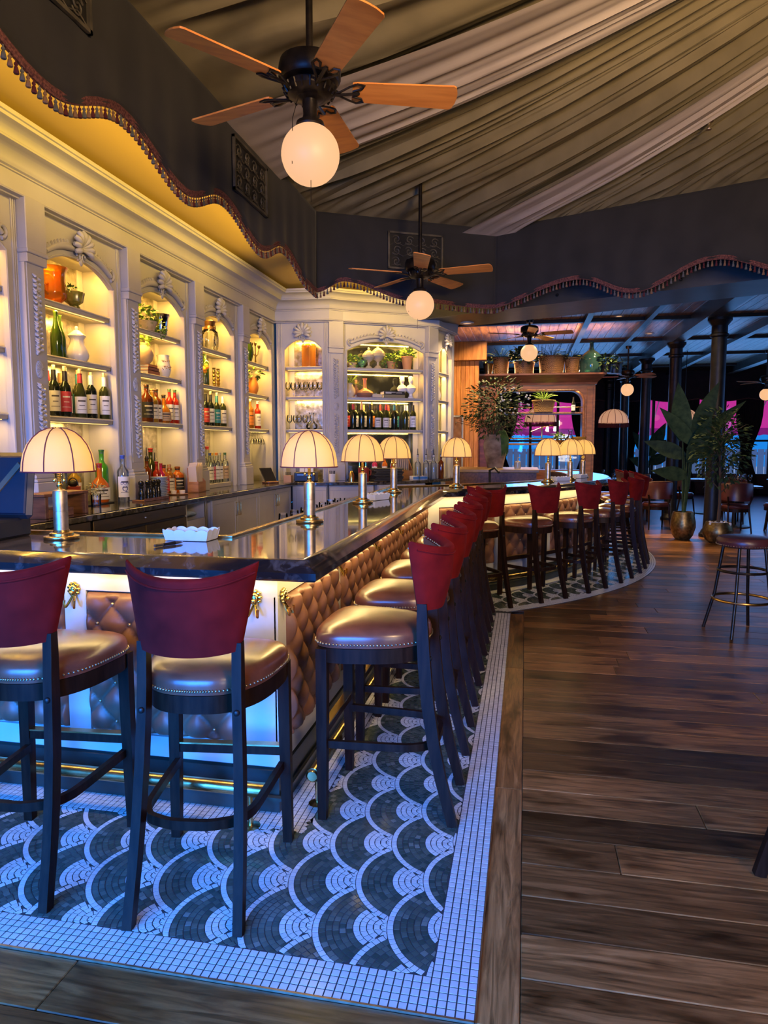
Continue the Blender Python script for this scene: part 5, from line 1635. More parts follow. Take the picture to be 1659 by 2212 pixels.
leaves = [((-.05,0,1.55),(-.18,-.15,2.55),.30),((.08,-.05,1.5),(-.45,-.2,2.15),.22),((.1,0,1.6),(.42,-.1,2.55),.26),((0,.05,1.3),(-.62,.1,1.62),.24),((.1,0,1.3),(.75,.1,1.75),.24),((.0,-.1,1.0),(-.55,-.25,1.15),.22),((.05,-.05,1.2),(.28,-.35,2.05),.26),((.05,.1,1.4),(.9,.2,2.3),.22)]
for (b_, tp, w) in leaves:
    s_ = ob('leaf', (lambda m_: [paddle(m_, b_, tp, w), m_][1])(MB()), M['leaf_dark'], t, True)
    ob('stalk', MB().tube([(b_[0]*.1,b_[1]*.1,.38), (b_[0]*.6,b_[1]*.6,b_[2]*.65), b_], [.02,.016,.01], 6), M['leaf_dark'], s_, True)
t = thing('potted_tree', 'slender small-leaved tree in round brass pot with white pebbles', 'potted plant', (2.90,11.32,0))
ob('pot', brass_pot_mb(.22,.32), M['brass_pot'], t, True)
mb = MB(); rnd = random.Random(31)
for i in range(40): mb.sphere((rnd.uniform(-.14,.14), rnd.uniform(-.14,.14), .29+rnd.uniform(0,.02)), .022, 6, 5)
tag(ob('pebbles', mb, M['paper'], t, True), kind='stuff')
mb = MB().tube([(0,0,.25),(.01,0,.6),(.0,.01,1.0),(-.02,0,1.4)], [.028,.022,.018,.012], 8)
for i in range(16):
    z = .75+.06*i; a_ = i*2.4; mb.tube([(0,0,z),(.16*math.cos(a_),.16*math.sin(a_),z+.16),(.32*math.cos(a_),.32*math.sin(a_),z+.26)], [.009,.006,.003], 5)
ob('trunk', mb, M['stem'], t, True)
mb = MB(); bush(mb, (0,0,1.45), .50, 900, .085, .040, (.85,.85,1.25), 33, .1); ob('foliage', mb, M['leaf_dark'], t)
t = thing('potted_palm', 'young big-leaved plant standing before the far blue windows', 'potted plant', (3.35,20.2,0))
ob('pot', MB().lathe([(0,0),(.2,0),(.24,.4),(.22,.4),(.2,.36),(0,.36)],18), M['black'], t, True)
for (b_, tp, w) in [((0,0,1.2),(-.5,-.2,1.95),.34),((0,0,1.2),(.35,-.2,2.2),.36),((0,0,1.0),(.55,-.1,1.3),.3),((0,0,.9),(-.55,0,1.2),.3)]:
    s_ = ob('leaf', (lambda m_: [paddle(m_, b_, tp, w), m_][1])(MB()), M['leaf_dark'], t, True)
    ob('stalk', MB().tube([(0,0,.3),b_], [.02,.012], 6), M['leaf_dark'], s_)
# ================================================================== BOTTLES
BP = {  # profiles (r,z) for a bottle of height 1 unit = metres
 'bordeaux': [(0,0),(.036,0),(.0375,.004),(.0375,.190),(.034,.210),(.018,.232),(.0145,.245),(.0145,.295),(.0155,.297),(.0155,.304),(.012,.306)],
 'burgundy': [(0,0),(.039,0),(.041,.005),(.041,.150),(.036,.180),(.022,.220),(.0155,.245),(.0145,.295),(.0158,.297),(.0158,.304),(.012,.306)],
 'champagne': [(0,0),(.052,0),(.055,.006),(.055,.190),(.047,.240),(.028,.300),(.020,.345),(.019,.405),(.022,.410),(.022,.425),(.015,.43)],
 'whiskey': [(0,0),(.040,0),(.043,.005),(.043,.150),(.040,.166),(.022,.186),(.015,.196),(.015,.235),(.017,.238),(.017,.25),(.012,.252)],
 'tall': [(0,0),(.036,0),(.038,.005),(.038,.200),(.034,.215),(.018,.235),(.014,.245),(.014,.30),(.016,.302),(.016,.312),(.01,.314)],
 'round': [(0,0),(.045,0),(.055,.03),(.056,.07),(.048,.105),(.028,.130),(.015,.145),(.014,.21),(.017,.212),(.017,.222),(.01,.224)],
 'square': [(0,0),(.044,0),(.047,.005),(.047,.125),(.044,.138),(.024,.150),(.018,.156),(.018,.176),(.02,.178),(.02,.19),(.01,.192)],
}
GL = {}
def bglass(key, col, mix):
    if key not in GL: GL[key] = glassm('bottle_glass_'+key, col, .03, mix)
    return GL[key]
def G(c):
    return {'black': lambda: bglass('black_green', (.010,.014,.008), .85), 'green': lambda: bglass('green', (.10,.20,.03), .35), 'olive': lambda: bglass('olive', (.05,.06,.015), .6),
            'clear': lambda: bglass('clear', (.88,.93,.93), .06), 'amber': lambda: bglass('amber', (.75,.30,.03), .35), 'brown': lambda: bglass('brown', (.22,.045,.008), .55),
            'red': lambda: bglass('red', (.65,.04,.015), .5), 'orange': lambda: bglass('orange', (.90,.22,.02), .55), 'pink': lambda: bglass('pink', (.85,.05,.16), .55),
            'lime': lambda: bglass('lime', (.12,.55,.05), .5), 'gold': lambda: bglass('gold', (.85,.55,.08), .3), 'rose': lambda: bglass('rose', (.80,.35,.20), .3), 'blue': lambda: bglass('blue', (.02,.05,.25), .6)}[c]()
CM = {}
def cm(c, rough=.5, metal=0):
    k = (c, rough)
    if k not in CM: CM[k] = pm('paint_%d' % len(CM), c, rough, metal)
    return CM[k]
LABC = {'cream': (.74,.70,.60), 'white': (.82,.81,.78), 'red': (.55,.05,.05), 'teal': (.03,.24,.30), 'black': (.02,.02,.02), 'navy': (.04,.06,.20), 'gold': (.65,.42,.10), 'orange': (.75,.25,.05), 'tan': (.55,.38,.20), 'pink': (.75,.2,.3), 'none': None}
CAPC = {'red': (.35,.02,.03), 'black': (.012,.012,.012), 'white': (.78,.76,.72), 'gold': (.60,.36,.10), 'teal': (.03,.16,.20), 'blue': (.05,.10,.45), 'orange': (.80,.28,.05), 'yellow': (.80,.52,.06), 'tan': (.42,.24,.12), 'green': (.05,.15,.06), 'cork': (.50,.30,.17), 'silver': (.5,.5,.52)}
MESHC = {}
def prof_r(prof, z):
    for (r0,z0),(r1,z1) in zip(prof, prof[1:]):
        if z0 <= z <= z1 and z1 > z0: return r0+(r1-r0)*(z-z0)/(z1-z0)
    return prof[-1][0]
def bottle(kind, glass, label_c, cap_c, loc, lab, face, group, cork=False, sc=1.0, spout=False, lz=None):
    prof = BP[kind]; H_ = prof[-1][1]
    t = thing('bottle', lab, 'bottle', loc, 0, group); t.scale = (sc,)*3
    k = ('g',kind,glass)
    if k not in MESHC: MESHC[k] = MB().lathe(prof, 18).mesh('glass', G(glass), True, 50)
    link('glass', MESHC[k], t)
    body_top = [z for r,z in prof if r > .03][-1]
    if label_c != 'none':
        k = ('l',kind,label_c)
        if k not in MESHC:
            r = prof_r(prof, body_top*.4)+.0008; z0, z1 = (lz or (body_top*.16, body_top*.80)); rows_ = []
            for z in (z0, z1): rows_.append([(r*math.sin(a), -r*math.cos(a), z) for a in [math.radians(-72+144*i/12) for i in range(13)]])
            mb = MB().strip(rows_); MESHC[k] = mb.mesh('label', cm(LABC[label_c], .6), True)
            mb = MB(); r += .0004
            zz = z0 + (z1-z0)*.70
            for f0, f1, hh in ((.25,.75,.010),(.32,.68,.005),(.2,.8,.003)):
                mb.strip([[(r*math.sin(a), -r*math.cos(a), z_) for a in [math.radians(-72+144*(f0+(f1-f0)*i/8)) for i in range(9)]] for z_ in (zz, zz+hh)]); zz -= (z1-z0)*.24
            MESHC[('p',kind,label_c)] = mb.mesh('print', cm((.06,.05,.05) if label_c not in ('black','navy','teal','red') else (.75,.68,.5), .6), True)
        lo = link('label', MESHC[k], t, rot=(0,0,face)); tag(link('print', MESHC[('p',kind,label_c)], lo), kind='stuff')
    if cap_c:
        k = ('c',kind,cap_c)
        if k not in MESHC:
            nz = H_-.068 if kind in ('bordeaux','burgundy','champagne') else H_-.026
            mb = MB().lathe([(prof_r(prof,nz)+.0008,nz),(prof_r(prof,H_-.02)+.0008,H_-.012),(prof_r(prof,H_-.012)+.0012,H_-.008),(.0165 if kind != 'champagne' else .023,H_-.001),(0,H_+.001)], 14)
            MESHC[k] = mb.mesh('capsule', cm(CAPC[cap_c], .4), True, 40)
        link('capsule', MESHC[k], t)
    if cork:
        if 'cork' not in MESHC: MESHC['cork'] = MB().lathe([(.0105,0),(.0115,.03),(.0105,.031),(0,.031)], 10).mesh('cork', cm(CAPC['cork'], .8), True, 40)
        link('cork', MESHC['cork'], t, (0,0,H_-.001))
    if spout:
        if 'spout' not in MESHC: MESHC['spout'] = MB().lathe([(.013,-.01),(.013,.012),(.006,.016),(.005,.07),(.003,.085),(0,.085)], 10).mesh('pour_spout', M['black'], True, 40)
        link('pour_spout', MESHC['spout'], t, (0,0,H_))
    return t
SHIFT = ((.9,.2),(.845,.268),(.87,.325),(.93,.37),(1.0,.38))
def adj(bay, x):
    if bay not in BAYS: return x
    k, c = SHIFT[BAYS.index(bay)]; return x*k + c
def on_bay(bay, x, y, z): return loc2w(bay, x, y, z+.0005)
FACE = lambda bay: bay.rotation_euler.z*0
ORD = ['first','second','third','fourth','fifth','sixth','seventh','eighth','ninth','tenth','eleventh','twelfth','thirteenth','fourteenth','fifteenth','sixteenth']
def short_label(desc, o, where):
    w = '%s, %s from left %s' % (desc, o, where)
    if len(w.split()) > 16: w = '%s, %s from left %s' % (' '.join(desc.replace(' in the back','').split()), o, where)
    return w
def row(bay, z, items, where, group, face=None):
    """items: kind, glass, label, cap, x, y, extras dict, description"""
    for i, (kind, glass, lc, cp, x, y, ex_, desc) in enumerate(items):
        fz = math.radians(48) if face is None else face
        bottle(kind, glass, lc, cp, on_bay(bay, adj(bay, x), y, z), short_label(desc, ORD[i], where), fz, group, **ex_)
B1, B2, B3, B4 = BAYS[1:5]
C = {'cork': True}; Z1, Z2, Z3 = SHZ
row(B1, Z1, [('bordeaux','black','cream','black',.275,.13,C,'dark wine bottle with cream label'), ('bordeaux','black','none','red',.345,.24,{},'wine bottle with red capsule in the back'),
    ('bordeaux','black','red','black',.425,.11,C,'corked dark wine bottle with red label'), ('burgundy','olive','white','black',.53,.17,C,'corked olive wine bottle with white label'),
    ('bordeaux','olive','none','tan',.61,.27,{},'wine bottle with tan capsule in the back'), ('burgundy','olive','white','red',.69,.11,C,'wine bottle with red capsule and white label'),
    ('bordeaux','olive','teal','teal',.785,.19,C,'wine bottle with teal label'), ('bordeaux','black','cream','white',.91,.12,{},'dark wine bottle with white capsule'),
    ('bordeaux','olive','cream','white',1.04,.20,C,'corked olive wine bottle with cream label'), ('bordeaux','olive','white','white',1.15,.11,C,'olive wine bottle with large white label')],
    'in the wine bay', 'wine bottles on the first full bay')
row(B1, Z2, [('champagne','green','none',None,.335,.12,{'sc':.70},'large green empty bottle with tiny label'), ('champagne','green','none',None,.475,.17,{'sc':.68},'large green empty bottle with string')], 'above the wine bottles', 'large green bottles')
row(B2, Z1, [('whiskey','brown','black','black',.27,.10,{'sc':1.2},'dark whiskey bottle'), ('tall','brown','navy','black',.345,.27,{'sc':.95},'whiskey bottle with navy label'), ('whiskey','gold','cream','cork',.45,.12,{'sc':1.1},'pale gold whiskey bottle with cream label'),
    ('whiskey','brown','white','black',.585,.14,{'sc':1.12},'stout whiskey bottle with white label'), ('tall','brown','none','black',.68,.25,{'sc':.9},'dark whiskey bottle in the back'), ('round','amber','tan','black',.76,.13,{'sc':1.08},'round amber whiskey bottle'),
    ('tall','red','cream','green',.92,.13,{'sc':.95},'red-amber whiskey bottle with green cap'), ('tall','red','cream','green',1.05,.12,{'sc':.95},'red-amber whiskey bottle nearest the stile')], 'on the whiskey shelf', 'whiskey bottles')
row(B3, Z1, [('bordeaux','black','red','black',.27,.13,{},'black wine bottle with red label'), ('bordeaux','black','white','black',.41,.12,C,'black wine bottle with white label'), ('bordeaux','olive','none','white',.53,.25,{},'wine bottle with white capsule in the back'),
    ('bordeaux','olive','teal','teal',.64,.13,C,'olive wine bottle with teal label'), ('bordeaux','olive','cream','white',.85,.13,{},'olive wine bottle with white capsule')], 'below the glass ewer', 'wine bottles in the ewer bay')
row(B4, Z1, [('tall','amber','orange','silver',.32,.13,{'sc':1.05},'amber bottle with orange label'), ('tall','olive','white','silver',.46,.2,{},'olive bottle with white label'), ('tall','red','white','white',.62,.13,{},'red bottle with white label')], 'in the candelabra bay', 'bottles in the candelabra bay')
# counter level
S_ = {'spout': True}
row(B1, ZCNT+.012, [('tall','clear','none','silver',.26,.09,{'sc':1.1},'clear bottle'), ('tall','clear','none','black',.38,.20,{},'clear bottle with dark base'), ('whiskey','gold','white','gold',.70,.22,{'sc':1.1},'gold liquor bottle with white label'),
    ('round','orange','white','red',.90,.06,{'sc':1.25},'amber-red liqueur bottle with white label'), ('tall','lime','none','green',1.06,.12,{'sc':1.2},'bright lime green bottle')], 'behind the nearest lamp', 'bottles behind the nearest lamp')
bq = bottle('tall','clear','white','blue', on_bay(B1, 1.20, -.09, ZCNT), 'clear rum bottle with white label and blue cap beside the pepper mills', math.radians(50), 'bottles behind the nearest lamp', sc=1.1)
def text_on(bottle_o, s, r, z, size, ang, col):
    cu = bpy.data.curves.new('lettering', 'FONT'); cu.body = s; cu.size = size; cu.align_x = 'CENTER'; cu.extrude = .0003
    to = bpy.data.objects.new('lettering', cu); COL.objects.link(to)
    dg = bpy.context.evaluated_depsgraph_get(); me = bpy.data.meshes.new_from_object(to.evaluated_get(dg))
    bpy.data.objects.remove(to)
    for v in me.vertices:
        a = v.co.x/r; v.co = Vector((r*math.sin(a), -r*math.cos(a)-v.co.z, z+v.co.y))
    me.materials.clear(); me.materials.append(cm(col, .5))
    return link('lettering', me, bottle_o, rot=(0,0,ang))
bpy.context.view_layer.update()
text_on(bq, 'DON', .0392, .118, .026, math.radians(50), (.03,.05,.22)); text_on(bq, 'Q', .0392, .075, .05, math.radians(50), (.03,.05,.22))
row(B2, ZCNT, [('tall','brown','none','black',.30,.14,S_,'dark bottle with black pour spout'), ('tall','red','black','red',.38,.06,{'sc':.9},'red liqueur bottle'), ('tall','pink','none','pink' if 'pink' in CAPC else 'red',.47,.05,{'sc':.85},'bright pink bottle'),
    ('tall','olive','none','red',.52,.2,{'sc':1.25},'tall olive bottle with red capsule'), ('whiskey','orange','red','black',.59,.07,{},'orange-red liqueur bottle'), ('round','clear','none','black',.66,.22,{'spout':True,'sc':1.15},'clear decanter bottle with pour spout'),
    ('whiskey','amber','cream','cork',.73,.07,{},'amber bottle with cream label'), ('square','amber','orange','cork',.84,.12,{'sc':1.15},'square amber bottle with orange label'), ('square','orange','black','black',.98,.08,{'sc':1.2},'square orange bottle with black label')], 'beside the saucers', 'liqueur bottles on the counter')
capl = ['blue','orange','red','yellow','white','green','blue']
row(B3, ZCNT+.06, [('tall','clear','white','blue',.30,.10,{'sc':.95},'clear vodka bottle with blue cap'), ('tall','clear','pink','yellow',.42,.12,{'sc':.95},'clear vodka bottle with yellow cap'), ('tall','clear','white','blue',.46,.27,{'sc':1.15},'taller clear vodka bottle with blue cap in the back'), ('tall','clear','white','orange',.54,.11,{'sc':.95},'clear vodka bottle with orange cap'),
    ('tall','clear','white','red',.60,.27,{'sc':1.15},'taller clear vodka bottle with red cap in the back'), ('tall','clear','white','silver',.67,.12,{'sc':.95},'clear vodka bottle with silver cap'), ('tall','clear','tan','green',.84,.11,{'sc':.95},'clear vodka bottle with dark green cap')], 'beside the menu box', 'vodka bottles')
one('bottle_step', MB().bbox(.153,.84,.015,.24,0,.0435,.004), M['paint'], 'white step under the vodka bottles', 'step', (B3.location.x,B3.location.y,zs(ZCNT)), PI/2)
one('bar_mat', MB().bbox(.11,.80,-.04,.22,0,.0085,.003), M['black'], 'black rubber bar mat under the bottles behind the nearest lamp', 'bar mat', (B1.location.x,B1.location.y,zs(ZCNT)), PI/2)
# wide bay wine row
rnd = random.Random(44); items = []
specs = [('bordeaux','black','red','black'),('bordeaux','black','none','red'),('bordeaux','black','white','black'),('bordeaux','black','none','cork'),('bordeaux','black','cream','tan'),('bordeaux','black','none','black'),('bordeaux','black','orange','black'),('burgundy','olive','cream','black'),('bordeaux','black','none','red'),('burgundy','olive','cream','red'),('burgundy','olive','white','red'),('bordeaux','black','none','teal'),('bordeaux','black','teal','black'),('bordeaux','olive','none','white'),('bordeaux','olive','cream','white'),('bordeaux','olive','white','black')]
for i, (k_, g_, l_, c_) in enumerate(specs):
    x = .15 + i*.072 + (.05 if i > 12 else 0)
    d_ = 'wine bottle with %s' % ({'none':'%s capsule in the back' % c_}.get(l_, '%s label and %s capsule' % (l_, c_)))
    items.append((k_, g_, l_, c_, x, .11 if i % 2 else .23, {'cork': i in (3,6,12)}, d_))
row(bayW, Z1, items, 'in the wide bay', 'wine bottles on the wide bay', face=math.radians(12))
row(bayW, ZCNT, [('tall','pink','white','red',.62,.2,{'sc':.9},'pink bottle'), ('tall','orange','white','red',.80,.2,{'sc':.9},'orange bottle'), ('tall','amber','red','black',.95,.2,{'sc':.9},'amber bottle with red label'), ('tall','clear','navy','blue',1.12,.15,{'sc':1.2},'tall clear bottle with blue cap')], 'on the far counter', 'bottles behind the black menus', face=0)
for i, (x, y, k_, g_) in enumerate(((-1.76,11.52,'tall','clear'),(-1.63,11.60,'tall','clear'),(-1.52,11.74,'tall','clear'),(-1.42,11.95,'tall','brown'),(-1.60,11.90,'tall','clear'))):
    bottle(k_, g_, 'none', 'silver', bk(x,y,ZCNT), '%s bottle with pour spout, %s from the left at the end of the back counter' % ('clear' if g_ == 'clear' else 'brown', ORD[i]), 0, 'spouted bottles at the counter end', spout=True, sc=.95)

# ================================================================== SHELF DECOR
def deco(name, label, cat, bay, x, y, z):
    t = thing(name, label, cat, on_bay(bay, adj(bay, x), y, z), bay.rotation_euler.z); t.scale = (.76,)*3; return t
M['amberglass'] = glassm('amber_glass', (.85,.38,.03), .05, .30)
t = deco('amber_bucket', 'amber glass champagne bucket with side handles on the top shelf', 'ice bucket', B1, .40, .17, Z3)
ob('bowl', MB().lathe([(0,0),(.05,0),(.055,.015),(.075,.03),(.105,.06),(.110,.10),(.098,.20),(.102,.27),(.125,.315),(.118,.312),(.095,.265),(.09,.2),(.10,.1),(.0,.05)], 24, flute=lambda a,z: 1+.03*math.cos(a*8)), M['amberglass'], t, True)
for s in (-1,1):
    ob('handle', MB().tube([(s*.10,-.02,.07),(s*.15,-.02,.09),(s*.155,-.02,.14),(s*.10,-.02,.16)], .012, 8), M['amberglass'], t, True)
t = deco('planter_bowl', 'small olive green glazed bowl with a succulent on the top shelf', 'planter', B1, .66, .12, Z3)
ob('bowl', MB().lathe([(0,0),(.05,0),(.05,.02),(.035,.03),(.075,.06),(.092,.14),(.09,.145),(.08,.13),(0,.12)], 24, flute=lambda a,z: 1+.035*math.cos(a*12)), noisy('olive_glaze', (.16,.15,.02), (.32,.28,.05), 20, .2), t, True)
ob('succulent', bm_((-.02,0,.15), .06, 40, 71, .05, .025), M['leaf'], t)
t = deco('lidded_jar', 'white swirled ceramic jar with scalloped lid', 'jar', B1, .72, .14, Z2)
ob('body', MB().lathe([(0,0),(.075,0),(.095,.03),(.10,.06),(.085,.11),(.062,.16),(.058,.20),(.075,.225),(.07,.23)], 28, flute=lambda a,z: 1+.05*math.cos(a*9+z*9)), M['white_cer'], t, True)
ob('lid', MB().lathe([(.080,.225),(.078,.235),(.05,.255),(.03,.275),(.012,.285),(.016,.30),(.010,.315),(0,.318)], 24), M['white_cer'], t, True)
t = deco('ivy_planter', 'low oval stone planter trailing bright ivy', 'planter', B2, .38, .14, Z3)
ob('pot', MB().lathe([(0,0),(.09,0),(.12,.09),(.125,.10),(.11,.10),(0,.09)], 20), noisy('cream_stone', (.45,.35,.22), (.62,.52,.36), 18, .8), t, True)
mb = MB(); bush(mb, (0,0,.15), .15, 130, .045, .04, (1.1,.8,.8), 72, .4); bush(mb, (.18,-.05,.05), .10, 60, .045, .04, (1,.6,.9), 73, 0); ob('ivy', mb, M['leaf_bright'], t)
t = deco('silver_bucket', 'polished silver champagne bucket with scalloped rim', 'ice bucket', B2, .76, .14, Z3)
ob('bowl', MB().lathe([(0,0),(.065,0),(.07,.01),(.078,.10),(.088,.19),(.105,.23),(.10,.232),(.08,.19),(.07,.03),(0,.03)], 28, flute=lambda a,z: 1+(.05 if z > .2 else .0)*math.cos(a*8)), pm('polished_silver', (.75,.72,.66), .1, 1), t, True)
for s in (-1,1): ob('handle', MB().tube([(s*.085,0,.18),(s*.115,0,.19),(s*.115,0,.14),(s*.08,0,.13)], .007, 6), M['steel'], t, True)
# books under the clay jug
bkc = [((.36,.13,.04),.24,.17,.04,'brown leather book at the bottom of the small stack'),((.30,.10,.05),.22,.16,.035,'dark leather book in the middle of the small stack'),((.70,.26,.06),.18,.15,.03,'orange book at the top of the small stack')]
zz = Z2
for i, (c_, l_, w_, h_, lab) in enumerate(bkc):
    t = deco('book', lab, 'book', B2, .42, .16, zz); t['group'] = 'stacked books under the clay jug'
    ob('cover', MB().box(-l_/2,l_/2,-w_/2,w_/2,0,.004).box(-l_/2,l_/2,-w_/2,w_/2,h_-.004,h_).box(-l_/2,l_/2,-w_/2,-w_/2+.005,0,h_), cm(c_, .5), t)
    ob('pages', MB().box(-l_/2+.005,l_/2-.005,-w_/2+.005,w_/2-.004,.004,h_-.004), M['paper'], t); zz += h_*.76/S + .0005
t = deco('clay_jug', 'round clay jug with green leaves standing on stacked books', 'jug', B2, .36, .16, zz)
ob('body', MB().lathe([(0,0),(.05,0),(.085,.04),(.10,.10),(.085,.165),(.05,.20),(.055,.225),(.045,.22),(0,.2)], 24), noisy('pale_clay', (.50,.36,.27), (.62,.47,.36), 6, .8), t, True)
ob('handle', MB().tube([(.05,0,.20),(.10,0,.19),(.098,0,.13)], .010, 8), cm((.52,.38,.28),.8), t, True); ob('leaves', bm_((0,0,.25), .07, 40, 75, .06, .03), M['leaf_bright'], t)
t = deco('floral_pitcher', 'white china pitcher painted with small brown flowers', 'pitcher', B2, .78, .13, Z2)
ob('body', MB().lathe([(0,0),(.055,0),(.075,.04),(.085,.09),(.075,.15),(.06,.20),(.068,.245),(.063,.245),(.055,.20),(0,.19)], 28, flute=lambda a,z: 1+(.05*math.cos(a*6) if z > .22 else 0)), M['white_cer'], t, True)
ob('handle', MB().tube([(.065,0,.22),(.11,0,.25),(.135,0,.21),(.125,0,.13),(.08,0,.08)], .009, 8), M['white_cer'], t, True)
mb = MB(); rnd = random.Random(8)
for i in range(26):
    a_ = -PI/2+rnd.uniform(-1.3,.9); z_ = rnd.choice([rnd.uniform(.08,.12), rnd.uniform(.16,.19)]); r_ = prof_r([(.075,.04),(.085,.09),(.075,.15),(.06,.2)], z_)+.001
    mb.sphere((r_*math.cos(a_), r_*math.sin(a_), z_), .006, 6, 4)
ob('painted_flowers', mb, cm((.35,.18,.05),.5), t)
t = deco('glass_ewer', 'fluted clear glass ewer with ornate copper collar and long handle', 'ewer', B3, .50, .15, Z3)
ob('body', MB().lathe([(0,0),(.085,0),(.105,.03),(.112,.15),(.10,.24),(.07,.27)], 30, flute=lambda a,z: 1+.035*math.cos(a*15)), M.setdefault('clear', glassm('clear_glass', (.93,.95,.95), .02)), t, True)
ob('collar', MB().lathe([(.072,.265),(.074,.285),(.062,.31),(.078,.35),(.085,.37),(.06,.375),(.03,.39)], 20), M['copper'] if 'copper' in M else M.setdefault('copper', pm('aged_copper', (.45,.25,.12), .35, 1)), t, True)
ob('handle', MB().tube([(.07,0,.36),(.15,0,.37),(.18,0,.31),(.165,0,.22),(.15,0,.13),(.175,0,.09)], .009, 8), M['bronze'], t, True)
t = deco('flower_vase', 'small vase of orange flowers at the left of the ewer bay', 'vase', B3, .30, .15, Z2)
ob('vase', MB().lathe([(0,0),(.03,0),(.04,.06),(.025,.12),(.03,.14)], 16), M['clear'], t, True)
mb = MB()
for i in range(12): mb.sphere((random.uniform(-.06,.06), random.uniform(-.05,.05), .17+random.uniform(0,.09)), .026, 8, 6)
ob('flowers', mb, cm((.85,.35,.04),.7), t, True)
bottle('tall','green','none',None, on_bay(B3,adj(B3,.43),.2,Z2), 'pale green empty bottle between the flowers and candlesticks', 0, None, sc=1.1)
for i, x in enumerate((.60,.74)):
    mb = MB().lathe([(0,0),(.04,0),(.042,.01),(.02,.02)] + [(.016+.010*abs(math.sin(q*1.57)), .03+q*.0235) for q in range(9)] + [(.022,.24),(.026,.25),(.02,.25)], 14)
    one('candlestick', mb, M['gold'], 'gold turned candlestick, %s of the pair beside the green bottle' % ('left' if i == 0 else 'right'), 'candlestick', on_bay(B3,adj(B3,x),.14,Z2), group='gold candlesticks', smooth=True).scale = (.76,)*3
one('green_vase', MB().lathe([(0,0),(.04,0),(.06,.05),(.08,.14),(.07,.22),(.045,.27),(.05,.29),(.04,.29)], 22, flute=lambda a,z: 1+.03*math.cos(a*10)), G('green'), 'green glass vase behind the pilaster at the candelabra bay', 'vase', on_bay(B4,adj(B4,.33),.15,Z3), smooth=True).scale = (.76,)*3
t = deco('candelabra', 'tarnished brass two-armed candelabra', 'candelabra', B4, .62, .15, Z3)
ob('stem', MB().lathe([(0,0),(.05,0),(.05,.01),(.015,.03),(.010,.08),(.014,.12),(.008,.16),(.008,.27),(.018,.29),(.022,.32),(.014,.33)], 14), M['bronze_lt'] if 'bronze_lt' in M else M.setdefault('bronze_lt', pm('tarnished_brass', (.22,.15,.06), .4, 1)), t, True)
for s in (-1,1):
    ob('arm', MB().tube([(0,0,.16),(s*.05,0,.13),(s*.10,0,.16),(s*.11,0,.20),(s*.14,0,.21),(s*.15,0,.25)], .006, 6).lathe([(.008,0),(.022,.02),(.024,.05),(.016,.05)],12,(s*.15,0,.25)), M['bronze_lt'], t, True)
t = deco('ribbed_vase', 'orange ribbed wooden vase holding a leafy sprig', 'vase', B4, .50, .15, Z2)
ob('vase', MB().lathe([(0,0),(.05,0),(.075,.05),(.085,.10),(.075,.16),(.055,.21),(.06,.25),(.055,.25),(0,.2)], 24, flute=lambda a,z: 1+.03*math.cos(a*16)), cm((.62,.24,.06),.45), t, True)
ob('sprig', bm_((0,0,.30), .12, 34, 79, .10, .05), M['leaf'], t)
t = deco('glass_hanger', 'row of stemware feet hanging below the candelabra bay shelf', 'glass rack', B4, .70, .15, Z1-.12)
ob('rail', MB().box(-.30,.30,-.02,.02,.066,.0698), M['steel'], t)
mb = MB()
for i in range(6): mb.lathe([(.03,.06),(.03,.058),(.005,.052),(.004,-.02),(.03,-.06),(.035,-.12)], 12, (-.25+.1*i,0,0), cap=False)
ob('glass', mb, M['glassware'], t, True)
# narrow bay
wg2 = wine_glass_mb(.85).mesh('wine_glass', M['glassware'], True)
for i in range(8):
    tag(link('wine_glass', wg2, None, on_bay(bayN, .15+.075*i, .12+.05*(i % 2), Z2)), 'clear wine glass, %s from the left on the middle shelf of the narrow bay' % ORD[i], 'wine glass', 'wine glasses in the narrow bay')
for i in range(4):
    tag(link('wine_glass', wg2, None, on_bay(bayN, .17+.08*i, .12+.08*(i % 2), Z1)), 'clear wine glass, %s from the left on the lower shelf of the narrow bay' % ORD[i], 'wine glass', 'wine glasses in the narrow bay')
one('decanter', MB().lathe([(0,0),(.075,0),(.095,.03),(.09,.07),(.05,.11),(.028,.15),(.028,.22),(.045,.26)], 22), M['clear'], 'wide-bottomed clear decanter on the lower shelf of the narrow bay', 'decanter', on_bay(bayN,.54,.14,Z1), smooth=True).scale = (.76,)*3
one('amber_vase', MB().lathe([(0,0),(.11,0),(.115,.02)]+[(.112+.006*(q % 2), .03+q*.02) for q in range(16)]+[(.10,.36),(.09,.36)], 24), glassm('ribbed_amber', (.80,.36,.05), .1, .4), 'ribbed amber glass cylinder on the top shelf of the narrow bay', 'vase', on_bay(bayN,.48,.22,Z3), smooth=True).scale = (.76,)*3
# wide bay
def ivy_pot(label, bay, x, y, z, seed, pot_c, r=.08, h=.13, fr=.14):
    t = deco('ivy_pot', label, 'potted plant', bay, x, y, z)
    ob('pot', MB().lathe([(0,0),(r*.7,0),(r,h),(r+.01,h),(r+.01,h+.02),(r-.01,h+.02),(0,h)], 18), cm(pot_c,.7), t, True)
    ob('ivy', bm_((0,0,h+.04), fr, 130, seed, .05, .04), M['leaf_bright'], t)
ivy_pot('bright ivy in a low pot at the left of the wide bay top shelf', bayW, .22, .16, Z3, 81, (.55,.40,.22), .07, .06, .15)
one('green_bowl', MB().lathe([(0,0),(.03,0),(.02,.02),(.06,.06),(.085,.12),(.08,.12),(.05,.06)], 20), glassm('pale_green_glass', (.45,.80,.50), .05, .25), 'pale green footed glass bowl beside the ivy', 'bowl', on_bay(bayW,.38,.12,Z3), smooth=True).scale = (.76,)*3
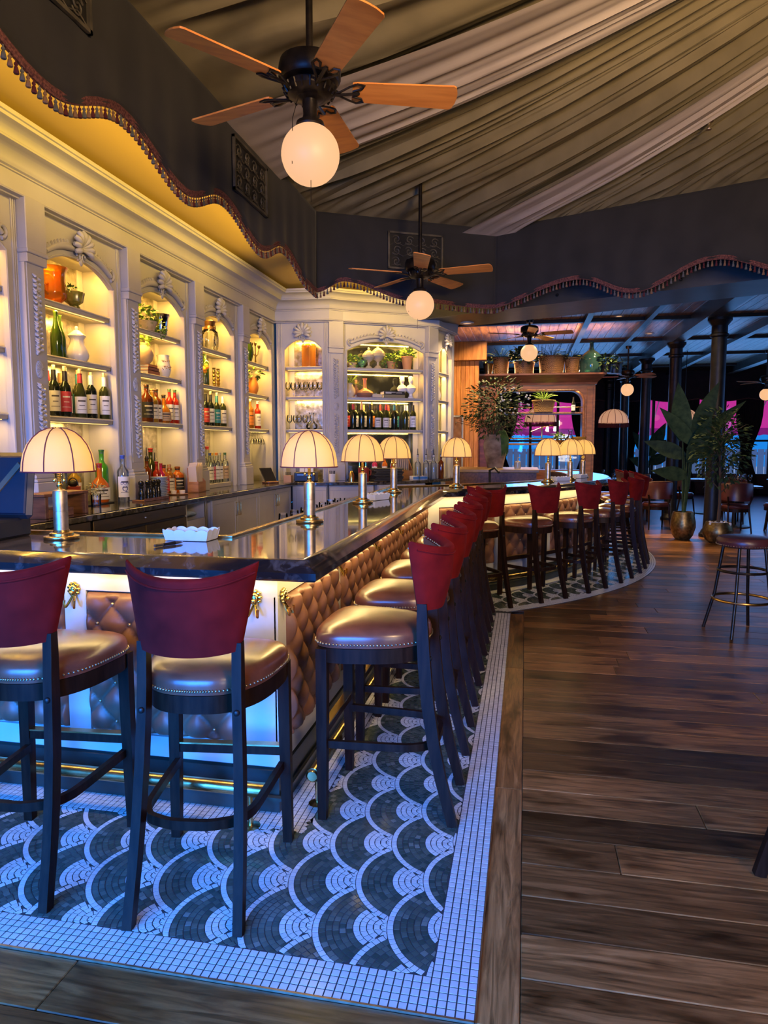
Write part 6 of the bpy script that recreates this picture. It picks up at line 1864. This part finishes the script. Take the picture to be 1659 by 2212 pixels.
for i, (x, s) in enumerate(((.50,1.0),(.66,1.15))):
    t = deco('glass_compote', 'cut glass lidded compote, %s of the pair on the wide bay top shelf' % ('smaller left one' if i == 0 else 'taller right one'), 'compote', bayW, x, .14, Z3); t.scale = (s*.76,)*3
    ob('bowl', MB().lathe([(0,0),(.06,0),(.05,.02),(.015,.05),(.015,.09),(.06,.12),(.105,.17),(.10,.20)], 24, flute=lambda a,z: 1+.03*math.cos(a*12)), M['cutglass'] if 'cutglass' in M else M.setdefault('cutglass', glassm('cut_crystal', (.92,.88,.78), .12, .35)), t, True)
    ob('lid', MB().lathe([(.103,.20),(.09,.23),(.05,.27),(.015,.29),(.02,.31),(.008,.33),(0,.33)], 24), M['cutglass'], t, True)
ivy_pot('trailing ivy in a small pot right of the glass compotes', bayW, .90, .16, Z3, 83, (.45,.25,.10), .07, .10, .15)
ivy_pot('ivy in a large terracotta pot at the right of the wide bay top shelf', bayW, 1.18, .15, Z3, 84, (.60,.30,.12), .09, .19, .14)
t = deco('plant_vase', 'round pale vase with spiky plant at the left of the wide bay', 'vase', bayW, .18, .15, Z2)
ob('vase', MB().lathe([(0,0),(.05,0),(.085,.05),(.09,.11),(.06,.17),(.05,.2),(.06,.22),(.05,.22),(0,.2)], 20), noisy('cream_glaze', (.60,.48,.28), (.72,.60,.38), 5, .3), t, True)
ob('foliage', fm(20,.26,86,(0,0,.2)), M['leaf_bright'], t)
one('rose_decanter', MB().lathe([(0,0),(.08,0),(.13,.03),(.145,.06),(.12,.10),(.05,.13),(.028,.16),(.026,.26),(.04,.30),(.035,.30)], 24, flute=lambda a,z: 1+.02*math.cos(a*14)), glassm('rose_cut_glass', (.85,.48,.28), .08, .35), 'rose tinted cut glass decanter with wide body', 'decanter', on_bay(bayW,.43,.13,Z2), smooth=True).scale = (.76,)*3
t = deco('rose_bottle', 'slim rose tinted glass bottle behind the wide decanter', 'bottle', bayW, .30, .22, Z2)
ob('glass', MB().lathe([(0,0),(.05,0),(.06,.08),(.03,.16),(.02,.2),(.025,.28)],18), glassm('rose_glass_2', (.85,.5,.3), .08, .3), t, True)
for i, (x, w_, h_, c_, lab) in enumerate(((.62,.16,.05,(.70,.58,.38),'cream book lying beside the decanter'),(.92,.36,.045,(.25,.22,.12),'olive book at the bottom below the black book'),(.92,.35,.055,(.015,.017,.025),'black book with white spine lettering on the wide bay'))):
    t = deco('book', lab, 'book', bayW, x, .15, Z2 if i < 2 else Z2+.048); t['group'] = 'books on the wide bay'
    ob('cover', MB().box(-w_/2,w_/2,-.10,.10,0,.004).box(-w_/2,w_/2,-.10,.10,h_-.004,h_).box(-w_/2,w_/2,-.104,-.098,0,h_), cm(c_,.4), t)
    ob('pages', MB().box(-w_/2+.004,w_/2-.004,-.098,.096,.004,h_-.004), M['paper'], t)
    if i == 2: ob('spine_print', MB().box(-.15,.02,-.1055,-.104,.034,.042).box(-.15,-.05,-.1055,-.104,.018,.028).box(.03,.13,-.1055,-.104,.026,.034), M['paper'], t)
for i, x in enumerate((1.10,1.24)):
    t = deco('bust', 'small white plaster bust, %s at the right of the wide bay' % ('left one half turned' if i == 0 else 'right one in profile'), 'bust', bayW, x, .17 if i == 0 else .12, Z2)
    ob('plinth', MB().lathe([(0,0),(.045,0),(.045,.02),(.03,.03),(.028,.07)],16), M['paper'], t, True)
    ob('head', MB().sphere((0,0,.29), .045, 14, 10, (.85,1,1.25)).lathe([(.028,.07),(.07,.11),(.085,.16),(.06,.20),(.025,.22),(.024,.26)],16).sphere((0,-.046,.285), .012, 8, 6, (.7,1,1.2)).sphere((0,.01,.325), .045, 10, 8, (.95,1,.7)), M['paper'], t, True)
# right bay hanging
one('shelf_jug', MB().lathe([(0,0),(.06,0),(.08,.08),(.05,.18),(.06,.22),(.05,.22)],18), M['white_cer'], 'white jug on the edge-on shelving bay at the right', 'jug', on_bay(bayR,.45,.14,Z2), smooth=True).scale = (.76,)*3
# ================================================================== COUNTER AND BAR CLUTTER
# pepper mills on a wooden tray
t = thingb('mill_tray', 'small wooden tray carrying four pepper mills on the back counter', 'tray', (-3.83,6.62,ZCNT), PI/2)
ob('board', MB().bbox(-.25,.25,-.07,.07,0,.018,.004), M['walnut'], t); ob('rim', MB().box(-.25,.25,-.07,-.064,.018,.03), M['walnut'], t)
mill = MB().lathe([(0,0),(.030,0),(.031,.01),(.026,.03),(.030,.05),(.031,.07),(.022,.10),(.020,.115),(.026,.13),(.026,.138),(.021,.142),(.029,.16),(.028,.178),(.018,.19),(0,.193)], 20).mesh('body', pm('black_lacquer', (.008,.008,.009), .18), True, 35)
knob = MB().sphere((0,0,.197), .007, 8, 6).mesh('knob', M['steel'], True)
for i, (u, v) in enumerate(((-.20,-.01),(-.08,-.015),(.05,-.005),(.17,.01))):
    t = thingb('pepper_mill', 'black lacquered pepper mill, %s from the left on the wooden tray' % ORD[i], 'pepper mill', (-3.83-v*1.0, 6.62+u, ZCNT+.019), 0, 'pepper mills')
    link('body', mill, t); link('knob', knob, t)
# plates
pl_me = MB().lathe([(0,0),(.05,0),(.055,.004),(.072,.012),(.072,.014),(.052,.008),(0,.006)], 24).mesh('saucer', pm('pale_blue_glaze', (.55,.66,.76), .2), True, 50)
on2 = ['bottom', 'second lowest', 'third lowest', 'fourth lowest', 'fifth lowest', 'sixth lowest', 'seventh lowest', 'eighth lowest', 'ninth lowest', 'tenth lowest', 'eleventh lowest', 'topmost']
for i in range(12):
    tag(link('saucer', pl_me, None, (-3.98*S,7.06*S,zs(ZCNT)+.0135*i)), 'pale blue saucer, %s of the stack beside the pepper mills' % on2[i], 'saucer', 'stacked saucers')
# sauce tray
t = thingb('serving_tray', 'small dark tray with two white ramekins before the pink-lit niche', 'tray', (-3.95,7.42,ZCNT))
ob('tray', MB().lathe([(0,0),(.11,0),(.12,.012),(.115,.014),(.0,.006)], 22), M['walnut'], t, True)
for dx, dy in ((-.03,-.04),(.03,.05)): ob('ramekin', MB().lathe([(0,.007),(.03,.007),(.035,.05),(.031,.05),(0,.015)],16,(dx,dy,0)), M['white_cer'], t, True)
# menu box with drink menus
def menu_box(label, loc, rz, n, s=1):
    t = thingb('menu_box', label, 'menu holder', loc, rz); t.scale = (s*S,)*3
    mb = MB().box(-.12,.12,-.07,.07,0,.012).box(-.12,.12,-.07,-.062,0,.13).prism([(-.07,0),(.07,0),(.07,.30),(-.07,.13)], .112, .12, lambda u,v,w:(w,u,v)).prism([(-.07,0),(.07,0),(.07,.30),(-.07,.13)], -.12, -.112, lambda u,v,w:(w,u,v)).box(-.12,.12,.062,.07,0,.30)
    ob('box', mb, M['wicker'] if n < 0 else noisy('cedar', (.34,.15,.06), (.48,.23,.10), 5, .5, stretch=(1,1,5)), t)
    for i in range(abs(n)):
        u = -.10+.18*i/abs(n); ob('menu', MB().box(-.004,.004,-.05,.05,.015,.32+.02*(i % 3), Matrix.Translation((u,0,0)) @ Matrix.Rotation(-.12+.02*i,4,'Y')), M['menu'], t)
M['menu'] = pm('menu_paper', (.62,.50,.36), .7)
menu_box('woven wooden box of paper menus on the back counter', (-3.93,7.86,ZCNT), PI/2+.1, 9)
menu_box('wooden box of menus at the end of the back counter', (-2.02,11.62,ZCNT), .6, 7, 1.15)
# small stand, red coffee pot, dried flowers
t = thingb('wooden_stand', 'dark wooden riser stand beside the open case on the back counter', 'stand', (-3.72,4.98,ZCNT), PI/2)
ob('top', MB().bbox(-.28,.28,-.10,.10,.17,.195,.004), M['walnut'], t); ob('leg', MB().bbox(.23,.27,-.10,.10,0,.17,.004), M['walnut'], t); ob('leg', MB().bbox(-.27,-.23,-.10,.10,0,.17,.004), M['walnut'], t); ob('block', MB().bbox(-.2,.1,-.08,.06,0,.07,.004), M['walnut'], t)
t = thing('red_canister', 'red metal canister with wire handle behind the nearest lamp', 'canister', on_bay(B1,.56,.02,ZCNT+.012)); t.scale = (.76,)*3
ob('body', MB().lathe([(0,0),(.055,0),(.062,.17),(.066,.175),(.058,.175),(0,.16)],20), cm((.42,.06,.03),.35), t, True); ob('lid_handle', MB().tube([(.05*math.cos(PI*q/8),0,.18+.07*math.sin(PI*q/8)) for q in range(9)], .005, 6).sphere((0,0,.2),.045,10,6,(1,1,.7)), M['iron'], t, True)
t = thing('flower_glass', 'short glass of dried grey-green flowers behind the nearest lamp', 'vase', on_bay(B1,.72,-.10,ZCNT)); t.scale = (.8,)*3
ob('glass', MB().lathe([(0,0),(.04,0),(.045,.10),(.042,.10),(.038,.01)],18), M['glassware'], t, True); ob('flowers', bm_((0,0,.14),.08,160,91,.03,.012), pm('dried_sage', (.28,.28,.16), .8), t)
# open navy case on the bar
M['navy'] = noisy('navy_lining', (.004,.007,.016), (.007,.011,.024), 6, .6)
M['hardcase'] = pm('black_hard_case', (.016,.016,.018), .4)
t = thing('open_case', 'open black hard case with navy lined lid and strap on the bar top', 'case', (-2.345,2.66,ZB+.001), .0)
ob('base', MB().bbox(-.20,.135,-.13,.12,0,.085,.01), M['hardcase'], t)
RX = Matrix.Translation((0,.02,.085)) @ Matrix.Rotation(math.radians(-8),4,'X')
ob('lid', MB().bbox(-.20,.185,.02,.06,.0,.30,.03,RX), M['hardcase'], t)
ob('lining', MB().bbox(-.185,.165,.012,.024,.02,.28,.01,RX), M['navy'], t)
ob('strap', MB().box(-.012,.012,.004,.012,-.24,.14, RX @ Matrix.Translation((.04,0,.14)) @ Matrix.Rotation(math.radians(42),4,'Y')), cm((.14,.10,.055),.7), t)
ob('latch', MB().sphere((.105,-.131,.06), .008, 8, 6), M['steel'], t, True)
# scalloped napkin trays
def tray_mb(l, w, h):
    mb = MB()
    def side(p0, p1, n):
        r0, r1 = [], []
        for i in range(n+1):
            f = i/n; p = Vector(p0).lerp(Vector(p1), f); o_ = (p-Vector((0,0,0)))
            z = h*(.82+.18*abs(math.sin(PI*f*(n/8))))
            r0.append((p.x,p.y,0)); r1.append((p.x*1.10,p.y*1.12,z))
        mb.strip([r0,r1])
    side((-l/2,-w/2,0),(l/2,-w/2,0),32); side((l/2,-w/2,0),(l/2,w/2,0),20); side((l/2,w/2,0),(-l/2,w/2,0),32); side((-l/2,w/2,0),(-l/2,-w/2,0),20)
    mb.add([(-l/2,-w/2,0),(l/2,-w/2,0),(l/2,w/2,0),(-l/2,w/2,0)], [(0,1,2,3)])
    return mb
M['traywhite'] = pm('white_lacquer', (.70,.74,.80), .3)
def nap_tray(label, loc, rz):
    t = thing('napkin_tray', label, 'tray', loc, rz, 'white scalloped napkin trays')
    o_ = ob('tray', tray_mb(.19,.11,.048), M['traywhite'], t); o_.modifiers.new('s','SOLIDIFY').thickness = .004
    ob('napkins', MB().box(-.08,.08,-.045,.045,.004,.03), M['paper'], t)
nap_tray('white scalloped napkin tray near the bar corner beside the pen', (-1.42,2.78,ZB+.003), .0)
nap_tray('white scalloped napkin tray beside the second yellow lamp', (-1.10,5.12,ZB+.003), 1.2)
nap_tray('white scalloped napkin tray on the rounded bar between two lamps', (*bl(-25.5),ZB+.003), .7)
nap_tray('white napkin tray behind the lamps on the rounded bar', (*bl(-14),ZB+.003), 1.1)
t = thing('pen', 'silver and black pen lying on the bar top', 'pen', (-1.43,2.60,ZB+.007), 1.15)
ob('barrel', MB().tube([(-.07,0,0),(.03,0,0),(.06,0,0),(.07,0,0)], [.006,.0065,.005,.0015], 10), M['steel'], t, True); ob('grip', MB().tube([(-.03,0,0),(.03,0,0)], .0068, 10), M['black'], t, True)
# glasses inside the bar
t = thing('underbar_shelf', 'steel underbar shelf inside the bar for clean glasses', 'shelf', (0,0,0))
ob('top', MB().bbox(-1.95,-1.36,4.6,7.4,.83,.86,.004), M['steel'], t)
ob('leg', MB().box(-1.9,-1.86,4.7,4.74,0,.83).box(-1.9,-1.86,7.2,7.24,0,.83), M['steel'], t)
gl_me = MB().lathe([(.038,0),(.041,.002),(.036,.085),(.033,.09),(0,.09),(0,.082),(.032,.08),(.0375,.004),(.036,0)], 16, cap=False).mesh('rocks_glass', M['glassware'], True, 50)
rown = ['nearest', 'second', 'third', 'fourth', 'fifth', 'sixth', 'seventh']
for j in range(7):
    for i in range(4):
        tag(link('rocks_glass', gl_me, None, (-1.85+.10*i, 5.15+.27*j, .861)), 'upturned rocks glass inside the bar, %s row, %s from the left' % (rown[j], ORD[i]), 'glass', 'upturned rocks glasses')
# far counter things
t = thingb('receipt_printer', 'black receipt printer on the corner of the back counter', 'printer', (-3.42,10.62,ZCNT), .1)
ob('body', MB().bbox(-.17,.17,-.12,.12,0,.15,.012), M['black'], t); ob('slot', MB().box(-.12,.12,-.125,-.118,.10,.11), M['steel'], t); ob('paper', MB().box(-.10,.12,-.02,-.015,.14,.22), M['paper'], t)
t = thingb('tablet_stand', 'dark tablet leaning on a wooden stand at the counter corner', 'tablet', (-3.75,9.95,ZCNT), 1.1)
RT = Matrix.Rotation(math.radians(-32),4,'X')
ob('tablet', MB().bbox(-.12,.12,-.006,.006,.02,.27,.004,RT), M['black'], t); ob('screen', MB().box(-.11,.11,-.008,-.006,.03,.26,RT), M['darkglass'], t); ob('stand', MB().bbox(-.11,.11,-.05,.10,0,.03,.008), M['walnut'], t)
t = thingb('pen_box', 'small tan box of pens beside the tablet', 'pen holder', (-3.66,10.45,ZCNT))
ob('box', MB().box(-.06,.06,-.05,.05,0,.10), cm((.45,.27,.17),.6), t); mb = MB()
for i in range(7): mb.tube([(-.04+.013*i,0,.05),(-.045+.014*i,.01,.15)], .004, 5)
ob('pens', mb, M['black'], t)
t = thingb('cup', 'white ceramic cup full of black pens below the carved pilaster', 'cup', (-3.0,10.66,ZCNT))
ob('body', MB().lathe([(0,0),(.05,0),(.055,.12),(.05,.12),(.046,.01)],18), M['white_cer'], t, True); mb = MB()
for i in range(9): a_ = i*2.3; mb.tube([(.03*math.cos(a_),.03*math.sin(a_),.02),(.042*math.cos(a_),.042*math.sin(a_),.17)], .004, 5)
ob('pens', mb, M['black'], t)
one('copper_shaker', MB().lathe([(0,0),(.04,0),(.043,.10),(.03,.13),(.02,.16),(.012,.165)],18), M['brass'], 'small brass cocktail shaker beside the red pot', 'shaker', bk(-2.72,10.80,ZCNT), smooth=True).scale = (S,)*3
t = thingb('red_pot', 'red enamel pot on the far back counter left of the menus', 'pot', (-2.55,10.92,ZCNT)); ob('body', MB().lathe([(0,0),(.085,0),(.09,.20),(.095,.21),(.085,.21),(0,.19)],22), cm((.40,.05,.03),.3), t, True); ob('handle', MB().tube([(.09,0,.18),(.12,0,.17),(.12,0,.10),(.09,0,.09)], .007, 6), cm((.40,.05,.03),.3), t, True)
for i in range(8):
    one('menu_folder', MB().bbox(-.175,.175,-.10,.10,0,.018,.003), pm('black_menu_leather', (.010,.012,.018), .45) if i == 0 else bpy.data.materials['black_menu_leather'], 'black menu folder, %s from the bottom of the pile on the far counter' % ORD[i], 'menu', ((-2.22+.012*(i % 3))*S,(11.10+.01*(i % 2))*S,zs(ZCNT)+.0185*i), .5+.03*(i % 3), 'piled black menu folders')
t = thingb('tissue_box', 'white and blue paper box at the end of the back counter', 'box', (-1.75,11.55,ZCNT), .7); ob('box', MB().bbox(-.14,.14,-.06,.06,0,.06,.003), M['paper'], t); ob('stripe', MB().box(-.141,.141,-.062,-.06,.015,.045), cm((.10,.35,.60),.5), t)
t = thing('soap_bottle', 'clear pump soap bottle on the service ledge beside the urn', 'soap bottle', (-.12,11.6,1.10)); ob('bottle', MB().lathe([(0,0),(.05,0),(.055,.05),(.05,.11),(.02,.13)],16), M['cutglass'], t, True); ob('pump', MB().tube([(0,0,.12),(0,0,.18),(.04,0,.185)], .007, 6), M['white_cer'], t, True)
# bottle on the arch gallery
bottle('burgundy','black','white','black', (.86,13.5,2.10), 'dark bottle with white label on the upper arch shelf', 0, None, sc=.9)

# ================================================================== LOOSE SEATING ON THE RIGHT
t = thing('round_stool', 'backless round bar stool with ring footrests on the plank floor', 'stool', (1.70,5.86,0), .3)
ob('seat', MB().lathe([(0,.69),(.17,.69),(.195,.70),(.20,.72),(.20,.745),(.185,.765),(.12,.775),(0,.777)], 32), M['chair_leather'], t, True)
mb = MB()
for i in range(60):
    a_ = 2*PI*i/60; mb.sphere((.201*math.cos(a_),.201*math.sin(a_),.708), .005, 6, 4)
tag(ob('nailhead_trim', mb, M['brass_dull'], t), kind='stuff')
for k in range(4):
    a_ = PI/4+k*PI/2; ob('leg', MB().tube([(.15*math.cos(a_),.15*math.sin(a_),.69),(.20*math.cos(a_),.20*math.sin(a_),.3),(.275*math.cos(a_),.275*math.sin(a_),0)], .0125, 10), M['bronze'], t, True)
for r_, z_, mt in ((.18,.50,'bronze'),(.212,.27,'brass')):
    ob('footrest_ring', MB().tube([(r_*math.cos(2*PI*i/36),r_*math.sin(2*PI*i/36),z_) for i in range(36)], .011, 8, closed=True), M[mt], t, True)
copy_tree(stool0, None, (.82+.305, 2.485-.172, 0), -PI/2, 'dark stool of which only one leg shows at the lower right edge')
# added lamp, out of view, that lights the tent cloth and its folds
t = thing('added_chandelier', 'added brass lamp with opal globes, out of view, lighting the tent cloth', 'added_chandelier', (1.7,-.1,2.75))
ob('stem', MB().tube([(0,0,0),(0,0,1.3)], .015, 8).lathe([(0,-.05),(.06,-.03),(.07,.03),(.03,.08)],16), M['brass'], t, True)
for k in range(6):
    a_ = k*PI/3; c_, s_ = math.cos(a_), math.sin(a_)
    am = ob('arm', MB().tube([(0,0,.02),(.25*c_,.25*s_,-.08),(.48*c_,.48*s_,.02)], .01, 8), M['brass'], t, True)
    ob('globe', MB().sphere((.48*c_,.48*s_,.13), .10, 16, 10), M['globe_bright'] if 'globe_bright' in M else M.setdefault('globe_bright', emit('bright_opal', (1.0,.66,.36), 7)), am, True)
area('added_tent_uplight', (1.7,-.1,2.72), (1.0,1.6,3.9), .8, .8, 260, (1.0,.64,.32), 2.6)
point('added_tent_light', (1.7,-.1,2.55), 7, (1.0,.70,.40), .1)
for (x, y, z, pw) in ((.75,12.3,3.69,45),(2.35,11.6,3.69,18),(1.55,12.9,3.69,22),(-.6,12.3,3.69,55),(-.74,8.86,2.98,10)):
    area('downlight_lamp', (x,y,z), (x,y+.01,0), .08, .08, pw, (1.0,.66,.34), math.radians(120))
area('arch_top_fill', (.2,13.7,2.86), (.2,13.5,3.7), 1.9, .05, 150, (1.0,.50,.20))  # added uplight, out of view, warming the ceiling boards above
area('arch_shelf_strip', (.25,13.42,2.47), (.25,13.5,1.5), 1.4, .04, 14, (1.0,.62,.28))

# sprinkler heads and a soffit spot
for i, (x, y, z, lab) in enumerate(((-1.9,5.35,3.70,'small brass sprinkler head above the left valance'),(1.25,5.6,3.80,'small sprinkler head poking through the tent cloth at right'))):
    t = thing('sprinkler_head', lab, 'sprinkler', (x,y,z-.06), 0, 'sprinkler heads')
    ob('body', MB().lathe([(.0,.0),(.02,.002),(.022,.006),(.008,.01),(.006,.03),(.012,.034),(.012,.05),(.03,.055),(.03,.06)], 12), M['brass_dull'], t, True)
t = thing('soffit_spot', 'small white spotlight in the ochre soffit behind the valance fringe', 'spotlight', (-2.28,4.35,3.27), 0)
ob('ring', MB().lathe([(.045,.0),(.06,.004),(.06,.02)], 18, cap=False), M['white_cer'], t, True); ob('lens', MB().sphere((0,0,.0), .04, 12, 8, (1,1,.8)), M['globe'], t, True)
# small emitters are seen, the lamps beside them do the lighting
for key in ('led', 'bulb', 'shade', 'pendant_shade'):
    try: M[key].cycles.emission_sampling = 'NONE'
    except Exception: pass
